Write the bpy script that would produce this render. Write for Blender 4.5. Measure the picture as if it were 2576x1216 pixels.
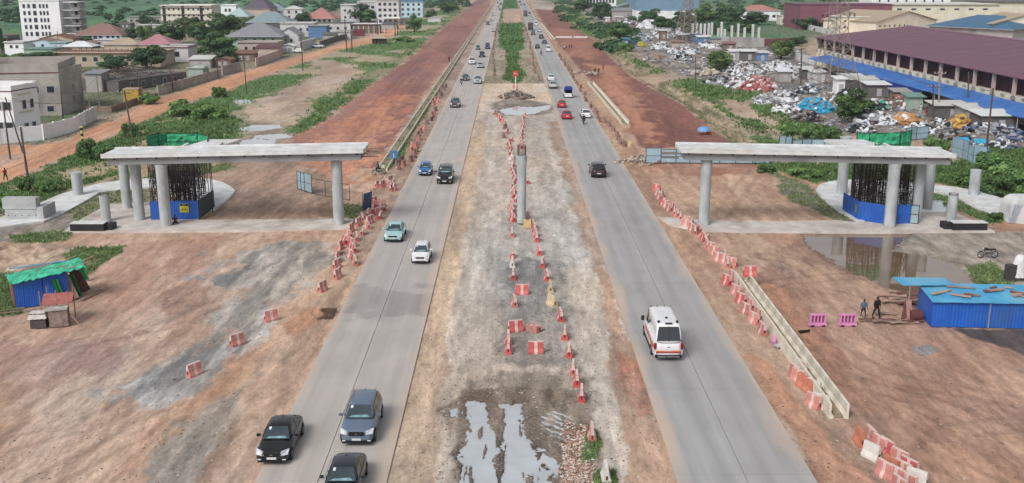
import bpy, bmesh, math, random
import numpy as np
from mathutils import Vector, Matrix, Euler
R = math.radians
random.seed(7)
for o in list(bpy.data.objects): bpy.data.objects.remove(o, do_unlink=True)
scene = bpy.context.scene
col = scene.collection

HAZE = 0.00013
# ------------------------------------------------------------ camera, sky, sun, exposure
F = 2600.0; PITCH = math.atan(669 / F); YAW = math.atan(6 * math.cos(PITCH) / F); CH = 25.0
cam = bpy.data.cameras.new('camera'); cam.sensor_width = 36; cam.lens = 36 * F / 2576
cam.clip_start = 0.5; cam.clip_end = 12000
co = bpy.data.objects.new('camera', cam); col.objects.link(co)
co.location = (0, 0, CH); co.rotation_euler = (math.pi / 2 - PITCH, 0, -YAW)
scene.camera = co
world = bpy.data.worlds.new('World'); scene.world = world; world.use_nodes = True
wn = world.node_tree; wn.nodes.clear()
sky = wn.nodes.new('ShaderNodeTexSky'); sky.sky_type = 'NISHITA'; sky.sun_disc = False
SUN_EL, SUN_ROT = R(44), R(-145)
sky.sun_elevation = SUN_EL; sky.sun_rotation = SUN_ROT
sky.air_density = 1.0; sky.dust_density = 3.0; sky.ozone_density = 1.0
hs = wn.nodes.new('ShaderNodeHueSaturation'); hs.inputs['Saturation'].default_value = 0.22
bg = wn.nodes.new('ShaderNodeBackground'); bg.inputs['Strength'].default_value = 0.135
wo = wn.nodes.new('ShaderNodeOutputWorld')
wn.links.new(sky.outputs[0], hs.inputs['Color']); wn.links.new(hs.outputs[0], bg.inputs['Color'])
wn.links.new(bg.outputs[0], wo.inputs['Surface'])
sl = bpy.data.lights.new('sun', 'SUN'); sl.energy = 1.9; sl.angle = R(22); sl.color = (1, .97, .92)
so = bpy.data.objects.new('sun', sl); col.objects.link(so)
sd = Vector((math.sin(SUN_ROT) * math.cos(SUN_EL), math.cos(SUN_ROT) * math.cos(SUN_EL), math.sin(SUN_EL)))
so.rotation_euler = sd.to_track_quat('Z', 'Y').to_euler(); so.location = sd * 200
vs = scene.view_settings
vs.view_transform = 'Standard'; vs.look = 'None'; vs.gamma = 1; vs.exposure = 0.1; vs.use_curve_mapping = False

# ------------------------------------------------------------ helpers: picture pixel -> point on the ground
CP, SP = math.cos(PITCH), math.sin(PITCH)
CAMM = co.rotation_euler.to_matrix()
def G(x, y, h=0.0):
    d = CAMM @ Vector(((x - 1288) / F, -(y - 608) / F, -1))
    t = (CH - h) / -d.z
    return (d.x * t, d.y * t)
def pxm(y, h=0): # picture pixels per metre at a ground row
    return F / (F * (CH - h) / (CP * (y + 61)))
def HH(yb, yt): # height of something standing at row yb whose top is at row yt
    d = G(1288, yb)[1]; a = (yt + 61) * CP
    return CH - a * d * CP / (F - a * SP)
def lin(c):
    c = c / 255.0
    return c / 12.92 if c < .04045 else ((c + .055) / 1.055) ** 2.4
def S(r, g, b, k=0.82): return (lin(r) * k, lin(g) * k, lin(b) * k)

# ------------------------------------------------------------ numpy noise
def _h(ix, iy, s):
    n = (ix.astype(np.int64) * 374761393 + iy.astype(np.int64) * 668265263 + s * 1442695041) & 0xffffffff
    n = ((n ^ (n >> 13)) * 1274126177) & 0xffffffff
    return ((n ^ (n >> 16)) & 0xffff) / 65535.0
def vn(x, y, s=0):
    ix = np.floor(x); iy = np.floor(y); fx = x - ix; fy = y - iy
    fx = fx * fx * (3 - 2 * fx); fy = fy * fy * (3 - 2 * fy)
    a = _h(ix, iy, s); b = _h(ix + 1, iy, s); c = _h(ix, iy + 1, s); d = _h(ix + 1, iy + 1, s)
    return (a + (b - a) * fx) * (1 - fy) + (c + (d - c) * fx) * fy
def fbm(x, y, s=0, o=4):
    r = 0; a = .5; t = 0
    for i in range(o):
        r = r + a * vn(x, y, s + i * 17); t += a; x = x * 2.03 + 11.3; y = y * 2.03 + 5.7; a *= .55
    return r / t
def sm(a, b, x): 
    t = np.clip((x - a) / (b - a), 0, 1); return t * t * (3 - 2 * t)

# ------------------------------------------------------------ helpers: materials
MATS = {}
def pm(name, c1, c2=None, scale=2.0, rough=.75, metal=0.0, bump=0.0, bscale=None, rnd=0.0, spec=.4, streak=None, coat=0, dirt=None):
    if name in MATS: return MATS[name]
    if c2 is None: c2 = tuple(v * .78 for v in c1)
    m = bpy.data.materials.new(name); m.use_nodes = True; nt = m.node_tree; b = nt.nodes['Principled BSDF']
    tc = nt.nodes.new('ShaderNodeTexCoord'); mp = nt.nodes.new('ShaderNodeMapping')
    nt.links.new(tc.outputs['Object'], mp.inputs['Vector'])
    if streak: mp.inputs['Scale'].default_value = streak
    no = nt.nodes.new('ShaderNodeTexNoise'); no.inputs['Scale'].default_value = scale; no.inputs['Detail'].default_value = 6
    no.inputs['Roughness'].default_value = .62
    nt.links.new(mp.outputs[0], no.inputs['Vector'])
    cr = nt.nodes.new('ShaderNodeValToRGB'); cr.color_ramp.elements[0].position = .34; cr.color_ramp.elements[1].position = .66
    cr.color_ramp.elements[0].color = (*c2, 1); cr.color_ramp.elements[1].color = (*c1, 1)
    nt.links.new(no.outputs['Fac'], cr.inputs['Fac'])
    out = cr.outputs[0]
    if dirt:
        n2 = nt.nodes.new('ShaderNodeTexNoise'); n2.inputs['Scale'].default_value = scale * .45; n2.inputs['Detail'].default_value = 8
        nt.links.new(mp.outputs[0], n2.inputs['Vector'])
        r2 = nt.nodes.new('ShaderNodeValToRGB'); r2.color_ramp.elements[0].position = .5; r2.color_ramp.elements[1].position = .72
        r2.color_ramp.elements[1].color = (.75, .75, .75, 1); nt.links.new(n2.outputs['Fac'], r2.inputs['Fac'])
        mx = nt.nodes.new('ShaderNodeMixRGB'); mx.inputs['Color2'].default_value = (*dirt, 1)
        nt.links.new(r2.outputs[0], mx.inputs['Fac']); nt.links.new(out, mx.inputs['Color1']); out = mx.outputs[0]
    if rnd:
        oi = nt.nodes.new('ShaderNodeObjectInfo'); mr = nt.nodes.new('ShaderNodeMapRange')
        mr.inputs['To Min'].default_value = 1 - rnd; mr.inputs['To Max'].default_value = 1 + rnd * .6
        nt.links.new(oi.outputs['Random'], mr.inputs['Value'])
        h2 = nt.nodes.new('ShaderNodeHueSaturation'); nt.links.new(mr.outputs[0], h2.inputs['Value']); nt.links.new(out, h2.inputs['Color'])
        out = h2.outputs[0]
    nt.links.new(out, b.inputs['Base Color'])
    b.inputs['Roughness'].default_value = rough; b.inputs['Metallic'].default_value = metal
    b.inputs['Specular IOR Level'].default_value = spec
    if coat: b.inputs['Coat Weight'].default_value = coat; b.inputs['Coat Roughness'].default_value = .08
    if bump:
        bn = nt.nodes.new('ShaderNodeTexNoise'); bn.inputs['Scale'].default_value = bscale or scale * 4; bn.inputs['Detail'].default_value = 5
        nt.links.new(mp.outputs[0], bn.inputs['Vector'])
        bp = nt.nodes.new('ShaderNodeBump'); bp.inputs['Strength'].default_value = bump; bp.inputs['Distance'].default_value = .05
        nt.links.new(bn.outputs['Fac'], bp.inputs['Height']); nt.links.new(bp.outputs[0], b.inputs['Normal'])
    MATS[name] = m; return m
def attr_mat(name, attr='col', rough=.85, scale=1.5, amp=.25, spec=.2, transl=False):
    if name in MATS: return MATS[name]
    m = bpy.data.materials.new(name); m.use_nodes = True; nt = m.node_tree; b = nt.nodes['Principled BSDF']
    a = nt.nodes.new('ShaderNodeAttribute'); a.attribute_name = attr
    g = nt.nodes.new('ShaderNodeNewGeometry')
    no = nt.nodes.new('ShaderNodeTexNoise'); no.inputs['Scale'].default_value = scale; no.inputs['Detail'].default_value = 5
    nt.links.new(g.outputs['Position'], no.inputs['Vector'])
    mr = nt.nodes.new('ShaderNodeMapRange'); mr.inputs['From Min'].default_value = .3; mr.inputs['From Max'].default_value = .7
    mr.inputs['To Min'].default_value = 1 - amp; mr.inputs['To Max'].default_value = 1 + amp
    nt.links.new(no.outputs['Fac'], mr.inputs['Value'])
    vm = nt.nodes.new('ShaderNodeVectorMath'); vm.operation = 'SCALE'
    nt.links.new(a.outputs['Color'], vm.inputs[0]); nt.links.new(mr.outputs[0], vm.inputs['Scale'])
    nt.links.new(vm.outputs[0], b.inputs['Base Color'])
    b.inputs['Roughness'].default_value = rough; b.inputs['Specular IOR Level'].default_value = spec
    MATS[name] = m; return m

# ------------------------------------------------------------ helpers: objects
def tag(o, label=None, cat=None, group=None, kind=None):
    if label:
        o['label'] = label
        if len(label.split()) > 16: print('LONG', len(label.split()), label)
    if cat: o['category'] = cat
    if group: o['group'] = group
    if kind: o['kind'] = kind
    return o
def thing(name, label, cat, loc=(0, 0, 0), rz=0, group=None):
    o = bpy.data.objects.new(name, None); o.empty_display_size = .3; col.objects.link(o)
    o.location = loc; o.rotation_euler = (0, 0, rz)
    return tag(o, label, cat, group)
def smooth(me, ang=.6):
    me.polygons.foreach_set('use_smooth', [True] * len(me.polygons))
    try: me.set_sharp_from_angle(angle=ang)
    except Exception: pass
def link(name, me, mat=None, parent=None, loc=None, rot=None):
    if mat is not None and not me.materials: me.materials.append(mat)
    o = bpy.data.objects.new(name, me); col.objects.link(o)
    if parent: o.parent = parent
    if loc is not None: o.location = loc
    if rot is not None: o.rotation_euler = rot
    return o
class MB:
    def __init__(s): s.v = []; s.f = []; s.T = None
    def _add(s, vs, fs):
        n = len(s.v)
        if s.T is not None: vs = [tuple(s.T @ Vector(v)) for v in vs]
        s.v += [tuple(v) for v in vs]; s.f += [tuple(i + n for i in f) for f in fs]; return s
    def box(s, c, d, rz=0, rx=0, ry=0, taper=1.0):
        hx, hy, hz = d[0] / 2, d[1] / 2, d[2] / 2
        M = Euler((rx, ry, rz)).to_matrix(); c = Vector(c)
        vs = [c + M @ Vector((x * hx * (taper if z > 0 else 1), y * hy * (taper if z > 0 else 1), z * hz)) for z in (-1, 1) for x, y in ((-1, -1), (1, -1), (1, 1), (-1, 1))]
        return s._add(vs, [(3, 2, 1, 0), (4, 5, 6, 7), (0, 1, 5, 4), (1, 2, 6, 5), (2, 3, 7, 6), (3, 0, 4, 7)])
    def tube(s, a, b, r, r2=None, n=8):
        a, b = Vector(a), Vector(b); r2 = r if r2 is None else r2
        q = (b - a).to_track_quat('Z', 'Y').to_matrix()
        vs = []
        for p, rr in ((a, r), (b, r2)):
            for i in range(n):
                t = 2 * math.pi * i / n; vs.append(p + q @ Vector((rr * math.cos(t), rr * math.sin(t), 0)))
        fs = [(i, (i + 1) % n, n + (i + 1) % n, n + i) for i in range(n)] + [tuple(range(n - 1, -1, -1)), tuple(range(n, 2 * n))]
        return s._add(vs, fs)
    def prism(s, poly, z0, z1): # poly ccw list of (x,y)
        n = len(poly)
        vs = [(x, y, z0) for x, y in poly] + [(x, y, z1) for x, y in poly]
        return s._add(vs, [tuple(range(n - 1, -1, -1)), tuple(range(n, 2 * n))] + [(i, (i + 1) % n, n + (i + 1) % n, n + i) for i in range(n)])
    def loft(s, rings, cap=True, closed=True):
        n = len(rings[0]); vs = [p for r in rings for p in r]; fs = []
        for k in range(len(rings) - 1):
            for i in range(n if closed else n - 1):
                j = (i + 1) % n; fs.append((k * n + i, k * n + j, (k + 1) * n + j, (k + 1) * n + i))
        if cap: fs += [tuple(range(n - 1, -1, -1)), tuple(range((len(rings) - 1) * n, len(rings) * n))]
        return s._add(vs, fs)
    def quad(s, *p): return s._add(p, [tuple(range(len(p)))])
    def mesh(s, name, sm_=False, ang=.6, bevel=0, fix=True):
        me = bpy.data.meshes.new(name); me.from_pydata(s.v, [], s.f)
        if bevel or fix:
            bm = bmesh.new(); bm.from_mesh(me); 
            if fix: bmesh.ops.recalc_face_normals(bm, faces=bm.faces)
            if bevel: bmesh.ops.bevel(bm, geom=[e for e in bm.edges if e.calc_length() > bevel * 2.2], offset=bevel, segments=2, affect='EDGES', clamp_overlap=True)
            bm.to_mesh(me); bm.free()
        if sm_: smooth(me, ang)
        me.update(); return me
    def build(s, name, mat, parent=None, sm_=False, ang=.6, bevel=0, loc=None, rot=None, fix=True):
        return link(name, s.mesh(name, sm_, ang, bevel, fix), mat, parent, loc, rot)
def kids(o): return [c for c in ALLK.get(o.name, [])]
def copy_tree(o, parent=None):
    c = o.copy(); col.objects.link(c)
    if parent: c.parent = parent
    for ch in list(o.children): copy_tree(ch, c)
    return c
def fast_mesh(name, V, Fq, cols=None, nv=4, smooth_=False, extra=None):
    me = bpy.data.meshes.new(name); V = np.asarray(V, np.float32); Fq = np.asarray(Fq, np.int32)
    me.vertices.add(len(V)); me.vertices.foreach_set('co', V.ravel())
    nf = len(Fq); me.loops.add(nf * nv); me.loops.foreach_set('vertex_index', Fq.ravel())
    me.polygons.add(nf); me.polygons.foreach_set('loop_start', np.arange(nf, dtype=np.int32) * nv)
    me.update(calc_edges=True)
    if cols is not None:
        a = me.color_attributes.new('col', 'FLOAT_COLOR', 'POINT')
        c4 = np.ones((len(V), 4), np.float32); c4[:, :3] = cols; a.data.foreach_set('color', c4.ravel())
    for k, arr in (extra or {}).items():
        a = me.attributes.new(k, 'FLOAT', 'POINT'); a.data.foreach_set('value', np.asarray(arr, np.float32))
    if smooth_: me.polygons.foreach_set('use_smooth', np.ones(nf, bool))
    me.update(); return me
ORD = ['nearest', 'second', 'third', 'fourth', 'fifth', 'sixth', 'seventh', 'eighth', 'ninth', 'tenth', 'eleventh', 'twelfth', 'thirteenth', 'fourteenth', 'fifteenth', 'sixteenth', 'seventeenth', 'eighteenth', 'nineteenth', 'twentieth']
def ordw(i):
    if i < 20: return ORD[i]
    t = ['', '', 'twenty', 'thirty', 'forty', 'fifty', 'sixty', 'seventy', 'eighty', 'ninety'][(i + 1) // 10]
    u = (i + 1) % 10
    if u == 0: return t[:-1] + 'ieth'
    return t + '-' + ['first', 'second', 'third', 'fourth', 'fifth', 'sixth', 'seventh', 'eighth', 'ninth'][u - 1]
# ------------------------------------------------------------ the ground: one fine sheet, colour by what lies where
DIRT = (S(208, 178, 156), S(182, 146, 124))
# (pixels of the outline, colour a, colour b, noise x-scale, y-scale, edge metres, dict of flags)
RG = []
def rg(poly, a, b, sx=.5, sy=.18, edge=.8, **k): RG.append((poly, a, b, sx, sy, edge, k))
GRN, GRD, GRB = S(98, 134, 76), S(68, 98, 56), S(66, 128, 62)
# --- left and far
rg([(-900, 120), (150, 100), (420, 62), (640, 42), (860, 22), (1090, 22), (1180, 0), (1243, -48), (-2600, -48)], S(92, 138, 96), S(72, 112, 80), .02, .006, 6, grass=.25, field=1)
rg([(-900, 380), (-900, 110), (150, 98), (420, 62), (640, 40), (870, 18), (1090, 20), (1060, 60), (1000, 62), (870, 106), (640, 172), (460, 230), (350, 262), (240, 320), (100, 362)], S(158, 142, 126), S(104, 116, 84), .06, .03, 2, grass=.25)
rg([(1010, 62), (1100, 20), (1189, 8), (1094, 87), (1019, 155), (944, 207), (876, 260), (819, 304), (760, 336), (560, 372), (380, 372), (250, 376), (130, 412), (0, 470), (-300, 600), (-300, 470), (0, 462), (207, 374), (325, 319), (440, 265), (560, 232), (644, 197), (759, 158), (869, 122), (944, 108), (994, 85)], S(176, 160, 132), S(96, 128, 76), .07, .05, 1.5, grass=.75, split=.46)
rg([(775, 152), (850, 152), (925, 178), (905, 196), (800, 236), (768, 268), (770, 300), (700, 335), (620, 345), (600, 300), (640, 250), (740, 222), (800, 185)], S(204, 180, 158), S(176, 150, 130), .15, .05, 2.5)
rg([(600, 300), (720, 300), (740, 345), (690, 372), (590, 368)], S(192, 174, 152), S(150, 132, 112), .2, .1, 2)
rg([(1189, 8), (1150, 30), (1060, 106), (980, 152), (900, 198), (800, 258), (742, 328), (764, 336), (819, 304), (876, 260), (944, 207), (1019, 155), (1094, 87)], S(150, 142, 108), S(84, 116, 66), .12, .06, 1.6, grass=.9, split=.5, scrub=.06)
rg([(-300, 640), (-300, 470), (0, 466), (130, 412), (207, 378), (330, 330), (420, 290), (480, 262), (560, 262), (600, 300), (600, 345), (430, 372), (330, 380), (345, 410), (300, 440), (150, 486), (60, 520), (0, 545)], S(178, 164, 132), S(96, 128, 74), .16, .12, 1.2, grass=1, split=.42, scrub=.12)
rg([(150, 486), (300, 440), (345, 405), (600, 372), (700, 372), (690, 420), (380, 449), (200, 474)], S(172, 150, 124), S(112, 128, 84), .25, .12, 1, grass=.7, split=.5)
rg([(0, 368), (100, 364), (175, 354), (212, 329), (270, 308), (300, 304), (350, 268), (400, 243), (460, 230), (530, 205), (600, 182), (644, 173), (759, 140), (869, 107), (944, 90), (994, 65), (1015, 58), (1022, 62), (994, 85), (944, 108), (869, 122), (759, 158), (644, 196), (600, 215), (560, 232), (500, 248), (440, 265), (400, 288), (360, 304), (325, 319), (300, 331), (207, 374), (187, 386), (125, 406), (62, 439), (0, 462), (-260, 580), (-260, 500), (0, 424), (87, 381), (0, 389), (-200, 400), (-200, 376)], S(226, 168, 130), S(204, 146, 110), .3, .06, .5, cls=1)
rg([(819, 304), (876, 260), (944, 207), (1019, 155), (1094, 87), (1144, 47), (1189, 8), (1225, -20), (1240, -20), (1231, 17), (1181, 100), (1134, 160), (1076, 225), (1026, 304), (1000, 350), (950, 425), (760, 425), (690, 400), (700, 366), (764, 334)], S(174, 122, 108), S(152, 106, 96), .22, .03, .9, cls=2)
rg([(870, 300), (950, 240), (1020, 240), (1010, 310), (980, 350), (945, 420), (900, 482), (860, 486), (800, 440), (740, 425), (700, 400), (760, 360)], S(206, 144, 114), S(184, 124, 102), .4, .05, 5)
rg([(1150, 45), (1189, 8), (1225, -10), (1235, 5), (1215, 22)], S(140, 104, 98), S(165, 120, 112), .1, .02, 1)
rg([(590, 400), (700, 390), (780, 420), (860, 470), (930, 485), (960, 500), (890, 550), (500, 552), (541, 524), (592, 479), (562, 459), (600, 430)], S(186, 152, 130), S(152, 124, 104), .5, .12, 1.2)
rg([(860, 510), (925, 520), (905, 560), (870, 566)], S(112, 122, 84), S(140, 124, 100), .6, .3, .8, grass=.7)
rg([(960, 430), (1035, 304), (1080, 232), (1134, 165), (1232, 20), (1262, -30), (1251, 0), (1101, 304), (1010, 480), (944, 608), (780, 912), (628, 1216), (540, 1420), (300, 1420), (420, 1216), (560, 1010), (700, 850), (850, 700), (900, 560)], S(188, 162, 144), S(160, 134, 118), .5, .08, .8)
rg([(955, 428), (1046, 294), (1092, 222), (1150, 145), (1160, 145), (1104, 222), (1062, 304), (1008, 400), (975, 428)], S(96, 124, 72), S(150, 140, 112), .3, .08, .5, grass=.9)
# --- near left
rg([(-300, 1500), (-300, 700), (40, 790), (250, 700), (320, 620), (860, 585), (870, 640), (700, 840), (560, 1010), (420, 1216), (330, 1500)], DIRT[0], DIRT[1], .55, .12, .8)
rg([(-300, 800), (100, 860), (330, 840), (300, 920), (100, 960), (-300, 940)], S(178, 142, 126), S(198, 166, 150), .35, .1, 3)
rg([(170, 640), (420, 600), (560, 600), (480, 720), (330, 800), (220, 720)], S(186, 146, 126), S(200, 166, 146), .5, .12, 3)
rg([(550, 640), (700, 606), (850, 606), (860, 660), (800, 722), (700, 762), (640, 832), (560, 860), (470, 912), (380, 990), (310, 1010), (300, 975), (420, 900), (560, 790), (640, 730), (560, 700)], S(194, 184, 174), S(146, 142, 137), 1.1, .22, 4, grit=1)
rg([(300, 1010), (360, 950), (520, 880), (640, 800), (690, 770), (680, 830), (600, 890), (520, 960), (400, 1022)], S(204, 200, 198), S(140, 138, 136), .9, .14, 2.6, grit=.6)
rg([(400, 1100), (560, 1000), (640, 940), (600, 1040), (500, 1216), (420, 1300), (330, 1300)], S(186, 176, 166), S(150, 142, 134), .8, .1, 2, grit=.4)
for cx, cy, a_, b_ in ((438, 746, 42, 15), (490, 701, 28, 10)):
    rg([(cx + a_ * math.cos(t * .5236), cy + b_ * math.sin(t * .5236)) for t in range(12)], S(158, 166, 172), S(138, 146, 154), 1.5, .6, .35)
rg([(785, 780), (800, 772), (850, 770), (838, 800), (800, 802)], S(98, 74, 62), S(72, 54, 46), 1, .5, .25, dip=.12)
rg([(700, 815), (780, 775), (800, 772), (800, 810), (740, 860)], S(192, 148, 118), S(172, 132, 108), .8, .2, .8)
rg([(380, 745), (500, 690), (540, 760), (510, 775), (430, 790)], S(186, 146, 122), S(168, 132, 112), .8, .2, 1.2)
rg([(-200, 560), (60, 556), (110, 556), (180, 530), (270, 511), (170, 580), (120, 605), (-200, 620)], S(166, 156, 148), S(132, 124, 118), 1.2, .5, .6, grit=1)
rg([(-200, 610), (60, 606), (190, 616), (170, 650), (40, 700), (-200, 700)], S(206, 180, 156), S(166, 138, 118), .9, .4, .8)
rg([(150, 640), (200, 622), (325, 616), (250, 664), (222, 690), (190, 680)], S(96, 126, 72), S(140, 130, 98), .6, .3, .6, grass=1)
rg([(-200, 690), (30, 690), (44, 790), (-200, 800)], S(86, 110, 66), S(110, 112, 84), .6, .3, .6, grass=1)
rg([(20, 592), (180, 578), (170, 604), (40, 612)], S(100, 126, 76), S(150, 138, 112), .6, .3, .5, grass=.9)
rg([(162, 534), (217, 504), (250, 484), (305, 476), (382, 469), (382, 508), (275, 511), (200, 560)], S(128, 128, 96), S(160, 146, 126), .8, .4, .5, grass=.6)
# --- median
rg([(1262, -30), (1296, -30), (1303, 0), (1404, 304), (1504, 608), (1605, 912), (1703, 1216), (1760, 1420), (930, 1420), (974, 1216), (1046, 912), (1119, 608), (1194, 304), (1268, 0)], S(208, 196, 184), S(182, 170, 158), .7, .12, .2, grit=.3)
rg([(1262, -30), (1296, -30), (1376, 212), (1212, 212)], S(182, 164, 144), S(150, 136, 116), .3, .08, .3, grass=.25)
rg([(1194, 304), (1222, 304), (1192, 500), (1160, 640), (1130, 800), (1140, 912), (1100, 1060), (1090, 1216), (1050, 1420), (930, 1420), (974, 1216), (1046, 912), (1119, 608)], S(208, 184, 158), S(182, 160, 140), .5, .08, .8)
rg([(1404, 304), (1372, 304), (1440, 500), (1478, 608), (1520, 760), (1530, 912), (1560, 1060), (1580, 1216), (1600, 1420), (1760, 1420), (1703, 1216), (1605, 912), (1504, 608)], S(192, 160, 138), S(172, 144, 126), .5, .08, .8)
rg([(1556, 880), (1600, 912), (1650, 1040), (1610, 1050), (1560, 960)], S(186, 128, 104), S(176, 136, 116), .8, .12, .6)
rg([(1258, 660), (1330, 640), (1400, 660), (1430, 780), (1460, 900), (1420, 930), (1300, 920), (1264, 880)], S(176, 170, 163), S(144, 139, 134), 1.1, .25, 2.2, grit=.8)
rg([(1180, 960), (1260, 930), (1420, 930), (1480, 960), (1500, 1040), (1420, 1020), (1260, 975), (1160, 985)], S(184, 172, 160), S(142, 132, 122), 1.1, .3, 2.4, grit=.6)
rg([(1106, 1030), (1160, 985), (1280, 975), (1420, 978), (1484, 1040), (1516, 1120), (1500, 1216), (1540, 1420), (1060, 1420), (1150, 1216), (1145, 1080)], S(168, 152, 136), S(118, 104, 92), 1.3, .3, 1.2, grit=.8)
rg([(1212, 210), (1376, 210), (1396, 264), (1370, 256), (1280, 262), (1230, 262), (1215, 290), (1200, 300)], S(226, 206, 182), S(206, 184, 160), .4, .2, .8)
rg([(1236, 264), (1290, 240), (1340, 252), (1396, 266), (1392, 284), (1330, 290), (1250, 290)], S(136, 122, 110), S(168, 152, 138), .6, .4, .8)
rg([(1257, 118), (1258, 60), (1262, -20), (1294, -20), (1314, 60), (1318, 122), (1306, 128), (1306, 165), (1322, 190), (1320, 198), (1300, 213), (1262, 196), (1276, 175), (1276, 128)], S(72, 124, 62), S(54, 98, 50), .3, .1, .5, grass=1, scrub=.3)
rg([(1266, 22), (1310, 22), (1312, 58), (1262, 60)], S(204, 172, 148), S(180, 150, 132), .2, .05, .5)
rg([(1478, 1085), (1500, 1080), (1512, 1110), (1495, 1150), (1470, 1172), (1462, 1150)], S(88, 112, 60), S(110, 116, 80), 1, .5, .25, grass=1)
rg([(1495, 1185), (1545, 1185), (1560, 1240), (1490, 1240)], S(88, 112, 60), S(110, 116, 80), 1, .5, .25, grass=1)
# --- right
rg([(1500, 420), (1620, 410), (2060, 400), (2300, 440), (2700, 540), (2900, 700), (3200, 1500), (2250, 1500), (2090, 1030), (1860, 690), (1700, 560)], S(196, 156, 130), S(172, 132, 110), .5, .12, .8)
rg([(1610, 420), (1930, 412), (2051, 476), (2160, 556), (2020, 590), (1990, 640), (1900, 700), (1780, 690), (1640, 470)], S(204, 170, 144), S(182, 144, 120), .5, .1, 1.5)
rg([(1640, 412), (1930, 412), (1960, 450), (1900, 440), (1700, 440)], S(158, 112, 96), S(182, 140, 120), .3, .15, 1.2)
rg([(1940, 425), (2040, 470), (2060, 500), (2020, 480), (2160, 556), (2120, 560), (2000, 510), (1960, 470)], S(136, 128, 112), S(112, 116, 88), .7, .3, 1, grass=.5, grit=.6)
rg([(1900, 640), (2020, 600), (2100, 660), (2200, 700), (2280, 740), (2250, 760), (2050, 700), (1980, 700)], S(196, 158, 130), S(160, 126, 108), .6, .15, 1)
rg([(1870, 700), (1960, 712), (2060, 800), (2150, 960), (2200, 1040), (2120, 1000), (2000, 830), (1920, 740)], S(204, 148, 116), S(182, 134, 110), .6, .08, 1.2)
rg([(2200, 1050), (2400, 1010), (2576, 1020), (2576, 1080), (2300, 1120)], S(192, 152, 128), S(168, 130, 112), .5, .15, 2)
rg([(1319, 0), (1345, 20), (1443, 160), (1478, 205), (1560, 304), (1600, 372), (1640, 470), (1700, 560), (1860, 690), (2090, 1030), (2160, 1110), (2280, 1216), (2420, 1420), (2140, 1420), (2054, 1216), (1870, 912), (1688, 608), (1503, 304)], S(194, 162, 136), S(172, 138, 116), .5, .06, .6)
rg([(1870, 880), (1930, 900), (2090, 1100), (2230, 1260), (2300, 1420), (2160, 1420), (2054, 1216)], S(200, 148, 116), S(176, 132, 108), .6, .06, .8)
rg([(1345, 22), (1395, 15), (1463, 82), (1495, 100), (1538, 145), (1588, 190), (1658, 230), (1713, 260), (1768, 304), (1840, 362), (1620, 374), (1600, 366), (1575, 304), (1478, 195), (1443, 155), (1400, 105), (1370, 62)], S(148, 98, 88), S(134, 88, 80), .15, .03, .5, cls=3)
rg([(1480, 160), (1545, 165), (1600, 230), (1640, 304), (1650, 360), (1600, 366), (1575, 304), (1500, 215)], S(196, 138, 110), S(172, 118, 98), .3, .03, 2.2)
rg([(1385, 70), (1440, 75), (1500, 110), (1490, 150), (1440, 140)], S(184, 128, 104), S(168, 112, 94), .2, .04, 3)
rg([(1345, 22), (1352, 8), (1385, 6), (1398, 20), (1380, 26)], S(204, 188, 178), S(184, 168, 160), .1, .03, 2)
rg([(1340, 12), (1350, -20), (1380, -20), (1388, 10), (1395, 14), (1350, 16)], S(200, 186, 176), S(150, 130, 120), .05, .02, 2)
rg([(1463, 82), (1495, 100), (1538, 145), (1588, 190), (1658, 230), (1713, 260), (1768, 304), (1840, 362), (1905, 374), (1870, 330), (1800, 270), (1740, 235), (1650, 192), (1580, 150), (1530, 100), (1480, 75)], S(190, 164, 142), S(116, 108, 82), .8, .12, .6, grass=.35)
rg([(1395, 15), (1463, 82), (1530, 100), (1580, 150), (1650, 192), (1740, 235), (1800, 270), (1870, 330), (1905, 374), (2150, 374), (2120, 330), (1980, 290), (1900, 215), (1800, 205), (1700, 190), (1640, 165), (1560, 115), (1500, 60), (1440, 10)], S(164, 148, 124), S(92, 126, 70), .1, .08, 1.5, grass=.85, split=.42, scrub=.2)
rg([(1820, 262), (1880, 300), (1940, 330), (1960, 365), (1990, 365), (1950, 310), (1880, 262), (1840, 250)], S(196, 172, 150), S(176, 150, 130), .2, .1, 1.5)
rg([(1590, 190), (1660, 186), (1760, 182), (1780, 190), (1700, 204), (1640, 205)], S(190, 162, 140), S(170, 146, 126), .1, .1, 1.2)
rg([(1440, 5), (1500, 60), (1560, 115), (1640, 165), (1700, 190), (1800, 205), (1900, 215), (2000, 300), (2140, 340), (2280, 345), (2480, 380), (2576, 360), (2900, 420), (2900, 250), (2576, 250), (2122, 160), (2051, 165), (2030, 130), (1960, 100), (1800, 95), (1700, 60), (1640, 40)], S(160, 150, 142), S(122, 116, 112), .2, .1, 2, grit=1, yard=1)
rg([(1288, -48), (1395, 15), (1440, 5), (1640, 40), (1700, 60), (1800, 95), (1960, 100), (2050, 112), (2051, 90), (2600, 60), (4200, 0), (4200, -48)], S(88, 122, 84), S(112, 124, 100), .03, .01, 5, grass=.3, field=1)
rg([(1900, 410), (2060, 412), (2130, 376), (2330, 376), (2400, 410), (2500, 372), (2760, 380), (2760, 590), (2560, 510), (2450, 478), (2345, 460), (2110, 450), (2050, 462), (1990, 440)], S(88, 130, 62), S(70, 102, 54), .2, .15, .8, grass=1, scrub=.5)
rg([(2345, 480), (2410, 500), (2450, 520), (2545, 557), (2480, 562), (2420, 535), (2345, 510)], S(92, 120, 66), S(120, 120, 88), .6, .4, .4, grass=.9)
rg([(2140, 582), (2700, 582), (2700, 720), (2490, 742), (2394, 658), (2242, 627), (2282, 590)], S(178, 166, 154), S(146, 136, 126), .9, .4, .5, grit=1)
rg([(2430, 668), (2500, 660), (2540, 690), (2560, 735), (2490, 738), (2450, 704)], S(98, 122, 72), S(140, 130, 104), .8, .4, .4, grass=.95)
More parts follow.
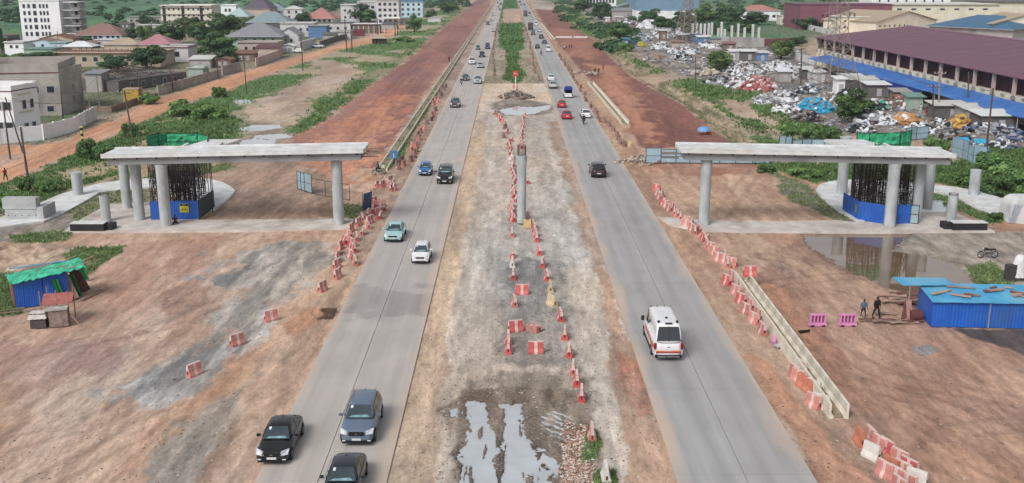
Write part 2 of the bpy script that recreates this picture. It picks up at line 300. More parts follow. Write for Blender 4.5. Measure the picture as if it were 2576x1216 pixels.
rg([(2400, 826), (2700, 826), (2700, 960), (2560, 880), (2450, 850)], S(112, 96, 86), S(92, 80, 72), .5, .3, .8, wet=.7)
rg([(2300, 870), (2340, 866), (2360, 880), (2330, 892), (2300, 884)], S(158, 152, 150), S(146, 136, 130), 1, .5, .4)
# --- hollows the water stands in
WAT = {
 'median near': [[(1166, 1010), (1188, 1002), (1222, 1010), (1232, 1060), (1250, 1100), (1246, 1150), (1262, 1216), (1300, 1420), (1090, 1420), (1162, 1216), (1160, 1150), (1176, 1110), (1178, 1060)],
                 [(1264, 1012), (1305, 1012), (1312, 1060), (1340, 1110), (1360, 1160), (1400, 1216), (1430, 1300), (1350, 1300), (1300, 1420), (1250, 1216), (1262, 1140), (1270, 1100)],
                 [(1340, 1110), (1372, 1125), (1420, 1190), (1410, 1205), (1370, 1170)],
                 [(1121, 1030), (1128, 1024), (1145, 1026), (1146, 1036), (1130, 1040)]],
 'median far': [[(1252, 276), (1300, 266), (1340, 268), (1384, 262), (1386, 270), (1350, 284), (1310, 290), (1270, 286)]],
 'right': [[(2018, 586), (2284, 586), (2264, 610), (2242, 627), (2332, 640), (2394, 658), (2457, 708), (2492, 742), (2380, 760), (2300, 742), (2244, 725), (2207, 705), (2144, 680), (2077, 640), (2027, 608)]],
 'right ramp': [[(2330, 500), (2375, 500), (2388, 524), (2380, 536), (2318, 530)]],
 'left far': [[(602, 320), (640, 312), (700, 312), (710, 320), (660, 328), (610, 328)], [(640, 338), (720, 334), (735, 342), (690, 350), (640, 346)], [(598, 352), (640, 346), (690, 352), (686, 362), (640, 366), (600, 362)], [(580, 252), (620, 248), (640, 256), (600, 262)]],
}
# ---- lattice (rows by depression angle so that near ground is fine and far ground coarse)
NR, NC = 800, 760
ys = np.concatenate([np.linspace(1560, 1230, 60, endpoint=False), np.linspace(1230, -49, NR - 60)])
ang = PITCH + np.arctan((ys - 608) / F)
dist = CH / np.tan(ang)
uu = np.linspace(-.66, .66, NC)
GX = np.outer(dist * CP + CH * SP, uu); GY = np.repeat(dist[:, None], NC, 1)
X = GX.ravel(); Y = GY.ravel(); DST = np.maximum(Y, 30)
def sdpoly(P, X, Y, mar):
    P = np.array(P); lo = P.min(0) - mar; hi = P.max(0) + mar
    idx = np.where((X > lo[0]) & (X < hi[0]) & (Y > lo[1]) & (Y < hi[1]))[0]
    x = X[idx]; y = Y[idx]; d = np.full(len(idx), 1e9); ins = np.zeros(len(idx), bool)
    n = len(P)
    for i in range(n):
        ax, ay = P[i]; bx, by = P[(i + 1) % n]; ex, ey = bx - ax, by - ay
        t = np.clip(((x - ax) * ex + (y - ay) * ey) / (ex * ex + ey * ey + 1e-9), 0, 1)
        d = np.minimum(d, (x - ax - t * ex) ** 2 + (y - ay - t * ey) ** 2)
        c = (ay > y) != (by > y)
        with np.errstate(divide='ignore', invalid='ignore'):
            xi = (bx - ax) * (y - ay) / (by - ay if by != ay else 1e-9) + ax
        ins ^= c & (x < xi)
    d = np.sqrt(d); return idx, np.where(ins, d, -d)
C = np.empty((len(X), 3), np.float32)
n0 = fbm(X * .25, Y * .08, 3)[:, None]; C[:] = np.array(DIRT[0]) * n0 + np.array(DIRT[1]) * (1 - n0)
GRS = np.zeros(len(X), np.float32); SCR = GRS.copy(); CLS = np.zeros(len(X), np.int8); WET = GRS.copy(); GRT = GRS.copy() + .25; DIP = GRS.copy(); YRD = GRS.copy(); RUT = GRS.copy() + 1
EDN = fbm(X * .45, Y * .25, 91, 4) - .5; EDF = fbm(X * 2.2, Y * 1.4, 71, 3) - .5
for k, (poly, a, b, sx, sy, edge, kw) in enumerate(RG):
    W = [G(x, max(y, -50)) for x, y in poly]
    idx, s = sdpoly(W, X, Y, edge * 3 + 2)
    if len(idx) == 0: continue
    far = np.clip(DST[idx] / 120, .6, 4)
    s = s + (EDN[idx] * edge * 2.6 + EDF[idx] * edge * .9) * np.minimum(far, 1.6)
    wd = edge * .35 * far
    m = sm(-wd, wd, s)[:, None]
    n = fbm(X[idx] * sx, Y[idx] * sy, 200 + k, 5)
    if 'split' in kw: n = sm(kw['split'] + .05, kw['split'] - .05, n); gm = 1 - n
    else: n = sm(.3, .7, n); gm = 1
    if 'split' in kw:
        c = np.array(a) * (n[:, None]) + np.array(b) * (1 - n[:, None]); 
        c *= (.8 + .4 * fbm(X[idx] * sx * 5, Y[idx] * sy * 5, 400 + k, 3))[:, None]
    else: c = np.array(a) * n[:, None] + np.array(b) * (1 - n[:, None])
    C[idx] = C[idx] * (1 - m) + c * m
    mm = m[:, 0]
    def setm(A, v): A[idx] = A[idx] * (1 - mm) + v * mm
    setm(GRS, kw.get('grass', 0) * gm); setm(SCR, kw.get('scrub', 0)); setm(WET, kw.get('wet', 0)); setm(GRT, kw.get('grit', .15)); setm(YRD, kw.get('yard', 0))
    if kw.get('dip'): DIP[idx] = np.maximum(DIP[idx], kw['dip'] * mm)
    if 'cls' in kw: CLS[idx[mm > .5]] = kw['cls']
    elif not kw.get('keep') and k not in (): 
        if poly[0] in ((870, 300), (1150, 45), (1480, 160), (1385, 70)): pass
        else: CLS[idx[mm > .5]] = 0
# broad mottling, tyre tracks and driven streaks
mott = fbm(X * .35, Y * .05, 900, 5) - .5; mot2 = fbm(X * 1.6, Y * .3, 940, 4) - .5; mot3 = fbm(X * 4.5 , Y * 1.1, 950, 3) - .5
mot4 = fbm(X * 3.2, Y * .42, 970, 3) - .5
nearw = np.clip(140 / DST, .25, 1)
C *= (1 + mott * .26 + (mot2 * .30 + mot3 * .34 + mot4 * .42) * nearw)[:, None]
warm = (fbm(X * .12, Y * .05, 960, 3) - .5)[:, None] * (1 - GRS[:, None])
C *= (1 + warm * np.array([.22, 0, -.25]))
# curved wheel tracks on the bare earth
def tracks(pts, w=.28, gap=1.7, dark=.86, n=1):
    for q in (-gap / 2, gap / 2):
        P = [G(*p) for p in pts]; dd = np.full(len(X), 1e9)
        lo = np.min(P, 0) - 3; hi = np.max(P, 0) + 3
        ix = np.where((X > lo[0]) & (X < hi[0]) & (Y > lo[1]) & (Y < hi[1]))[0]
        x = X[ix]; y = Y[ix]; d = np.full(len(ix), 1e9)
        for i in range(len(P) - 1):
            a = np.array(P[i]); b = np.array(P[i + 1]); e = b - a; L = np.hypot(*e); nn = np.array([-e[1], e[0]]) / L * q
            ax, ay = a + nn; t = np.clip(((x - ax) * e[0] + (y - ay) * e[1]) / L ** 2, 0, 1)
            d = np.minimum(d, np.hypot(x - ax - t * e[0], y - ay - t * e[1]))
        m = 1 - sm(w * .5, w * 1.1 + .002 * DST[ix], d + (fbm(x * 1.5, y * 1.5, 12, 2) - .5) * .25)
        C[ix] *= (1 - (1 - dark) * m)[:, None]; DIP[ix] = np.maximum(DIP[ix], .03 * m)
for pts in ([(1900, 640), (2000, 655), (2100, 720), (2250, 760)], [(1870, 735), (1960, 708), (2100, 695), (2260, 690)], [(1910, 720), (1990, 800), (2110, 930), (2300, 1130), (2500, 1216)],
            [(2050, 850), (2250, 950), (2576, 1010)], [(2150, 960), (2350, 1010), (2576, 1100)], [(2250, 1216), (2400, 1080), (2576, 1060)], [(150, 980), (350, 900), (560, 720), (700, 640)], [(0, 1120), (240, 1060), (420, 960), (620, 820)],
            [(0, 900), (200, 860), (400, 820), (560, 760)], [(100, 1216), (300, 1110), (480, 1000)], [(560, 600), (700, 560), (860, 480), (950, 430)], [(620, 580), (760, 480), (850, 400), (930, 320)], [(640, 500), (760, 440), (900, 380)],
            [(1700, 640), (1800, 560), (1860, 480), (1900, 430)], [(1660, 400), (1750, 480), (1900, 560), (2000, 590)], [(1620, 380), (1640, 320), (1600, 250), (1540, 190)], [(1640, 380), (1680, 330), (1640, 260), (1580, 200)],
            [(1000, 330), (1040, 250), (1110, 150), (1180, 60)], [(960, 330), (1010, 250), (1090, 140), (1160, 60)], [(880, 330), (960, 250), (1060, 150)], [(0, 440), (130, 385), (300, 310), (450, 245), (700, 170), (950, 95)]):
    tracks(pts)
for pts in ([(560, 760), (400, 870), (150, 1010), (0, 1090)], [(700, 620), (500, 690), (300, 820)], [(2000, 700), (2200, 860), (2500, 1000)], [(1230, 330), (1190, 600), (1130, 900), (1060, 1216)], [(1385, 330), (1450, 560), (1530, 850), (1620, 1216)], [(1040, 280), (1120, 160)], [(500, 1216), (640, 1010), (800, 800), (900, 640)]):
    tracks(pts, w=.4, dark=1.12)
lum_ = C @ np.array([.3, .59, .11]); C = lum_[:, None] + (C - lum_[:, None]) * np.where(GRS > .3, .95, .88)[:, None]
rt = random.Random(21)
for k in range(26):
    left = k % 2 == 0; x0_, y0_ = (rt.uniform(-100, 500), rt.uniform(700, 1250)) if left else (rt.uniform(2150, 2600), rt.uniform(850, 1250))
    a_ = (rt.uniform(250, 480), -rt.uniform(120, 330)) if left else (-rt.uniform(250, 420), -rt.uniform(150, 330)); b_ = rt.uniform(-50, 50)
    tracks([(x0_, y0_), (x0_ + a_[0] * .5, max(480, y0_ + a_[1] * .5 + b_)), (min(x0_ + a_[0], 900) if left else max(1960, x0_ + a_[0]), max(440, y0_ + a_[1]))], w=.16, gap=rt.choice((1.5, 1.8, .4)), dark=rt.choice((.88, .9, 1.1, 1.08)))
# height
Z = -.06 + (fbm(X * .5, Y * .3, 31, 4) - .5) * .09 * np.clip(DST / 60, .5, 1) - DIP
Z += GRS * .10 * fbm(X * .8, Y * .8, 33, 3)
roadm = ((X > -13.6) & (X < -5.7)) | ((X > 8.0) & (X < 16.2)); Z[roadm] = np.minimum(Z[roadm], -.06)
def bank(poly, amp, sx, sy, seed, off=0):
    idx, s = sdpoly([G(*p) for p in poly], X, Y, 2); m = sm(0, 2.5, s); Z[idx] += m * (amp * (fbm(X[idx] * sx, Y[idx] * sy, seed, 4) - .5) + off)
bank([(1463, 82), (1495, 100), (1538, 145), (1588, 190), (1658, 230), (1713, 260), (1768, 304), (1840, 362), (1905, 374), (1870, 330), (1800, 270), (1740, 235), (1650, 192), (1580, 150), (1530, 100), (1480, 75)], 2.0, .9, .2, 51, -.7)
bank([(-200, 610), (60, 606), (190, 616), (170, 650), (40, 700), (-200, 700)], 1.1, .7, .7, 53, .15)
bank([(1236, 264), (1290, 238), (1330, 245), (1310, 262)], 1.2, .6, .6, 54, .3)
bank([(1430, 1060), (1470, 1075), (1480, 1140), (1480, 1240), (1400, 1300), (1410, 1200)], .6, 1.6, 1.6, 55, .12)
WL = -.16
for key, polys in WAT.items():
    for P in polys:
        idx, s = sdpoly([G(*p) for p in P], X, Y, 3)
        e = (.3 if 'near' in key else .45) ; s = s + (EDF[idx] * e * 2.6 + EDN[idx] * e + (fbm(X[idx] * 4, Y[idx] * 2.5, 66, 3) - .5) * e * 2.2) ; m = sm(-e * .8, e * .8, s)
        bed = -.32 + (sm(.64, .72, fbm(X[idx] * 3.0, Y[idx] * .35, 88, 3)) * .24 if 'near' in key else 0)
        Z[idx] = Z[idx] * (1 - m) + bed * m
        mw = sm(-e * 3, e * .5, s); WET[idx] = np.maximum(WET[idx], mw * .8); C[idx] *= (1 - .35 * mw)[:, None]
# ribbed wheel ruts full of water beside the near puddle
idx, s = sdpoly([G(*p) for p in [(1345, 1036), (1400, 1018), (1462, 1050), (1478, 1080), (1440, 1120), (1400, 1130), (1352, 1075)]], X, Y, 1)
rib = np.sin((X[idx] * .82 + Y[idx] * 1.0) * 9.0 + (fbm(X[idx] * 2, Y[idx] * 2, 8, 3) - .5) * 5)
m = sm(0, .5, s); Z[idx] = Z[idx] * (1 - m) + (WL + .0 + rib * .07 + .012) * m
Z[:] = np.where(np.abs(X) > 1e5, Z, Z)
ZG = Z.reshape(NR, NC)
def hz(x, y): # ground height at a world point
    r = np.interp(-y, -dist[::1] if dist[0] > dist[-1] else -dist[::-1], np.arange(NR)[::1] if dist[0] > dist[-1] else np.arange(NR)[::-1]) if False else np.interp(y, dist, np.arange(NR))
    c = np.interp(x / (y * CP + CH * SP), uu, np.arange(NC))
    return float(ZG[int(round(float(r))), int(round(float(c)))])
# ---- ground material
def ground_mat():
    m = bpy.data.materials.new('earth_and_gravel'); m.use_nodes = True; nt = m.node_tree; b = nt.nodes['Principled BSDF']; L = nt.links.new
    a = nt.nodes.new('ShaderNodeAttribute'); a.attribute_name = 'col'
    w = nt.nodes.new('ShaderNodeAttribute'); w.attribute_name = 'wet'
    g = nt.nodes.new('ShaderNodeAttribute'); g.attribute_name = 'grit'
    ge = nt.nodes.new('ShaderNodeNewGeometry')
    mp = nt.nodes.new('ShaderNodeMapping'); mp.inputs['Scale'].default_value = (1, .38, 1); L(ge.outputs['Position'], mp.inputs['Vector'])
    def noise(sc, det, src, rough=.6):
        n = nt.nodes.new('ShaderNodeTexNoise'); n.inputs['Scale'].default_value = sc; n.inputs['Detail'].default_value = det; n.inputs['Roughness'].default_value = rough
        L(src, n.inputs['Vector']); return n.outputs['Fac']
    def mr(src, a0, a1, b0, b1):
        n = nt.nodes.new('ShaderNodeMapRange'); L(src, n.inputs['Value'])
        for k, v in zip(('From Min', 'From Max', 'To Min', 'To Max'), (a0, a1, b0, b1)): n.inputs[k].default_value = v
        return n.outputs[0]
    def ma(op, x, y):
        n = nt.nodes.new('ShaderNodeMath'); n.operation = op
        for i, v in enumerate((x, y)):
            if isinstance(v, (int, float)): n.inputs[i].default_value = v
            else: L(v, n.inputs[i])
        return n.outputs[0]
    n1 = mr(noise(1.3, 8, mp.outputs[0], .72), .32, .68, .76, 1.20)
    n2 = mr(noise(7, 5, mp.outputs[0], .7), .35, .65, .82, 1.15)
    sp = noise(5.5, 3, ge.outputs['Position'], .75)
    specks = mr(sp, .63, .70, 0, 1); light = mr(sp, .34, .27, 0, 1)
    f = ma('MULTIPLY', n1, n2)
    f = ma('MULTIPLY', f, ma('SUBTRACT', 1.0, ma('MULTIPLY', specks, ma('MULTIPLY', g.outputs['Fac'], .5))))
    f = ma('MULTIPLY', f, ma('ADD', 1.0, ma('MULTIPLY', light, ma('MULTIPLY', g.outputs['Fac'], .35))))
    vm = nt.nodes.new('ShaderNodeVectorMath'); vm.operation = 'SCALE'; L(a.outputs['Color'], vm.inputs[0]); L(f, vm.inputs['Scale'])
    L(vm.outputs[0], b.inputs['Base Color'])
    L(mr(w.outputs['Fac'], 0, 1, .92, .35), b.inputs['Roughness']); b.inputs['Specular IOR Level'].default_value = .25
    bp = nt.nodes.new('ShaderNodeBump'); bp.inputs['Strength'].default_value = .55; bp.inputs['Distance'].default_value = .08
    L(ma('ADD', noise(3.0, 6, ge.outputs['Position'], .7), ma('MULTIPLY', sp, .5)), bp.inputs['Height']); L(bp.outputs[0], b.inputs['Normal'])
    return m
GM = ground_mat()
V = np.stack([X, Y, Z], 1)
ri, ci = np.meshgrid(np.arange(NR - 1), np.arange(NC - 1), indexing='ij'); q = (ri * NC + ci).ravel()
Q = np.stack([q, q + 1, q + NC + 1, q + NC], 1)
qc = CLS[q]
NAMES = {0: 'ground', 1: 'dirt_road', 2: 'red_earth_roadbed', 3: 'red_earth_roadbed'}
LBL = {0: 'bare tan and grey earth with grass patches around the highway', 1: 'orange dirt side road running past the houses on the left', 2: 'red earth roadbed left of the highway beyond the drain', 3: 'red earth roadbed right of the highway beside the scrapyard'}
for cl in range(4):
    qq = Q[qc == cl]
    if not len(qq): continue
    used, inv = np.unique(qq, return_inverse=True); inv = inv.reshape(qq.shape)
    me = fast_mesh(NAMES[cl], V[used], inv, C[used], 4, True, {'wet': WET[used], 'grit': GRT[used]})
    o = link(NAMES[cl], me, GM); tag(o, LBL[cl], None, None, 'structure')
mb = MB(); mb.box((0, 2600, -2.2), (12000, 9000, 2)); o = mb.build('outlying_land', pm('outlying_earth', S(90, 122, 84), S(104, 118, 92), .01, .95)); tag(o, 'flat green and brown land beyond the town', None, None, 'structure')
# ---- water
def water_mat():
    m = pm('sky_pale_water', S(206, 212, 218, .8), S(186, 190, 194, .8), .25, .04, spec=.9, bump=.03, bscale=5)  # pale base colour paints in the bright sky reflected by the puddles
    m.node_tree.nodes['Principled BSDF'].inputs['IOR'].default_value = 1.6
    return m
WM = water_mat()
WB = pm('brown_water', S(168, 140, 116, .5), S(138, 114, 94, .5), .2, .03, spec=.9); WB.node_tree.nodes['Principled BSDF'].inputs['IOR'].default_value = 1.5
for nm, poly, lb in (('near', [(1080, 1000), (1200, 992), (1420, 1008), (1500, 1050), (1470, 1180), (1470, 1300), (1060, 1300)], 'wet wheel ruts and puddle in the median at the bottom of the picture'),
                 ('far', [(1245, 262), (1392, 256), (1394, 280), (1300, 296), (1245, 290)], 'pale puddle crossing the median before the sand'),
                 ('right', [(2005, 584), (2310, 584), (2500, 650), (2530, 750), (2380, 770), (2240, 745), (2120, 700), (2020, 630)], 'wide brown puddle reflecting the right pier'),
                 ('rr', [(2310, 494), (2385, 494), (2395, 540), (2305, 540)], 'small grey puddle between the right ramp and columns'),
                 ('left', [(575, 245), (650, 245), (650, 268), (575, 268)], 'small puddle in the grass beside the dirt road'),
                 ('left2', [(590, 306), (750, 306), (745, 370), (590, 372)], 'shallow white puddles on the sandy ground left of the roadbed')):
    mb = MB(); P = [G(*p) for p in poly]; mb.quad(*[(x, y, WL) for x, y in P]); o = mb.build('puddle', WB if nm == 'right' else WM); tag(o, lb, None, None, 'structure')
# ---- grass and scrub as real blades, thickest where the sheet is green
rs = np.random.RandomState(5)
def blades(name, w, N, hgt, seed, cA, cB, label, nb=4):
    p = w * (DST < 1400); p = p / p.sum(); ids = rs.choice(len(X), N, True, p)
    x = X[ids] + rs.uniform(-.5, .5, N) * DST[ids] * .0022; y = Y[ids] + rs.uniform(-.5, .5, N) * DST[ids] * .01; z = Z[ids]
    ok = ~(((x > -13.3) & (x < -6)) | ((x > 8.3) & (x < 15.9))); x, y, z, ids = x[ok], y[ok], z[ok], ids[ok]; N = len(x)
    s = hgt * rs.uniform(.5, 1.3, N) * np.clip(DST[ids] / 130, .55, 4.0) ** .6
    lum = rs.uniform(.65, 1.3, N); mix = rs.uniform(0, 1, N)[:, None]
    cc = (np.array(cA) * mix + np.array(cB) * (1 - mix)) * lum[:, None]
    Vv = []; Cc = []
    for b in range(nb):
        th = rs.uniform(0, 6.28, N); ln = rs.uniform(.25, .8, N) * s; wd = s * .16
        dx, dy = np.cos(th), np.sin(th)
        bx = x + rs.uniform(-.3, .3, N) * s; by = y + rs.uniform(-.3, .3, N) * s
        p0 = np.stack([bx - dy * wd, by + dx * wd, z - .03], 1); p1 = np.stack([bx + dy * wd, by - dx * wd, z - .03], 1)
        p2 = np.stack([bx + dx * ln, by + dy * ln, z + s * rs.uniform(.6, 1.0, N)], 1)
        Vv.append(np.stack([p0, p1, p2], 1).reshape(-1, 3)); Cc.append(np.repeat(cc * (.85 + .15 * b / nb), 3, 0))
    Vv = np.concatenate(Vv); Cc = np.concatenate(Cc)
    me = fast_mesh(name, Vv, np.arange(len(Vv)).reshape(-1, 3), Cc, 3)
    o = link(name, me, attr_mat('leaf_blades', amp=.3, scale=.6, rough=.7)); tag(o, label, None, None, 'stuff')
blades('grass', GRS ** 1.5 * (1 - .5 * SCR), 60000, .28, 1, S(136, 162, 104), S(104, 130, 80), 'short green grass and weeds growing over the bare earth')
blades('scrub', SCR * np.where(fbm(X * .08, Y * .06, 77, 3) > .46, 1, .25), 20000, .48, 2, S(120, 148, 90), S(86, 114, 66), 'taller dark green scrub along the dirt road, drains and banks', 5)
# ---- stones and litter
def chips(name, w, N, s0, s1, cols, label, seed, flat=.5, sc_far=1.0):
    r = np.random.RandomState(seed); p = w / w.sum(); ids = r.choice(len(X), N, True, p)
    x = X[ids] + r.uniform(-.5, .5, N) * DST[ids] * .002; y = Y[ids] + r.uniform(-.5, .5, N) * DST[ids] * .008; z = Z[ids]
    ok = ~(((x > -13.1) & (x < -6.2)) | ((x > 8.5) & (x < 15.7))); x, y, z, ids = x[ok], y[ok], z[ok], ids[ok]; N = len(x)
    s = r.uniform(s0, s1, N) ** 1.0 * np.clip(DST[ids] / 100, .8, 3) ** sc_far
    base = np.array([(-1, -1, 0), (1, -1, 0), (1, 1, 0), (-1, 1, 0), (0, 0, 1.)], float)
    th = r.uniform(0, 6.28, N); c, sn = np.cos(th), np.sin(th)
    B = np.repeat(base[None], N, 0) + r.uniform(-.35, .35, (N, 5, 3)); B[:, :, 0] *= r.uniform(.6, 1.5, N)[:, None]
    bx = B[:, :, 0] * c[:, None] - B[:, :, 1] * sn[:, None]; by = B[:, :, 0] * sn[:, None] + B[:, :, 1] * c[:, None]
    P = np.stack([bx * s[:, None] + x[:, None], by * s[:, None] + y[:, None], B[:, :, 2] * s[:, None] * flat + z[:, None] + .01], 2).reshape(-1, 3)
    f = np.array([(0, 1, 4), (1, 2, 4), (2, 3, 4), (3, 0, 4)]); Fx = (np.arange(N)[:, None, None] * 5 + f[None]).reshape(-1, 3)
    cc = np.array(cols)[r.randint(0, len(cols), N)] * r.uniform(.7, 1.15, N)[:, None]
    me = fast_mesh(name, P, Fx, np.repeat(cc, 5, 0), 3); o = link(name, me, attr_mat('stone_and_scrap', amp=.15, scale=8)); tag(o, label, None, None, 'stuff')
near = (Y < 260)
chips('gravel', np.where(near, GRT ** 1.5, 0) * (X > -5.9) * (X < 8.2), 15000, .018, .05, [S(150, 142, 132), S(128, 118, 108), S(104, 94, 84), S(176, 168, 160), S(164, 150, 138)], 'loose gravel and broken stones on the median', 3)
chips('stones', np.where(Y < 400, .03 + GRT * .3, 0), 9000, .02, .07, [S(150, 132, 118), S(110, 94, 84), S(88, 76, 66), S(206, 196, 186)], 'scattered stones and clods on the bare earth', 4)
bt = np.zeros(len(X)); ii, s_ = sdpoly([G(*p) for p in [(1425, 1060), (1470, 1072), (1482, 1140), (1475, 1240), (1400, 1300), (1420, 1200)]], X, Y, 1); bt[ii] = sm(-.4, .4, s_)
chips('brick_rubble', bt, 3000, .04, .10, [S(214, 196, 184), S(188, 150, 130), S(160, 112, 92), S(230, 224, 218), S(120, 100, 86)], 'pile of broken brick and pale rubble beside the near puddle', 6, .8)
yn = fbm(X * .09, Y * .05, 515, 4)
chips('litter', YRD * sm(.5, .66, yn) * .9 + YRD * .12, 9000, .06, .20, [S(225, 225, 228), S(190, 188, 186), S(120, 118, 118), S(60, 60, 64), S(150, 165, 190), S(180, 170, 152), S(96, 84, 78), S(140, 130, 124)], 'white and grey litter scattered over the scrapyard', 8, .5)
chips('paper_scraps', .03 + (GRS > .3) * .05 * (Y < 200), 260, .03, .07, [S(225, 222, 218), S(235, 232, 230), S(70, 62, 58)], 'few pale paper scraps and dark clods on the bare earth', 18, .4, .6)
# ------------------------------------------------------------ the two concrete carriageways, slab by slab
def road_mat(name, cA, cB, tracks_x, dark):
    m = bpy.data.materials.new(name); m.use_nodes = True; nt = m.node_tree; b = nt.nodes['Principled BSDF']; L = nt.links.new
    ge = nt.nodes.new('ShaderNodeNewGeometry'); sx = nt.nodes.new('ShaderNodeSeparateXYZ'); L(ge.outputs['Position'], sx.inputs[0])
    def ma(op, x, y=0, z=None):
        n = nt.nodes.new('ShaderNodeMath'); n.operation = op
        for i, v in enumerate((x, y) if z is None else (x, y, z)):
            if isinstance(v, (int, float)): n.inputs[i].default_value = v
            else: L(v, n.inputs[i])
        return n.outputs[0]
    def noise(sc, det, scale=(1, 1, 1)):
        mp = nt.nodes.new('ShaderNodeMapping'); mp.inputs['Scale'].default_value = scale; L(ge.outputs['Position'], mp.inputs[0])
        n = nt.nodes.new('ShaderNodeTexNoise'); n.inputs['Scale'].default_value = sc; n.inputs['Detail'].default_value = det; L(mp.outputs[0], n.inputs['Vector']); return n.outputs['Fac']
    def mr(src, a0, a1, b0, b1):
        n = nt.nodes.new('ShaderNodeMapRange'); L(src, n.inputs['Value'])
        for k, v in zip(('From Min', 'From Max', 'To Min', 'To Max'), (a0, a1, b0, b1)): n.inputs[k].default_value = v
        return n.outputs[0]
    wob = mr(noise(.05, 2, (1, .3, 1)), 0, 1, -.35, .35)
    f = None
    for tx, wd, am in tracks_x:
        d = ma('DIVIDE', ma('SUBTRACT', ma('ADD', sx.outputs[0], wob), tx), wd)
        e = ma('MULTIPLY', ma('POWER', 2.718, ma('MULTIPLY', ma('MULTIPLY', d, d), -1.0)), am)
        f = e if f is None else ma('ADD', f, e)
    br = mr(noise(.22, 4, (1, .12, 1)), .35, .65, .55, 1.25)
    f = ma('MULTIPLY', f, br)
    oi = nt.nodes.new('ShaderNodeObjectInfo')
    v = ma('SUBTRACT', mr(noise(.6, 7, (1, .4, 1)), .3, .7, .93, 1.06), f)
    v = ma('MULTIPLY', v, mr(noise(14, 3), .3, .7, .96, 1.03))
    v = ma('ADD', v, mr(oi.outputs['Random'], 0, 1, -.03, .03))
    v = ma('ADD', v, mr(noise(1.0, 5, (2.6, .07, 1)), .32, .68, -.055, .05))
    v = ma('SUBTRACT', v, mr(noise(1.0, 2, (1.4, .9, 1)), .70, .76, 0, .09))
    if dark: # an old oily patch across the road
        yy = ma('SUBTRACT', 1, ma('ABSOLUTE', ma('DIVIDE', ma('SUBTRACT', sx.outputs[1], dark[0]), dark[1])))
        pm_ = mr(ma('ADD', yy, mr(noise(.35, 5), .3, .7, -.5, .5)), .25, .42, 0, dark[2])
        v = ma('SUBTRACT', v, pm_)
    cx = nt.nodes.new('ShaderNodeMixRGB'); L(mr(noise(.12, 4, (1, .25, 1)), .35, .65, 0, 1), cx.inputs[0]); cx.inputs[1].default_value = (*cA, 1); cx.inputs[2].default_value = (*cB, 1)
    # dust along the outer edges
    out = nt.nodes.new('ShaderNodeVectorMath'); out.operation = 'SCALE'; L(cx.outputs[0], out.inputs[0]); L(v, out.inputs['Scale'])
    ed = ma('MULTIPLY', ma('ABSOLUTE', ma('SUBTRACT', sx.outputs[0], tracks_x[-1][0])), 1)
    dm = nt.nodes.new('ShaderNodeMixRGB'); L(mr(ma('ADD', ed, mr(noise(.8, 5, (1, .15, 1)), .3, .7, -.55, .5)), 2.75, 3.7, 0, .85), dm.inputs[0]); L(out.outputs[0], dm.inputs[1]); dm.inputs[2].default_value = (*S(208, 184, 164), 1)
    L(dm.outputs[0], b.inputs['Base Color']); b.inputs['Roughness'].default_value = .62; b.inputs['Specular IOR Level'].default_value = .35
    bp = nt.nodes.new('ShaderNodeBump'); bp.inputs['Strength'].default_value = .15; bp.inputs['Distance'].default_value = .01; L(noise(20, 3), bp.inputs['Height']); L(bp.outputs[0], b.inputs['Normal'])
    return m
yp = G(700, 762)[1]
RML = road_mat('left_concrete', S(194, 187, 181), S(184, 177, 174), [(-12.2, .5, .10), (-10.6, .4, .07), (-8.9, .45, .09), (-7.3, .45, .07), (-9.65, .01, 0)], (yp, 5.5, .20))
RMR = road_mat('right_concrete', S(178, 177, 178), S(170, 167, 167), [(9.5, .4, .10), (11.0, .5, .17), (13.2, .5, .15), (14.6, .4, .09), (12.1, .01, 0)], None)
JM = pm('joint_dirt', S(138, 126, 118), S(112, 102, 94), 2, .95)
SL = 11.35
y0j = G(1288, 982)[1] - SL * 4
def carriageway(name, xa, xm, xb, mat, label, ysh):
    mb = MB(); mb.box(((xa + xb) / 2, 900, -.22), (xb - xa - .1, 1850, .3)); base = mb.build(name, JM); tag(base, label, None, None, 'structure')
    for lane, (p, q) in enumerate(((xa, xm), (xm, xb))):
        m2 = MB(); m2.box((0, 0, 0), (q - p - .03, SL - .022, .26)); me = m2.mesh('slab', bevel=.012); me.materials.append(mat)
        for k in range(36):
            o = link('slab', me, None, base); o.location = ((p + q) / 2, y0j + ysh + (k + .5) * SL, -.085 + random.uniform(-.006, .006)); o.rotation_euler = (random.uniform(-.0006, .0006), random.uniform(-.001, .001), 0)
        y1 = y0j + ysh + 36 * SL
        m3 = MB(); m3.box(((p + q) / 2, (y1 + 1800) / 2, -.085), (q - p - .045, 1800 - y1, .26)); o = m3.build('slab', mat, base); o['kind'] = 'stuff'
carriageway('left_road', -13.03, -9.78, -6.26, RML, 'two-lane concrete carriageway on the left with traffic coming towards the camera', -.6)
carriageway('right_road', 8.52, 12.12, 15.67, RMR, 'two-lane concrete carriageway on the right with traffic driving away', 0)
RZ = .045 # top of the slabs

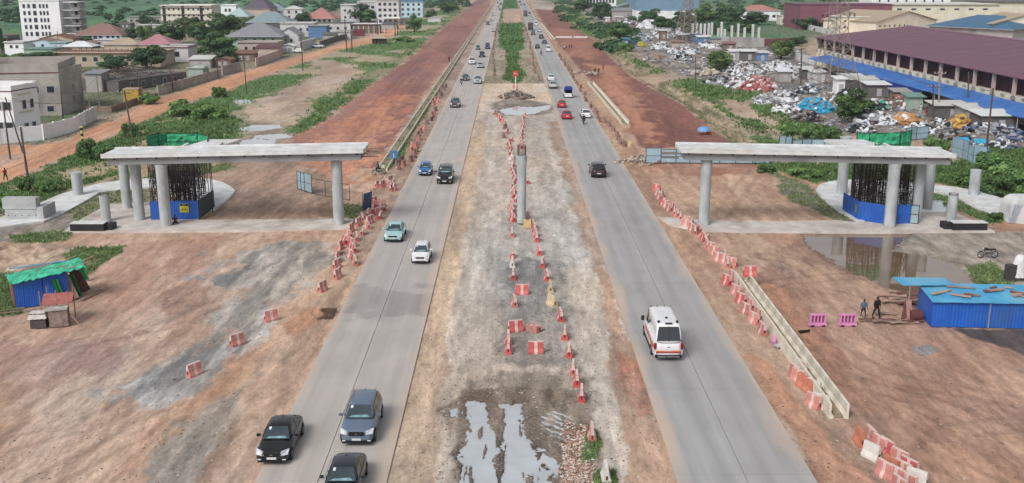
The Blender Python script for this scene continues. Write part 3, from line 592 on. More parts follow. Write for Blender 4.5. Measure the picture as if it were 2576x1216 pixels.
# ------------------------------------------------------------ concrete drains made of U-shaped segments
CON = pm('grey_concrete', S(196, 198, 200), S(168, 170, 172), .9, .8, bump=.25, bscale=6, dirt=S(150, 146, 140))
CONB = pm('cream_concrete', S(234, 228, 214, .88), S(202, 194, 178, .88), .8, .82, bump=.2, bscale=6, dirt=S(160, 146, 126))
CONW = pm('white_concrete', S(232, 233, 234, .84), S(196, 198, 200, .84), .7, .85, bump=.1, bscale=5, dirt=S(206, 200, 192))
SILT = pm('drain_silt', S(176, 156, 132), S(134, 118, 98), 1.2, .95, bump=.4)
def drain(label, pa, pb, w, h, seg, zb=-.1, wall=.12, maxp=140, jit=.01):
    A = Vector((*pa, 0)); B = Vector((*pb, 0)); D = (B - A); n = int(D.length / seg); rz = math.atan2(D.y, D.x) - math.pi / 2
    t = thing('drain', label, 'drain', (A.x, A.y, zb), rz)
    hw = w / 2; iw = hw - wall
    prof = [(-hw, 0), (hw, 0), (hw, h), (iw, h), (iw, h * .4)] + [(iw * math.cos(a), h * .4 - (h * .4 - .1) * math.sin(a)) for a in (R(45), R(90), R(135))] + [(-iw, h * .4), (-iw, h), (-hw, h)]
    def mk(L): 
        mb = MB(); mb.loft([[(x, .012, z) for x, z in prof], [(x, L - .012, z) for x, z in prof]]); return mb.mesh('drain_segment')
    me = mk(seg); me.materials.append(CONB)
    for k in range(min(n, maxp)):
        link('drain_segment', me, None, t, (random.uniform(-jit, jit), k * seg, random.uniform(-.012, .012)), (0, 0, random.uniform(-.003, .003)))
    mb = MB(); LL = n * seg; m_ = max(6, int(LL / 3)); mb.loft([[(-iw * random.uniform(.6, .8), LL * q / m_, .05), (iw * random.uniform(.6, .8), LL * q / m_, .05), (iw * .5, LL * q / m_, h * .2 + random.uniform(.04, .10)), (-iw * .5, LL * q / m_, h * .2 + random.uniform(.04, .10))] for q in range(m_ + 1)]); mb.build('silt', SILT, t)
    if n > maxp:
        m2 = mk((n - maxp) * seg); m2.materials.append(CONB); o = link('drain_segment', m2, None, t, (0, maxp * seg, 0)); o['kind'] = 'stuff'
    return t
g0, g1 = G(962, 430), G(1033, 304); g2 = G(1234, 18)
drain('long cream concrete drain between the left road and the red roadbed', g0, g2, 1.35, .55, 2.0, -.12)
drain('short cream concrete drain at the right roadside leading to the near end pit', G(2110, 1052), G(1858, 700), 1.15, .95, 2.0, -.08, .13)
drain('cream concrete drain beside the red roadbed right of the road, before the bridge', G(1572, 311), G(1484, 208), 1.5, .6, 2.0, -.1)
drain('far short cream drain beside the right road near the distant trucks', G(1392, 100), G(1357, 58), 1.4, .6, 4.0, -.1)

# ------------------------------------------------------------ ramps and plazas of new concrete
def slabpoly(name, pts, z0, z1, mat, label, cat=None):
    P = [G(x, y, z1) for x, y in pts]
    a = sum(P[i][0] * P[(i + 1) % len(P)][1] - P[(i + 1) % len(P)][0] * P[i][1] for i in range(len(P)))
    if a < 0: P = P[::-1]
    cx = sum(p[0] for p in P) / len(P); cy = sum(p[1] for p in P) / len(P)
    mb = MB(); mb.prism([(x - cx, y - cy) for x, y in P], z0, z1); o = mb.build(name, mat, None, bevel=.03, loc=(cx, cy, 0)); tag(o, label, None, None, 'structure'); return o
def rnd_curve(pts, n=4):
    out = []; N = len(pts)
    for i in range(N):
        p0, p1, p2, p3 = [np.array(pts[(i + k - 1) % N], float) for k in range(4)]
        for k in range(n):
            t = k / n; out.append(tuple(.5 * ((2 * p1) + (-p0 + p2) * t + (2 * p0 - 5 * p1 + 4 * p2 - p3) * t * t + (-p0 + 3 * p1 - 3 * p2 + p3) * t ** 3)))
    return out
PLZ = pm('dusty_plaza_concrete', S(222, 214, 208), S(188, 178, 170), .55, .85, bump=.15, bscale=4, dirt=S(146, 130, 120))
slabpoly('concrete_ramp', [(-60, 562), (0, 548), (60, 528), (100, 511), (150, 489), (200, 474), (250, 461), (300, 454), (350, 450), (382, 448), (470, 444), (532, 451), (562, 459), (580, 468), (592, 479), (580, 494), (560, 510), (541, 525), (500, 532), (470, 500), (382, 470), (305, 476), (250, 484), (217, 504), (162, 534), (110, 556), (60, 562), (0, 572), (-60, 580)], -.15, .18, CONW, 'white curved concrete ramp behind the left bridge scaffold')
slabpoly('concrete_plaza', [(157, 583), (180, 566), (215, 545), (275, 512), (330, 510), (400, 508), (470, 512), (500, 553), (700, 552), (892, 550), (884, 574), (640, 580)], -.15, .12, PLZ, 'dusty concrete footing slab under the left bridge columns')
slabpoly('concrete_plaza', [(1652, 545), (1788, 554), (1960, 556), (2110, 554), (2160, 560), (2200, 556), (2290, 548), (2317, 534), (2400, 533), (2440, 552), (2504, 582), (2200, 584), (1900, 582), (1763, 580), (1690, 566)], -.15, .12, PLZ, 'dusty concrete footing slab under the right bridge columns')
slabpoly('concrete_ramp', [(2052, 476), (2062, 464), (2084, 457), (2120, 452), (2200, 452), (2302, 459), (2345, 464), (2400, 470), (2470, 482), (2510, 495), (2560, 514), (2640, 530), (2640, 560), (2542, 557), (2500, 540), (2447, 520), (2407, 497), (2342, 480), (2300, 500), (2280, 530), (2220, 552), (2157, 556), (2110, 530), (2070, 500)], -.15, .18, CONW, 'white curved concrete ramp behind the right bridge scaffold')
# step under the ramp toe on the right
# ------------------------------------------------------------ columns
COL = pm('column_concrete', S(204, 209, 212, .86), S(160, 165, 168, .86), .9, .8, bump=.25, bscale=5, dirt=S(134, 130, 124), streak=(1, 1, .3))
def column(px, pyb, h, r, label, group=None, head=0, rebar=0, lean=None, cat='column', stained=False, name='concrete_column', capr=1.12):
    x, y = G(px, pyb, .1); t = thing(name, label, cat, (x, y, .1), random.uniform(0, 3), group)
    mb = MB(); n = 20
    hh = h - head; nl = max(2, int(hh / 2.4)); rings = []
    for k in range(nl + 1):
        z = hh * k / nl
        for e in ((-.012, 1), (.012, 1)) if 0 < k < nl else ((0, 1),):
            rr = r * (.985 if (0 < k < nl and e[0] < 0) else 1); rings.append([(rr * math.cos(2 * math.pi * i / n), rr * math.sin(2 * math.pi * i / n), z + e[0]) for i in range(n)])
    mb.loft(rings); mb.build('shaft', COL, t, True)
    if head:
        mb = MB(); mb.loft([[(rr * math.cos(2 * math.pi * i / n), rr * math.sin(2 * math.pi * i / n), z) for i in range(n)] for rr, z in ((r, hh), (r * capr, hh + head * .7), (r * capr, h))]); mb.build('head', COL, t, True)
    if rebar:
        for i in range(18):
            a = i * math.pi / 9; rr = r * .86; mb = MB(); mb.tube((rr * math.cos(a), rr * math.sin(a), h - .1), (rr * 1.02 * math.cos(a), rr * 1.02 * math.sin(a), h + rebar * random.uniform(.85, 1.05)), .032, n=5)
            mb.build('rebar', pm('rusty_rebar', S(112, 86, 74), S(80, 66, 62), 3, .9), t)
    return t
hL = lambda px, yb, yt: HH(yb, yt)
column(418, 568, 6.45, .57, 'front left column under the left bridge beam, in front of the blue hoarding', head=.5)
column(853, 564, 7.0, .56, 'lone column under the right end of the left bridge beam', head=.5)
column(320, 524, 6.6, .52, 'leftmost column behind the left bridge beam', head=.3)
column(352, 553, 6.5, .55, 'grey column second from left under the left bridge beam', head=.3)
column(1770, 566, 7.0, .56, 'lone column under the left end of the right bridge beam', head=.5)
column(2237, 569, 6.5, .58, 'front column under the right bridge, before the blue hoarding', head=.5)
column(2304, 556, 6.5, .52, 'shaded column just right of the right scaffold hoarding', head=.3)
column(2332, 526, 6.6, .52, 'rightmost column behind the right bridge beam', head=.3)
column(2117, 489, 6.8, .62, 'column left of the right scaffold standing on the white ramp', head=.3)
column(197, 491, HH(491, 434), .60, 'free standing short column on the left white ramp', head=.35, capr=1.05)
column(268, 557, HH(557, 492), .50, 'short stub column at the left edge of the left footing slab', head=0, rebar=.25)
column(2449, 491, HH(491, 428), .60, 'free standing short column on the right white ramp', head=.35, capr=1.05)
column(2391, 564, HH(564, 492), .50, 'short stub column at the right edge of the right footing slab', head=0, rebar=.25)
column(1312, 560, HH(560, 392), .48, 'tall lone column in the middle of the median with bare rebar on top', head=1.1, rebar=1.1, capr=1.18)

# ------------------------------------------------------------ bridge beams
def bridge(label, pl, pr, yf, depth, hl, hr, side, stub):
    # pl, pr: picture x of the two ends ; yf: world distance of the front edge
    z = yf * CP; xl = (pl - 1282) / F * (yf * CP + (CH - hl) * SP); xr = (pr - 1282) / F * (yf * CP + (CH - hr) * SP)
    L = xr - xl; sl = math.atan2(hr - hl, L)
    t = thing('bridge_deck', label, 'bridge', (xl, yf, 0))
    def bx(name, x0, x1, y0, y1, zt0, zb0, mat, bev=.02): # z measured from the deck top line
        mb = MB(); f = lambda x: hl + (hr - hl) * x / L
        v = [(x, y, f(x) + zz) for x in (x0, x1) for y in (y0, y1) for zz in (zb0, zt0)]
        mb._add(v, [(0, 1, 3, 2), (4, 6, 7, 5), (0, 4, 5, 1), (2, 3, 7, 6), (1, 5, 7, 3), (0, 2, 6, 4)]); return mb.build(name, mat, t, bevel=bev)
    bx('deck_slab', 0, L, 0, depth, 0, -.36, CONW)
    GIR = pm('girder_concrete', S(164, 164, 166), S(142, 142, 146), .6, .85, bump=.15, bscale=5, dirt=S(112, 108, 104))
    ins = .45
    bx('girder', ins, L - .35, .45, depth - .45, -.362, -1.12, GIR)
    bx('kerb', 0, L, 0, .14, .10, .002, CONW, .01); bx('kerb', 0, L, depth - .16, depth, .16, .002, CONW, .01)
    k = int(L / 2.1)
    for i in range(k): # drain holes under the slab edge
        x = 1 + i * (L - 2) / (k - 1) + random.uniform(-.3, .3); f = hl + (hr - hl) * x / L
        mb = MB(); mb.tube((x, .3, f - .47), (x, .47, f - .47), .09, n=8); mb.build('drain_hole', pm('black_hole', S(24, 24, 26), None, 1, .9), t)
    # side deck that branches away behind
    x0, x1 = stub; mb = MB(); f = lambda x: hl + (hr - hl) * x / L
    pts = [(x0, depth + .003), (x1, depth + .003), (x1 - side * .0 + 1.2 * side, depth + 5.2), (x0 + 1.2 * side, depth + 5.2)]
    mb.prism(pts, f((x0 + x1) / 2) - .30, f((x0 + x1) / 2) - .01); mb.build('side_deck', CONW, t, bevel=.02)
    for xx in (x0, x1): 
        mb = MB(); zt = f(xx); mb._add([(xx + s, y, zz) for s in (-.13, .13) for y in (depth, depth + 2.0) for zz in (zt - .02, zt + .16)], [(0, 1, 3, 2), (4, 6, 7, 5), (0, 4, 5, 1), (2, 3, 7, 6), (1, 5, 7, 3), (0, 2, 6, 4)])
        mb.build('kerb', CONW, t, bevel=.02)
    # shuttering boards sticking out of the unfinished end
    e = L if side > 0 else 0; s = 1 if side > 0 else -1; f_ = hr if side > 0 else hl
    FW = pm('formwork_timber', S(150, 136, 126), S(104, 94, 88), 2, .9, rnd=.2)
    for i in range(7):
        mb = MB(); mb.box((e + s * (.55 + random.uniform(-.1, .45)), .6 + i * .5, f_ - random.choice((.5, .72, .95))), (1.7, .2, .06), rz=random.uniform(-.12, .12)); mb.build('board', FW, t)
    return t
bridge('left bridge beam: white deck on grey girder over four columns', 253, 914, 102.3, 4.0, 7.62, 8.15, 1, (7.0, 10.6))
bridge('right bridge beam: white deck on grey girder over the columns and puddle', 1714, 2408, 102.3, 4.0, 8.15, 7.62, -1, (18.2, 22.4))

# ------------------------------------------------------------ scaffold towers with hoarding and green netting
RUST = pm('scaffold_steel', S(92, 84, 82), S(60, 54, 54), 3, .7, metal=.3, rnd=.25)
NET = pm('green_netting', S(70, 182, 134, .9), S(44, 150, 108, .9), 1.4, .8, rnd=.15)
HOB = pm('blue_sheet_metal', S(36, 104, 200), S(28, 84, 176), .5, .45, spec=.5, dirt=S(48, 92, 160))
HOD = pm('dark_sheet_metal', S(62, 74, 78), S(46, 56, 60), .5, .5)
def panelwall(parent, A, B, z0, h, mat, name='panel', w=1.0, rib=.03, th=.03, post=None, z1=None):
    A = Vector((A[0], A[1], 0)); B = Vector((B[0], B[1], 0)); D = B - A; n = max(1, round(D.length / w)); u = D.normalized(); nrm = Vector((-u.y, u.x, 0)); ww = D.length / n
    for k in range(n):
        mb = MB(); m = 6; pts = []
        for i in range(m * 2 + 1):
            s = .01 + (ww - .02) * i / (m * 2); o = rib * (1 if (i // 1) % 2 else 0); pts.append((s, o))
        ring = [(A + u * (k * ww + s) + nrm * o) for s, o in pts] + [(A + u * (k * ww + s) + nrm * (o - th)) for s, o in pts[::-1]]
        mb.loft([[(p.x, p.y, z0) for p in ring], [(p.x, p.y, z0 + h + random.uniform(-.015, .015)) for p in ring]]); mb.build(name, mat, parent)
    if post:
        for k in range(n + 1):
            p = A + u * (k * ww) - nrm * .05; mb = MB(); mb.box((p.x, p.y, z0 + h / 2), (.07, .07, h + .1), rz=math.atan2(u.y, u.x)); mb.build('post', post, parent)
def scaffold(label, foot, top, seed, net_pts, net_z, name='scaffold_tower'):
    r = random.Random(seed); P = [Vector((*G(*p), 0)) for p in foot]; c = sum(P, Vector()) / len(P)
    t = thing(name, label, 'scaffold', (c.x, c.y, .15)); P = [p - c for p in P]
    # P: front-left, front-right, back-right, back-left
    def at(u, v): return (P[0] * (1 - u) + P[1] * u) * (1 - v) + (P[3] * (1 - u) + P[2] * u) * v
    nu, nv = 9, 7; pts = {}
    for i in range(nu):
        for j in range(nv):
            p = at(i / (nu - 1), j / (nv - 1)) + Vector((r.uniform(-.15, .15), r.uniform(-.15, .15), 0)); pts[i, j] = p
            mb = MB(); mb.tube(p, p + Vector((r.uniform(-.05, .05), r.uniform(-.05, .05), top * r.uniform(.93, 1.0))), .04, n=5); mb.build('standard', RUST, t)
    for lv in range(1, 6):
        z = top * lv / 5.4
        for i in range(nu): 
            mb = MB(); mb.tube(pts[i, 0] + Vector((0, 0, z)), pts[i, nv - 1] + Vector((0, 0, z + r.uniform(-.1, .1))), .032, n=4); mb.build('ledger', RUST, t)
        for j in range(nv):
            mb = MB(); mb.tube(pts[0, j] + Vector((0, 0, z)), pts[nu - 1, j] + Vector((0, 0, z + r.uniform(-.1, .1))), .032, n=4); mb.build('ledger', RUST, t)
    mb = MB()
    for k in range(210):
        a = pts[r.randrange(nu), r.randrange(nv)]; b = pts[r.randrange(nu), r.randrange(nv)]
        if (a - b).length > 3.2 or a is b: continue
        z = r.uniform(.2, top * .75); mb.tube(a + Vector((0, 0, z)), b + Vector((0, 0, z + r.uniform(.8, 2.2))), .026, n=4)
    for k in range(260):
        a = at(r.random(), r.random()); z = r.uniform(0, top * .5); mb.tube(a + Vector((0, 0, z)), a + Vector((r.uniform(-.2, .2), r.uniform(-.2, .2), z + r.uniform(1.5, 3.5))), .024, n=4)
    o = mb.build('brace', RUST, t); o['kind'] = 'stuff'
    # netting on a frame at the top
    N = [Vector((*G(x, y, net_z[0]), net_z[0])) - Vector((c.x, c.y, .15)) for x, y in net_pts]
    for k in range(len(N) - 1):
        a, b = N[k], N[k + 1]; mb = MB(); nn = 10; rows = []
        for zz in range(5):
            rows.append([(a + (b - a) * (i / nn) + Vector((r.uniform(-.06, .06), r.uniform(-.12, .12), (net_z[1] - net_z[0]) * zz / 4 + r.uniform(-.05, .05)))) for i in range(nn + 1)])
        vs = [tuple(p) for row in rows for p in row] + [tuple(p + Vector((0, .02, 0))) for row in rows for p in row]; off = (nn + 1) * 5
        fs = [(i + j * (nn + 1), i + 1 + j * (nn + 1), i + 1 + (j + 1) * (nn + 1), i + (j + 1) * (nn + 1)) for j in range(4) for i in range(nn)]
        mb._add(vs, fs + [tuple(q_ + off for q_ in reversed(f)) for f in fs]); mb.build('net', NET, t, fix=False)
        for p in (a, b): m2 = MB(); m2.tube(p - Vector((0, 0, 1.5)), p + Vector((0, 0, net_z[1] - net_z[0] + .15)), .045, n=5); m2.build('net_post', pm('dark_green_pole', S(30, 70, 56), None, 2, .7), t)
        for zz in (.35, .95): m2 = MB(); m2.tube(a + Vector((0, -.05, (net_z[1] - net_z[0]) * zz)), b + Vector((0, -.05, (net_z[1] - net_z[0]) * zz)), .035, n=5); m2.build('net_rail', pm('dark_green_pole', S(30, 70, 56), None, 2, .7), t)
    return t
sc1 = scaffold('rusty scaffold forest with green net under the left bridge', [(385, 545), (495, 545), (530, 512), (395, 505)], 6.3, 3, [(380, 372), (400, 364), (420, 360)], (7.3, 8.3))
# green net screens seen over the deck
def netscreen(label, pts, z0, z1):
    c = Vector((*G(pts[0][0], pts[0][1], z0), 0)); t = thing('safety_net', label, 'safety net', c); r = random.Random(len(pts))
    for k in range(len(pts) - 1):
        a = Vector((*G(*pts[k], z0), z0)) - c; b = Vector((*G(*pts[k + 1], z0), z0)) - c; nn = 10; mb = MB(); rows = []
        for zz in range(5): rows.append([(a + (b - a) * (i / nn) + Vector((0, r.uniform(-.12, .12), (z1 - z0) * zz / 4))) for i in range(nn + 1)])
        vs = [tuple(p) for row in rows for p in row] + [tuple(p + Vector((0, .03, 0))) for row in rows for p in row]; off = (nn + 1) * 5
        fs = [(i + j * (nn + 1), i + 1 + j * (nn + 1), i + 1 + (j + 1) * (nn + 1), i + (j + 1) * (nn + 1)) for j in range(4) for i in range(nn)]
        mb._add(vs, fs + [tuple(q_ + off for q_ in reversed(f)) for f in fs]); mb.build('net', NET, t, fix=False)
        for p in (a, b): m2 = MB(); m2.tube((p.x, p.y, .1), p + Vector((0, 0, z1 - z0 + .15)), .05, n=5); m2.build('pole', RUST, t)
        for zz in (.3, .98): m2 = MB(); m2.tube(a + Vector((0, -.06, (z1 - z0) * zz)), b + Vector((0, -.06, (z1 - z0) * zz)), .04, n=5); m2.build('rail', RUST, t)
netscreen('green safety net screen standing behind the left bridge deck', [(372, 374), (402, 366), (498, 366), (527, 374), (524, 385)], 6.6, 8.0)
netscreen('green safety net screen standing behind the right bridge deck', [(2153, 376), (2185, 378), (2262, 376), (2290, 370)], 6.4, 8.3)
scaffold('rusty scaffold forest with timber props under the right bridge', [(2150, 548), (2270, 556), (2300, 528), (2140, 505)], 6.3, 9, [(2200, 380), (2215, 380)], (7.2, 7.9))
t = thing('hoarding', 'blue and dark sheet metal hoarding round the left scaffold base', 'hoarding', (0, 0, 0))
a, b, c_, d_ = G(380, 556), G(501, 554), G(540, 524), G(372, 520)
panelwall(t, a, b, .1, 2.0, HOB, 'blue_panel', 1.25); panelwall(t, b, c_, .1, 2.0, HOD, 'dark_panel', 1.6, rib=-.02)
mb = MB(); p = Vector((*G(466, 555), 0)) ; mb.box((p.x, a[1] - .08 + (b[1] - a[1]) * .7, 1.35), (.95, .03, .95)); s_ = mb.build('warning_sign', pm('yellow_sign', S(214, 204, 60), S(196, 184, 52), 3, .6), t)
mb = MB(); mb.box((p.x, a[1] - .105 + (b[1] - a[1]) * .7, 1.68), (.88, .02, .24)); mb.build('black_band', pm('sign_black', S(30, 30, 30), None, 3, .6), s_)
for k in range(5): mb = MB(); mb.box((p.x - .3 + k * .15, a[1] - .105 + (b[1] - a[1]) * .7, 1.12 + (k % 2) * .12), (.1, .02, .13), ry=.5 * (k % 3 - 1)); mb.build('mark', MATS['sign_black'], s_)
mb = MB(); mb.box((p.x, a[1] - .12 + (b[1] - a[1]) * .7, 1.68), (.4, .02, .05)); mb.build('mark', pm('sign_white', S(220, 220, 220), None, 3, .6), s_)
t = thing('hoarding', 'blue sheet metal hoarding round the right scaffold base', 'hoarding', (0, 0, 0))
H4 = [G(2119, 531), G(2157, 556), G(2224, 567), G(2288, 565)]
for k in range(3): panelwall(t, H4[k], H4[k + 1], .1, 2.0, HOB, 'blue_panel', 1.3)
mb = MB(); q0 = Vector((*H4[0], 0)).lerp(Vector((*H4[1], 0)), .86); mb.box((q0.x - .05, q0.y - .12, 1.2), (.6, .03, .95), rz=math.atan2(H4[1][1] - H4[0][1], H4[1][0] - H4[0][0])); mb.build('faded_sign', pm('faded_yellow', S(132, 134, 84), S(110, 116, 84), 3, .8), t)
gx = H4[3]
mb = MB()
for zz in (.15, 1.1, 2.05): mb.tube((gx[0], gx[1], zz), (gx[0] + .75, gx[1] - .25, zz), .04)
for xx in (0, .75): mb.tube((gx[0] + xx, gx[1] - xx / 3, .1), (gx[0] + xx, gx[1] - xx / 3, 2.1), .04)
mb.build('gate_frame', pm('black_steel', S(36, 40, 44), None, 3, .6), t)
mb = MB(); mb.box((gx[0] + .38, gx[1] - .12, 1.05), (.7, .02, 1.8), rz=-.32); mb.build('gate_leaf', pm('light_blue_sheet', S(178, 204, 220), S(150, 178, 196), .8, .5, dirt=S(150, 160, 160)), t)
# black box kerbs and abutments
BLK = pm('black_bitumen_coat', S(48, 46, 52), S(36, 34, 40), 1, .7); 
for lb, px0, px1, py, fl in (('low black coated footing with white top at the front left of the left slab', 177, 262, 585, 1), ('low black coated footing with white top at the front right of the right slab', 2397, 2483, 583, -1)):
    a = G(px0, py); b = G(px1, py); t = thing('footing_block', lb, 'footing', ((a[0] + b[0]) / 2, a[1], 0)); w = b[0] - a[0]
    mb = MB(); mb.box((0, .6, .42), (w, 1.2, .86)); mb.build('black_sides', BLK, t, bevel=.02)
    mb = MB(); mb.box((0, .6, .88), (w + .04, 1.24, .06)); mb.build('white_top', CONW, t)
    mb = MB(); mb.box((fl * (w / 2 + .34), 1.1, .36), (.66, 1.3, .74)); mb.build('black_step', BLK, t, bevel=.02)
a = G(11, 556); b = G(96, 556); t = thing('abutment_wall', 'pale concrete abutment block on the end of the left ramp', 'concrete block', ((a[0] + b[0]) / 2, a[1], 0)); w = b[0] - a[0]
mb = MB(); mb.box((0, .5, .62), (w - .3, 1, 1.2)); mb.build('lower_block', CON, t, bevel=.03); mb = MB(); mb.box((0, .48, 1.84), (w, 1.04, 1.2)); mb.build('upper_block', CON, t, bevel=.03)
mb = MB(); mb.box((w / 2 + .25, 1.5, .75), (.8, 3.0, 1.46)); mb.build('side_wall', CON, t, bevel=.03)
for i in range(2):
    for k in range(5): mb = MB(); mb.tube((-w / 2 + .5 + k * .72, -.03, .6 + i * 1.25), (-w / 2 + .5 + k * .72, .05, .6 + i * 1.25), .05, n=6); mb.build('tie_hole', MATS['black_hole'], t)
a = G(2566, 562); t = thing('abutment_wall', 'white curved abutment with draped sheet at the right picture edge', 'concrete block', (a[0], a[1], 0))
mb = MB(); n = 8; rings = []
for y in (0, 2.6): rings.append([(-1.2, y, 0), (3.2, y, 0), (3.2, y, 2.6)] + [(.1 - 1.1 * math.sin(R(90 * k / n)), y, 1.5 + 1.1 * math.cos(R(90 * k / n))) for k in range(n + 1)])
mb.loft(rings); mb.build('wall', CONW, t)
for k in range(4): mb = MB(); mb.tube((-1.2 + k * .18, -.08, .1), (-.75 + k * .22, -.08, 2.0), .06, n=6); mb.build('fold', pm('grey_sheet', S(190, 196, 210), S(150, 156, 172), 3, .7), t)
mb = MB(); a = G(1286 + 41, 574); t = thing('block', 'sandy yellow concrete block at the foot of the lone median column', 'concrete block', (a[0], a[1], -.05)); mb.box((0, .4, .42), (.85, .7, .84), taper=.92); mb.build('body', pm('sandy_block', S(228, 196, 140), S(204, 176, 130), 2, .9), t, bevel=.04)
mb = MB(); mb.box((0, .4, .87), (.3, .1, .08)); mb.build('lifting_eye', RUST, t)

# ------------------------------------------------------------ plastic barriers
REDM = pm('red_plastic', S(214, 104, 104), S(192, 86, 88), 2.5, .55, rnd=.22, dirt=S(190, 140, 124))
PINKM = pm('faded_red_plastic', S(216, 152, 142), S(194, 124, 116), 2.5, .65, rnd=.2, dirt=S(180, 142, 124))
DUSTM = pm('dusty_brown_plastic', S(160, 132, 122), S(132, 104, 98), 2.5, .8, rnd=.25)
WHM = pm('white_plastic', S(236, 212, 206), S(214, 182, 174), 2.5, .6, rnd=.08, dirt=S(206, 176, 160))
CRM = pm('cream_plastic', S(226, 204, 170), S(204, 180, 148), 2.5, .7, rnd=.08)
ORM = pm('orange_brown_plastic', S(214, 140, 112), S(186, 116, 94), 2.5, .7)
WPL = pm('dirty_white_plastic', S(232, 228, 222), S(212, 206, 198), 2.5, .65)
def jersey(L, w, h, x0, x1): # profile lofted along x
    pr = [(-w / 2, 0), (w / 2, 0), (w / 2, h * .2), (w * .26, h * .46), (w * .17, h * .96), (w * .12, h), (-w * .12, h), (-w * .17, h * .96), (-w * .26, h * .46), (-w / 2, h * .2)]
    return [[(x, y, z) for y, z in pr] for x in (x0, x1)]
BM = {}
for nm, (m1, m2) in {'red': (REDM, WHM), 'pink': (PINKM, WHM), 'dusty': (DUSTM, DUSTM), 'cream': (CRM, CRM), 'orange': (ORM, ORM), 'white': (WPL, WPL)}.items():
    L, w, h = 1.05, .5, .86
    mb = MB()
    mb.loft(jersey(L, w, h, -L / 2, L / 2)); body = mb.mesh('body', bevel=.025); body.materials.append(m1)
    mb = MB(); mb.loft(jersey(.22, w + .012, h + .008, -.11, .11)); st = mb.mesh('white_band'); st.materials.append(m2)
    mb = MB(); mb.box((0, 0, h + .012), (L * .99, w * .30, .03)); tp = mb.mesh('top_strip'); tp.materials.append(m2)
    mb = MB(); mb.box((-L / 2 - .004, 0, h * .40), (.03, w * .2, h * .26)); sl_ = mb.mesh('end_slot'); sl_.materials.append(pm('slot_dark', S(120, 50, 52) if nm in ('red', 'pink') else S(120, 104, 90), None, 3, .8))
    mb = MB(); mb._add([(-L / 2 - e, y * q, z) for e in (0, .012) for y, z, q in ((-.115, h * .56, 1), (.115, h * .56, 1), (.085, h * .97, 1), (-.085, h * .97, 1))], [(3, 2, 1, 0), (4, 5, 6, 7), (0, 1, 5, 4), (1, 2, 6, 5), (2, 3, 7, 6), (3, 0, 4, 7)]); cp_ = mb.mesh('end_cap'); cp_.materials.append(m2)
    BM[nm] = (body, st, tp, sl_, cp_)
NBAR = [0]
def barrier(px, py, kind, ang, label, group='plastic barriers along the roadside', tip=None, z=None, full=True, xy=None):
    x, y = xy if xy else G(px, py); zz = (hz(x, y) if z is None else z)
    o = thing('barrier', label, 'barrier', (x, y, zz - .02), ang, group)
    if tip == 'side': o.rotation_euler = (math.pi / 2, 0, ang); o.location.z += .27
    if tip == 'lean': o.rotation_euler = (.35, 0, ang)
    b = BM[kind]; link('body', b[0], None, o)
    if full:
        if kind in ('red', 'pink'): link('white_band', b[1], None, o)
        link('top_strip', b[2], None, o); link('end_slot', b[3], None, o); e = link('end_slot', b[3], None, o); e.rotation_euler = (0, 0, math.pi)
        if kind in ('red', 'pink'): link('end_cap', b[4], None, o); e = link('end_cap', b[4], None, o); e.rotation_euler = (0, 0, math.pi)
    NBAR[0] += 1; return o
EN = math.pi / 2 # end-on to the camera
KN = {'red': 'red and white', 'pink': 'faded pink', 'dusty': 'dusty brown', 'cream': 'cream', 'orange': 'orange brown', 'white': 'dirty white'}
# near left singles
for lb, x, y, a in (('nearest of the lone pink barriers left of the left road', 489, 942, 1.0), ('lone pink barrier left of the road, left of the earth pit', 597, 866, .85), ('lone pink barrier just left of the brown earth pit', 682, 806, .75),
                    ('lone barrier left of the road, below the pink barrier row', 811, 730, 1.2), ('barrier just above the lone one, at the foot of the pink row', 849, 698, 1.3)):
    barrier(x, y, 'pink', a, lb)
def brow(pts, kinds, words, step, jitx, group, two=0, ang=EN, aj=.35, start=0, full=True, tilt=.08):
    P = [Vector(G(*p)) for p in pts]; seglen = [(P[i + 1] - P[i]).length for i in range(len(P) - 1)]; tot = sum(seglen); d = 0; i = 0
    while d < tot:
        q = d; k = 0
        while k < len(seglen) - 1 and q > seglen[k]: q -= seglen[k]; k += 1
        p = P[k].lerp(P[k + 1], q / seglen[k]); side = 0
        if two: side = (-two / 2, two / 2)[i % 2]
        kd = random.choice(kinds)
        barrier(0, 0, kd, ang + random.uniform(-aj, aj), f'{ordw(i + start)} barrier from the near end, {words}', group, xy=(p.x + side + random.uniform(-jitx, jitx), p.y + random.uniform(-.15, .15)), tip='lean' if random.random() < tilt else None, full=full)
        i += 1; d += step * random.uniform(.75, 1.3)
    return i
brow([(868, 672), (863, 645), (872, 612), (893, 590), (912, 572), (932, 552), (946, 532), (950, 512)], ['pink', 'pink', 'red'], 'crowded pink row by the left plaza', 1.05, .35, 'crowded row of pink barriers by the left plaza', two=1.15, aj=.8, tilt=.2)
for i, (x, y) in enumerate([(951, 470), (961, 470), (972, 468), (981, 458), (983, 480), (992, 478), (990, 468), (979, 470), (968, 462)]):
    barrier(x, y, 'pink', EN + random.uniform(-.5, .5), f'{ordw(i)} barrier from the left in the small pink cluster beside the drain end', 'small cluster of pink barriers beside the drain end')
brow([(1000, 416), (1020, 405), (1035, 388), (1046, 365), (1058, 340), (1070, 315), (1086, 290), (1102, 250), (1118, 218)], ['dusty', 'dusty', 'pink'], 'dusty row along the left drain', 3.4, .5, 'dusty barriers between the left drain and the road', full=False, aj=.6)
brow([(1010, 425), (1030, 404), (1045, 380), (1055, 360)], ['dusty', 'pink'], 'second dusty row beside the left drain', 3.0, .4, 'dusty barriers between the left drain and the road', full=False)
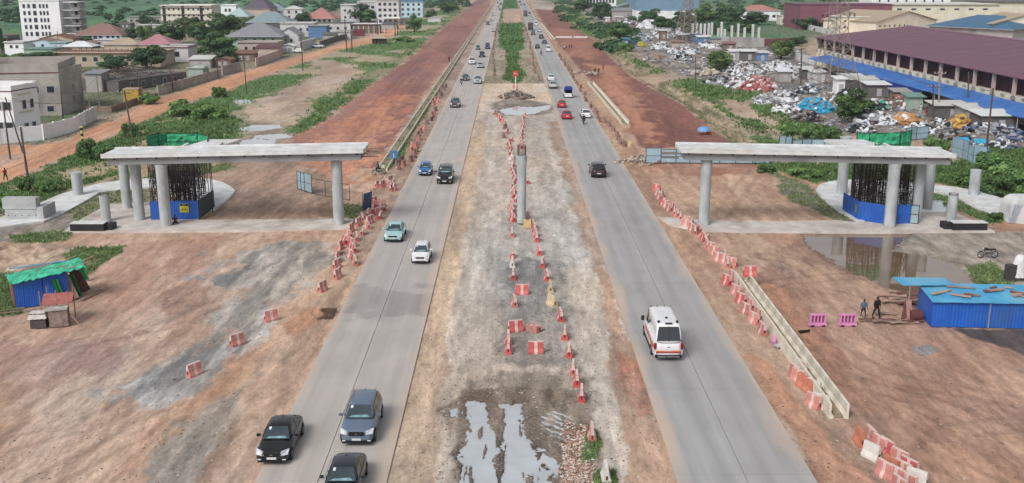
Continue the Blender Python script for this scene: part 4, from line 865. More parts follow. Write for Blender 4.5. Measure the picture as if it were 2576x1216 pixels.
# median
for lb, x, y, k, a, tp in (('side-on red barrier with white middle in the median, facing the camera above the dark gravel', 1313, 739, 'red', .05, None), ('side-on red and white barrier, nearest of the median group', 1348, 887, 'red', .0, None),
        ('bright red barrier turned slightly at the top of the near median group', 1297, 832, 'red', .35, None), ('tipped over pale barrier lying right of the turned red one', 1336, 834, 'pink', 2.4, 'side'), ('end-on bright red barrier at the left of the near median group', 1280, 884, 'red', 1.5, None), ('end-on red barrier just behind the left one of the near median group', 1279, 862, 'red', 1.6, None),
        ('end-on barrier in the median left of the tan ones, above the near group', 1294, 768, 'pink', 1.7, None), ('end-on red barrier in the median above the side-on red one', 1291, 700, 'red', EN, None), ('narrow dirty white barrier post in the median', 1289, 669, 'white', EN, None), ('red barrier just behind the narrow white one in the median', 1289, 646, 'red', EN, None),
        ('small end-on barrier in the median below the lone column', 1288, 594, 'pink', EN, None)):
    barrier(x, y, k, a, lb, tip=tp)
MR = [(1356, 638, 'red'), (1365, 670, 'red'), (1376, 703, 'red'), (1385, 731, 'cream'), (1388, 767, 'cream'), (1410, 804, 'red'), (1421, 849, 'red'), (1432, 893, 'red'), (1442, 939, 'pink'), (1451, 966, 'red'), (1463, 1003, 'red'), (1489, 1104, 'pink'), (1524, 1206, 'white')]
for i, (x, y, k) in enumerate(MR[::-1]):
    barrier(x, y, k, EN + (.5 if (x, y) == (1388, 767) else random.uniform(-.12, .12)), f'{ordw(i)} barrier from the bottom of the right median line, {KN[k]}', 'barriers down the right side of the median')
for i, (x, y) in enumerate([(1350, 606), (1347, 594), (1344, 580), (1341, 572), (1325, 548), (1321, 538), (1322, 556)]):
    barrier(x, y, 'pink' if i % 2 else 'red', EN + random.uniform(-.3, .3), f'{ordw(i)} barrier of the tight red bunch right of the lone column foot', 'barriers bunched by the lone column')
brow([(1291, 556), (1290, 520), (1291, 480), (1292, 450), (1289, 420), (1287, 395)], ['pink', 'red', 'red', 'white'], 'red row left of the lone column', 2.2, .18, 'barriers left of the lone column')
def conv(L): return [(1163.5 + x / 8.05, 283 + y / 8.05) for x, y in L]
for i, (x, y) in enumerate(conv([(650, 40), (700, 70), (745, 120), (790, 160), (820, 205), (845, 265), (862, 330), (900, 425), (835, 510), (990, 585), (942, 650), (955, 700), (955, 745), (970, 850)])[::-1]):
    barrier(x, y, random.choice(['pink', 'red', 'dusty']), EN + random.uniform(-.5, .5), f'{ordw(i)} barrier of the line bending up to the far median puddle', 'barriers bending to the far puddle')
for i, (x, y) in enumerate(conv([(1270, 55), (1240, 110), (1225, 190), (1222, 238), (1220, 298), (1212, 372), (1202, 450), (1194, 530), (1192, 610), (1190, 660), (1187, 720)])[::-1]):
    barrier(x, y, random.choice(['pink', 'red']), EN + random.uniform(-.3, .3), f'{ordw(i)} barrier of the line behind the lone column', 'straight barrier line behind the lone column')
barrier(1327, 461, 'red', EN, 'single bright red barrier right of the lone column shaft')
brow([(1243, 200), (1241, 160), (1242, 120), (1246, 90), (1250, 60)], ['dusty'], 'far row left of the green median', 10, .3, 'far barriers along the left median edge', full=False)
brow([(1356, 204), (1345, 178), (1341, 155), (1335, 124), (1328, 95), (1320, 70)], ['dusty', 'dusty', 'pink'], 'far row right of the green median', 8.5, .3, 'far barriers along the right median edge', full=False)
for i, (x, y) in enumerate([(1287, 232), (1294, 240), (1300, 228), (1290, 248), (1303, 243), (1284, 242), (1310, 250), (1296, 222)]):
    barrier(x, y, 'pink' if i % 2 else 'dusty', random.uniform(0, 3), f'{ordw(i)} barrier tossed on the earth mound before the far median puddle', 'barriers tossed on the median mound', tip='side' if i % 3 == 0 else None, full=False)
# right
brow([(1508, 306), (1490, 275), (1470, 245), (1455, 215), (1440, 190), (1420, 160), (1405, 135)], ['dusty'], 'dusty row right of the right road', 5.2, .35, 'dusty barriers right of the right road', full=False)
for i, (x, y) in enumerate([(1584, 368), (1571, 367), (1560, 362), (1556, 352), (1552, 342), (1543, 330), (1533, 318), (1521, 308)]):
    barrier(x, y, 'dusty' if i else 'cream', EN + .3, f'{ordw(i)} barrier from the near end of the short brown line by the drain mouth', 'short brown barrier line by the right drain')
R1 = [(1652, 479), (1654, 491), (1659, 501), (1665, 496), (1667, 515), (1675, 521), (1684, 530), (1693, 527), (1696, 540), (1703, 544), (1712, 552), (1718, 561), (1726, 571), (1733, 564), (1740, 571), (1741, 581), (1750, 588), (1757, 583), (1762, 597), (1770, 604), (1779, 612), (1779, 624), (1790, 630), (1797, 640), (1806, 655), (1815, 648), (1822, 660), (1829, 671), (1840, 669)]
for i, (x, y) in enumerate(R1[::-1]):
    barrier(x, y, random.choice(['pink', 'pink', 'red']), EN + .25 + random.uniform(-.7, .7), f'{ordw(i)} barrier from the drain in the pink row left of the right bridge', 'pink barriers leading to the right drain', tip='lean' if i % 7 == 3 else None)
R2 = [(1828, 714), (1843, 704), (1850, 740), (1864, 728), (1864, 762), (1878, 750), (1876, 788), (1888, 776), (1896, 812), (1909, 802), (1917, 838)]
for i, (x, y) in enumerate(R2[::-1]):
    barrier(x, y, random.choice(['pink', 'pink', 'red']), EN + .3 + random.uniform(-.25, .25), f'{ordw(i)} barrier from the near end of the pink row leaning along the right drain', 'pink barriers along the right drain')
d = G(1890, 722); barrier(0, 0, 'red', .05, 'red and white barrier laid across the top of the right drain', xy=(d[0] - .1, d[1] + .3), z=.86)
R3 = [(2000, 948, 'pink', .3), (2009, 958, 'pink', .5), (2020, 972, 'orange', .45), (2034, 984, 'orange', .3), (2046, 986, 'white', .6), (2016, 938, 'pink', .2), (2046, 1022, 'pink', .5), (2066, 1024, 'white', .8)]
for i, (x, y, k, a) in enumerate(R3):
    barrier(x, y, k, EN + a, f'{KN[k]} barrier, {ordw(7 - i)} in the heap against the near drain end', 'barriers heaped by the near drain end')
R4 = [(2162, 1114, 'orange', 0), (2190, 1110, 'pink', .1), (2192, 1150, 'white', .5), (2212, 1132, 'pink', .3), (2230, 1140, 'red', .35), (2226, 1196, 'pink', .4), (2240, 1186, 'orange', .3), (2262, 1166, 'pink', .5), (2255, 1212, 'pink', .45), (2270, 1196, 'pink', .5), (2286, 1190, 'red', .5), (2282, 1226, 'pink', .5), (2305, 1216, 'white', .8), (2262, 1236, 'pink', .3)]
for i, (x, y, k, a) in enumerate(R4):
    barrier(x, y, k, EN + a, f'{ordw(len(R4) - 1 - i)} from the bottom of the corner barriers, {KN[k]}', 'barriers at the bottom right')
# far row of white marker blocks across the red roadbed
for i in range(9):
    x, y = G(1402 + i * 8 + (i > 4) * 6, 96); mb = MB(); mb.box((0, 0, .35), (1.9, .7, .7), taper=.8); o = mb.build('marker_block', WPL, None, bevel=.05, loc=(x, y, 0)); tag(o, f'{ordw(i)} white block from the left in the row across the far red roadbed'.replace('nearest', 'first'), 'marker block', 'white blocks across the far roadbed')
print('barriers', NBAR[0])
# pink slotted barriers
PK = pm('pink_slotted_plastic', S(226, 158, 200), S(204, 130, 176), 2, .6); PKD = pm('pink_inner', S(150, 66, 116), S(130, 56, 100), 2, .7)
for lb, px in (('left one of two pink slotted barriers near the walking people', 2056), ('right one of two pink slotted barriers, beside the person in blue', 2131)):
    x, y = G(px, 818); t = thing('water_barrier', lb, 'barrier', (x, y, -.05), 0, 'pink slotted barriers near the walking people')
    mb = MB(); mb.box((0, 0, .13), (1.36, .42, .26), taper=.94); mb.build('base', PK, t, bevel=.03); mb = MB(); mb.box((0, 0, .86), (1.3, .3, .14)); mb.build('top_rail', PK, t, bevel=.03)
    mb = MB(); mb.box((0, .06, .53), (1.1, .06, .54)); mb.build('back_web', PKD, t)
    for k in range(5): mb = MB(); mb.box((-.52 + k * .26, 0, .53), (.12, .24, .54)); mb.build('upright', PK, t, bevel=.015)
    for k in (-.4, .4): mb = MB(); mb.box((k, -.2, .05), (.26, .06, .1)); mb.build('foot_slot', MATS['black_hole'], t)
# ------------------------------------------------------------ vehicles
GLS = pm('car_glass', S(84, 104, 112, .5), S(58, 74, 82, .5), .5, .06, spec=.9)
GLB = pm('dark_car_glass', S(30, 34, 40), S(20, 24, 28), 1, .06, spec=.9)
TYR = pm('tyre_rubber', S(34, 34, 36), S(24, 24, 26), 5, .85); RIM = pm('wheel_rim', S(150, 152, 156), S(110, 112, 116), 3, .35, metal=.7)
LGT = pm('headlight_glass', S(236, 240, 244), S(190, 196, 204), 4, .12, spec=.8); TLR = pm('tail_light_red', S(170, 24, 30), S(130, 16, 22), 3, .2)
GRL = pm('black_plastic_trim', S(28, 28, 30), S(20, 20, 22), 4, .6); PLT = pm('number_plate', S(226, 226, 228), S(200, 200, 206), 4, .5); CHR = pm('chrome', S(200, 204, 210), S(160, 164, 170), 3, .15, metal=.9)
PAP = pm('windscreen_sticker', S(232, 234, 236), None, 4, .6)
def paint(n, c): return pm('paint_' + n, S(*c), tuple(v * .86 for v in S(*c)), .8, .28, spec=.5, coat=.4, dirt=tuple(v * .85 + .012 for v in S(*c)))
PT = {'black': paint('black', (20, 21, 25)), 'blue grey': paint('blue_grey', (104, 120, 142)), 'charcoal': paint('charcoal', (40, 46, 54)), 'white': paint('white', (240, 241, 244)), 'pale blue': paint('pale_blue', (168, 214, 218)),
      'blue': paint('blue', (52, 116, 176)), 'maroon brown': paint('maroon', (112, 84, 88)), 'dark green': paint('dark_green', (66, 82, 80)), 'silver': paint('silver', (196, 200, 204)), 'dark maroon': paint('dark_maroon', (52, 34, 44)),
      'red': paint('red', (196, 44, 60)), 'deep blue': paint('deep_blue', (44, 66, 130)), 'grey': paint('grey', (104, 106, 112)), 'brown': paint('brown', (88, 78, 78))}
KINDS = { # L, W, H, hood height, belt, screen base, roof front, roof rear, glass base rear, tail height, roof half width
 'sedan': (4.6, 1.80, 1.45, .84, .95, -1.12, -.30, 1.0, 1.95, .99, .57), 'hatch': (3.7, 1.62, 1.50, .86, .98, -.95, -.38, 1.35, 1.72, .98, .56), 'suv': (4.75, 1.90, 1.72, 1.02, 1.12, -1.18, -.35, 1.75, 2.25, 1.10, .60),
 'box4x4': (4.95, 1.94, 1.88, 1.12, 1.22, -.98, -.46, 2.1, 2.38, 1.22, .70), 'pickup': (5.2, 1.84, 1.76, 1.04, 1.14, -1.1, -.5, .55, .80, 1.08, .62), 'van': (6.2, 1.99, 2.52, 1.12, 1.30, -2.35, -1.3, 2.72, 3.06, 1.30, .74), 'minibus': (4.9, 1.72, 2.05, 1.0, 1.18, -2.05, -1.45, 2.2, 2.42, 1.2, .68)}
def ss_(o, cr=0):
    m = o.modifiers.new('round', 'SUBSURF'); m.levels = 1; m.render_levels = 1; dg = bpy.context.evaluated_depsgraph_get(); me = bpy.data.meshes.new_from_object(o.evaluated_get(dg)); me.name = o.name; o.modifiers.clear(); o.data = me; smooth(me, 1.0)
def car(kind, colour, px, py, label, facing='toward', full=True, group='vehicles on the road', dark_glass=False, load=None, cat=None, name=None, at_front=True, dx=0, z=None, rz=None, xy=None):
    L, W, H, hood, belt, ys, yrf, yrr, yg, tail, rw = KINDS[kind]
    x, y = xy or G(px, py, .15); 
    y += L / 2 if at_front else 0
    t = thing(name or {'sedan': 'sedan_car', 'hatch': 'hatchback_car', 'suv': 'suv_car', 'box4x4': 'suv_car', 'pickup': 'pickup_truck', 'van': 'white_van', 'minibus': 'minibus'}[kind], label, cat or ('van' if kind in ('van', 'minibus') else 'pickup' if kind == 'pickup' else 'car'), (x + dx, y, RZ if z is None else z), rz if rz is not None else (0 if facing == 'toward' else math.pi), group)
    P = PT[colour]; h2 = L / 2; w = W / 2
    # lower body, front at -y
    st = [(-h2, .62, .34, .56), (-h2 + .05, .78, .24, hood * .70), (-h2 + .16, .88, .21, hood * .82), (-h2 + .40, .955, .20, hood * .92), (-h2 + .75, .985, .20, hood * .985), (ys - .25 if kind != 'van' else ys - .1, 1.0, .20, hood + (belt - hood) * .5), (ys + .35, 1.0, .20, belt), (0.3, 1.0, .20, belt), (yrr, 1.0, .20, belt + .01), (min(yg, h2 - .12), .99, .22, max(tail, belt) if kind not in ('sedan',) else tail + .0), (h2 - .30, .93, .22, tail * .985), (h2 - .12, .85, .24, tail * .95), (h2 - .03, .74, .28, tail * .87), (h2, .56, .36, tail * .75)]
    if kind == 'pickup': st[9] = (yg + .05, 1.0, .2, belt)
    rings = []
    for (yy, ww, zl, zt) in st:
        ww *= w; m = zl + (zt - zl) * .55; cr = .035 if yy < ys else 0
        rings.append([(-ww * .90, yy, zl), (-ww * .985, yy, zl + .1), (-ww, yy, m), (-ww * .965, yy, zt - .10), (-ww * .86, yy, zt - .01), (-ww * .45, yy, zt + cr), (ww * .45, yy, zt + cr), (ww * .86, yy, zt - .01), (ww * .965, yy, zt - .10), (ww, yy, m), (ww * .985, yy, zl + .1), (ww * .90, yy, zl)])
    mb = MB(); mb.loft(rings); body = mb.build('body', P, t, True, .9); ss_(body)
    # cabin
    bw, zb = w * .93, belt - .03; rwid = w * (rw / .62 * .74 if kind != 'van' else .80)
    def ringy(yb, yt): return yb, yt
    secs = [(ys, zb, bw * .94), (ys + (yrf - ys) * .5, zb + (H - zb) * .53, bw * .5 + rwid * .47), (yrf, H - .05, rwid * .96), (yrf + .18, H - .005, rwid), ((yrf + yrr) / 2, H + .01, rwid), (yrr - .15, H - .01, rwid), (yrr, H - .05, rwid * .97), (yrr + (yg - yrr) * .5, zb + (H - zb) * .52, bw * .5 + rwid * .47), (yg, zb, bw * .94)]
    rings = []
    for (yy, zz, ww) in secs:
        fr = (zz - zb) / (H - zb); low = bw * .97
        rings.append([(-low, yy, zb), (-(low + (ww - low) * .9) if fr > .2 else -low, yy, zb + (zz - zb) * .86), (-ww * .94, yy, zz - .03 * fr), (-ww * .55, yy, zz + .02 * fr), (ww * .55, yy, zz + .02 * fr), (ww * .94, yy, zz - .03 * fr), ((low + (ww - low) * .9) if fr > .2 else low, yy, zb + (zz - zb) * .86), (low, yy, zb)])
    mb = MB(); mb.loft(rings); ss_(mb.build('cabin', P, t, True, .9), .0)
    g = GLB if dark_glass else GLS
    def pane(name, pts, mat, off=.012, par=t):
        v = [Vector(p) for p in pts]; n = (v[1] - v[0]).cross(v[2] - v[0]).normalized(); c = sum(v, Vector()) / len(v)
        if n.dot(c - Vector((0, c.y * .5, .8))) < 0: n = -n
        q = [p + n * off for p in v] + [p - n * .03 for p in v]; k = len(v); mb = MB(); mb._add(q, [tuple(range(k)), tuple(range(2 * k - 1, k - 1, -1))] + [(i, (i + 1) % k, k + (i + 1) % k, k + i) for i in range(k)]); return mb.build(name, mat, par)
    def lp(a, b, f): return a + (b - a) * f
    wb_, wt_ = bw * .86, rwid * .84
    ws = pane('windscreen', [(-wb_, lp(ys, yrf, .08), lp(zb, H - .05, .08)), (wb_, lp(ys, yrf, .08), lp(zb, H - .05, .08)), (wt_, lp(ys, yrf, .92), lp(zb, H - .05, .93)), (-wt_, lp(ys, yrf, .92), lp(zb, H - .05, .93))], g, .03)
    if full and facing == 'toward': pane('windscreen_sticker', [(-wt_ * .92, lp(ys, yrf, .7), lp(zb, H - .05, .7)), (-wt_ * .7, lp(ys, yrf, .7), lp(zb, H - .05, .7)), (-wt_ * .66, lp(ys, yrf, .88), lp(zb, H - .05, .89)), (-wt_ * .88, lp(ys, yrf, .88), lp(zb, H - .05, .89))], PAP, .04)
    if kind != 'pickup' or 1: pane('rear_window', [(-wb_, lp(yg, yrr, .12), lp(zb, H - .05, .12)), (wb_, lp(yg, yrr, .12), lp(zb, H - .05, .12)), (wt_, lp(yg, yrr, .88), lp(zb, H - .05, .88)), (-wt_, lp(yg, yrr, .88), lp(zb, H - .05, .88))], GLB if kind == 'van' else g, .03)
    zs0, zs1 = zb + .06, zb + (H - zb) * .80; f1 = .80
    def sx(z_): return lp(bw * .97, (bw * .97 + (rwid - bw * .97) * .9), (z_ - zb) / ((H - zb) * .86)) + .004
    if kind == 'van': spans = [(ys + .5, ys + 1.35)]
    elif kind == 'pickup': spans = [(ys + .28, yrr - .08)]
    else:
        nwin = 3 if kind in ('suv', 'box4x4', 'minibus') else 2; a0, a1 = ys + .3, yg - .22; gp = .07; ln = (a1 - a0 - gp * (nwin - 1)) / nwin; spans = [(a0 + k * (ln + gp), a0 + k * (ln + gp) + ln) for k in range(nwin)]
    if full or kind in ('minibus', 'suv'):
        for s in (-1, 1):
            for k, (a, b) in enumerate(spans):
                at = max(a, yrf + .06) if k == 0 else a; bt = min(b, yrr - .03)
                pane('side_window', [(s * sx(zs0), a, zs0), (s * sx(zs0), b, zs0), (s * sx(zs1), bt, zs1), (s * sx(zs1), at, zs1)], GLB, .012)
    if full and facing == 'toward':
        mb = MB(); mb._add([(-wb_ * .8, lp(ys, yrf, .13) - .045, lp(zb, H - .05, .13) + .02), (wb_ * .8, lp(ys, yrf, .13) - .045, lp(zb, H - .05, .13) + .02), (wb_ * .6, lp(ys, yrf, .30) - .045, lp(zb, H - .05, .30) + .02), (-wb_ * .5, lp(ys, yrf, .26) - .045, lp(zb, H - .05, .26) + .02)], [(0, 1, 2, 3)]); mb.build('dashboard_glare', pm('painted_glare', S(150, 186, 194), S(96, 128, 138), 3, .2), ws, fix=False)  # pale patch over the glass, a highlight painted onto the windscreen
    # wheels
    r = .34 if kind in ('suv', 'box4x4', 'van', 'pickup') else .30
    wy = (-h2 + (.95 if kind == 'van' else .82), h2 - (.78 if kind != 'van' else 1.35))
    for yy in wy:
        for s in (-1, 1):
            mb = MB(); mb.tube((s * (w - .20), yy, r), (s * (w + .012), yy, r), r, n=18); wh = mb.build('wheel', TYR, t, True, .5)
            if full:
                mb = MB(); mb.tube((s * (w - .05), yy, r), (s * (w + .02), yy, r), r * .62, n=14); mb.build('rim', RIM, wh, True, .5)
                mb = MB(); mb.tube((s * (w - .03), yy, r + .03), (s * (w + .004), yy, r + .03), r + .055, n=18); mb.build('wheel_arch', GRL, t, True, .5)
    def bx(name, c, d, mat, bev=.0, rx=0, par=t): mb = MB(); mb.box(c, d, rx=rx); return mb.build(name, mat, par, bevel=bev)
    # front
    fz = .58 + (hood - .8) * .7
    for s in (-1, 1):
        mb = MB(); a = s * w; mb._add([(a * .96, -h2 + .46, fz + .19), (a * .54, -h2 + .02, fz + .13), (a * .56, -h2 - .03, fz - .02), (a * .92, -h2 + .13, fz - .02), (a * .80, -h2 + .42, fz + .15), (a * .5, -h2 + .3, fz + .1), (a * .5, -h2 + .3, fz - .05), (a * .8, -h2 + .42, fz - .05)], [(0, 1, 2, 3), (4, 5, 6, 7), (0, 1, 5, 4), (1, 2, 6, 5), (2, 3, 7, 6), (3, 0, 4, 7)])
        mb.build('headlight', LGT, t)
        bx('tail_light', (a * .66 if kind != 'van' else a * .90, h2 - .10, tail * .74 if kind != 'van' else 1.05), (.26 if kind != 'van' else .16, .14, .18 if kind != 'van' else .42), TLR, .02)
        if full: 
            bx('mirror', (s * (w + .12), ys + .42, belt + .08), (.22, .12, .16 if kind != 'van' else .34), GRL if kind in ('van', 'box4x4') else P, .03)
            bx('fog_light', (a * .72, -h2 + .01, .34), (.2, .06, .09), LGT, .01)
            bx('door_handle', (s * (w + .005), .35, belt - .16), (.03, .16, .04), CHR); bx('door_handle', (s * (w + .005), ys + .95, belt - .16), (.03, .16, .04), CHR)
    bx('grille', (0, -h2 + .015, fz + .02), (W * .46, .10, .15 if kind in ('sedan', 'hatch') else .22), GRL, .03)
    if full: bx('emblem', (0, -h2 - .04, fz + .03), (.16, .03, .08), CHR, .02); bx('wiper', (-.2, ys + .03, zb + .06), (.7, .03, .03), GRL); bx('wiper', (.45, ys + .03, zb + .06), (.6, .03, .03), GRL)
    bx('lower_bumper', (0, -h2 + .04, .29), (W * .84, .16, .16), GRL, .03)
    bx('number_plate', (0, -h2 - .03, .44), (.50, .03, .12), PLT, .005); bx('number_plate', (0, h2 + .01, .62 if kind != 'van' else .8), (.50, .03, .13), PLT, .005)
    bx('rear_bumper', (0, h2 - .03, .36), (W * .9, .2, .22), GRL if kind in ('suv', 'box4x4', 'van') else P, .04)
    if full and kind != 'van': mb = MB(); mb.tube((0, yrr - .25, H), (0, yrr - .16, H + .07), .035, .01, 6); mb.build('roof_aerial', GRL, t)
    if kind in ('suv', 'box4x4') and full:
        for s in (-1, 1): mb = MB(); mb.tube((s * rwid * .9, yrf + .25, H + .06), (s * rwid * .9, yrr - .1, H + .06), .025, n=6); mb.build('roof_rail', CHR, t)
    if kind == 'sedan' and full: bx('door_trim', (-w * .995, .3, belt - .02), (.015, 2.4, .025), CHR); bx('door_trim', (w * .995, .3, belt - .02), (.015, 2.4, .025), CHR)
    if kind == 'pickup':
        bx('load_bed', (0, (yg + h2) / 2 + .05, belt + .0), (W * .86, h2 - yg - .2, .1), GRL)
        if load: m_ = pm('blue_load_cover', S(44, 74, 158), S(32, 56, 130), 2, .7); bx('load', (0, (yg + h2) / 2, belt + .55), (W * .9, h2 - yg + .3, 1.3), m_, .2); bx('dark_load', (0, h2 - .1, belt + .35), (W * .72, .5, .6), GRL, .05)
    if kind == 'van':
        OR = pm('orange_stripe', S(224, 120, 64), S(206, 104, 52), 2, .4); RD = pm('red_stripe', S(176, 40, 52), None, 2, .4)
        for s in (-1, 1):
            bx('orange_stripe', (s * (w + .004), .7, 1.02), (.02, 4.2, .13), OR); bx('side_skirt', (s * w * .99, .1, .3), (.05, 3.2, .16), GRL); bx('red_stripe', (s * (w + .004), .7, .88), (.02, 4.2, .05), RD)
        bx('rear_reflector', (0, h2 + .0, .72), (W * .84, .04, .09), OR); bx('rear_red_stripe', (0, h2 - .003, .62), (W * .84, .04, .06), RD)
        for (xx, yy) in ((0, 1.6), (-.62, 2.35), (.62, 2.35)): mb = MB(); mb.tube((xx, yy, H - .03), (xx, yy, H + .09), .09, n=10); mb.build('roof_vent', GRL, t)
        bx('roof_hatch', (0, -.6, H + .02), (.5, .35, .05), P, .02); bx('roof_beacon', (0, 2.7, H + .03), (.5, .12, .07), GRL, .02)
        for xx in (-.7, -.25, .25, .7): bx('roof_marker', (xx, yrf + .2, H + .01), (.08, .06, .04), GRL)
        pane('window_divider', [(-.012, lp(yg, yrr, .08), lp(zb, H - .05, .08)), (.012, lp(yg, yrr, .08), lp(zb, H - .05, .08)), (.02, lp(yg, yrr, .9), lp(zb, H - .05, .9)), (-.02, lp(yg, yrr, .9), lp(zb, H - .05, .9))], GRL, .035)
        bx('door_badge', (0, h2 - .01, 1.0), (.16, .03, .05), CHR); bx('rear_step', (0, h2 + .06, .38), (1.5, .22, .1), CHR, .02)
    return t
LFT = 'vehicles coming towards the camera'; RGT = 'vehicles driving away from the camera'
car('sedan', 'black', 684, 1168, 'glossy black sedan, nearest in the outer lane of the left road', group=LFT)
car('suv', 'blue grey', 897, 1120, 'blue grey SUV with roof rails just behind the cut-off dark car', group=LFT)
car('sedan', 'charcoal', 850, 1283, 'dark sedan cut off by the bottom picture edge, only roof and windscreen showing', group=LFT)
car('hatch', 'white', 1057, 664, 'small white hatchback in the inner left lane, behind the blue grey SUV', group=LFT)
car('sedan', 'pale blue', 988, 609, 'pale turquoise blue sedan in the outer lane before the left bridge', group=LFT)
car('hatch', 'blue', 1068, 442, 'small bright blue car beside the black four wheel drive', group=LFT)
car('box4x4', 'black', 1118, 463, 'black boxy four wheel drive with bright headlights', group=LFT)
car('suv', 'maroon brown', 1144, 271, 'brownish maroon SUV alone before the left drain', group=LFT)
car('sedan', 'dark green', 1170, 203, 'dark green grey sedan just behind the motorcyclist', group=LFT)
car('pickup', 'silver', 1201, 211, 'silver pickup beside the dark green sedan', group=LFT)
car('box4x4', 'white', 1187, 162, 'white four wheel drive with dark bonnet edge beside a silver sedan', group=LFT, full=False)
car('sedan', 'silver', 1208, 171, 'silver sedan right of the white four wheel drive', group=LFT, full=False)
car('suv', 'charcoal', 1212, 144, 'dark SUV behind the silver sedan', group=LFT, full=False)
car('hatch', 'grey', 1202, 125, 'dull grey car left of the blue minibus', group=LFT, full=False)
car('minibus', 'deep blue', 1226, 123, 'blue minibus with pale front, left road', group=LFT, full=False)
car('sedan', 'white', 1240, 80, 'white topped car with black front, alone above the blue minibus', group=LFT, full=False)
car('box4x4', 'grey', 1227, 63, 'dark boxy car in the outer lane, left road far off', group=LFT, full=False)
car('sedan', 'silver', 1234, 54, 'silver car just behind the far dark boxy car', group=LFT, full=False)
car('suv', 'white', 1239, 39, 'white SUV alone in the far stretch of the left road', group=LFT, full=False)
for x, y, k, c, l in ((1249, 23, 'sedan', 'white', 'white car at the front of the farthest left queue'), (1254, 19, 'hatch', 'grey', 'grey car beside the white one in the farthest left queue'), (1257, 26, 'hatch', 'charcoal', 'tiny dark car nearest the median, far left road'),
                   (1252, 9, 'suv', 'grey', 'grey SUV in the farthest left queue'), (1260, 13, 'minibus', 'brown', 'brownish minibus in the farthest left queue'), (1256, 1, 'sedan', 'charcoal', 'topmost dark car on the left road'), (1263, 3, 'sedan', 'white', 'topmost pale car on the left road')):
    car(k, c, x, y, l, group=LFT, full=False)
car('van', 'white', 1681, 906, 'large white van with orange side stripe and black rear window', facing='away', group=RGT)
car('suv', 'dark maroon', 1507, 447, 'dark maroon SUV seen from behind near the right bridge', facing='away', group=RGT, dark_glass=True)
car('sedan', 'white', 1475, 297, 'white saloon just ahead of the motorcyclist on the right road', facing='away', group=RGT)
car('sedan', 'red', 1427, 300, 'nearer and darker of the two red cars', facing='away', group=RGT)
car('hatch', 'red', 1414, 271, 'farther and brighter of the two red cars', facing='away', group=RGT)
car('pickup', 'white', 1430, 246, 'white pickup piled with a blue load', facing='away', group=RGT, load=1)
car('suv', 'silver', 1392, 223, 'silver SUV following the white car', facing='away', group=RGT)
car('sedan', 'white', 1387, 203, 'white car just ahead of the silver SUV', facing='away', group=RGT, full=False)
car('minibus', 'white', 1380, 130, 'white minibus with black rear bumper', facing='away', group=RGT, full=False)
car('hatch', 'charcoal', 1352, 122, 'dark car left of the white minibus', facing='away', group=RGT, full=False)
car('sedan', 'deep blue', 1370, 110, 'blue car just ahead of the white minibus', facing='away', group=RGT, full=False)
car('suv', 'brown', 1362, 97, 'brown grey SUV ahead of the blue car', facing='away', group=RGT, full=False)
car('minibus', 'brown', 1341, 88, 'brown minibus in the inner lane beside the far drain', facing='away', group=RGT, full=False)
car('sedan', 'silver', 1357, 80, 'pale car between the brown minibus and white truck', facing='away', group=RGT, full=False)
for x, y, k, c, l in ((1337, 49, 'sedan', 'silver', 'silver car behind the far long truck'), (1332, 35, 'sedan', 'grey', 'grey car in the far right queue'), (1321, 19, 'sedan', 'silver', 'pale car in the far right queue'), (1311, 14, 'hatch', 'grey', 'small grey car at left in the farthest right queue'),
                   (1319, 13, 'hatch', 'charcoal', 'small dark car at right in the farthest right queue'), (1308, 7, 'suv', 'charcoal', 'topmost dark SUV on the right road'), (1349, 64, 'minibus', 'white', 'white minibus beside the brown covered truck')):
    car(k, c, x, y, l, facing='away', group=RGT, full=False)
def truck(px, py, label, cargo, L=8.0, H=3.4, top=None):
    x, y = G(px, py); t = thing('truck', label, 'truck', (x, y + L / 2, RZ), math.pi, RGT)
    mb = MB(); mb.box((0, .6, H / 2 + .45), (2.4, L - 2.4, H - .9)); c = mb.build('cargo_box', cargo, t, bevel=.06)
    if top: mb = MB(); mb.box((0, .6, H + .2), (2.2, L - 2.8, .5)); mb.build('tarp', top, t, bevel=.15)
    mb = MB(); mb.box((0, -L / 2 + .9, 1.5), (2.3, 1.8, 2.2)); mb.build('cab', PT['white'], t, bevel=.1)
    mb = MB(); mb.box((0, -L / 2 + .05, 2.0), (2.0, .12, .8)); mb.build('windscreen', GLB, t)
    mb = MB(); mb.box((0, .3, .7), (2.3, L - .8, .2)); mb.build('chassis', GRL, t)
    mb = MB(); mb.box((0, L / 2 - .55, .65), (2.3, .12, .3)); mb.build('rear_bumper', GRL, t)
    for yy in (-L / 2 + 1.1, L / 2 - 2.2, L / 2 - 1.2):
        for s in (-1, 1): mb = MB(); mb.tube((s * .85, yy, .5), (s * 1.18, yy, .5), .5, n=14); mb.build('wheel', TYR, t, True, .5)
    for s in (-.9, .9): mb = MB(); mb.box((s, L / 2 - .48, .75), (.3, .05, .16)); mb.build('tail_light', TLR, t)
truck(1335, 77, 'truck with brown tarpaulin over a dark load, right road', pm('dark_cargo', S(96, 88, 88), S(70, 64, 66), 1, .9), 8, 3.0, pm('brown_tarp', S(110, 100, 96), S(86, 78, 76), 2, .9))
truck(1322, 42, 'long dark grey truck far ahead in the inner right lane', pm('grey_cargo', S(112, 108, 112), S(86, 82, 88), .6, .8), 11, 3.6)
car('hatch', 'white', 0, 0, 'white hatchback parked by the dirt road near the striped wall', xy=G(750, 133), rz=R(250), z=0, group='cars parked by the dirt road', full=False, at_front=False)
car('suv', 'silver', 0, 0, 'silver SUV parked by the dirt road before the blue shed', xy=G(801, 121), rz=R(70), z=0, group='cars parked by the dirt road', full=False, at_front=False)

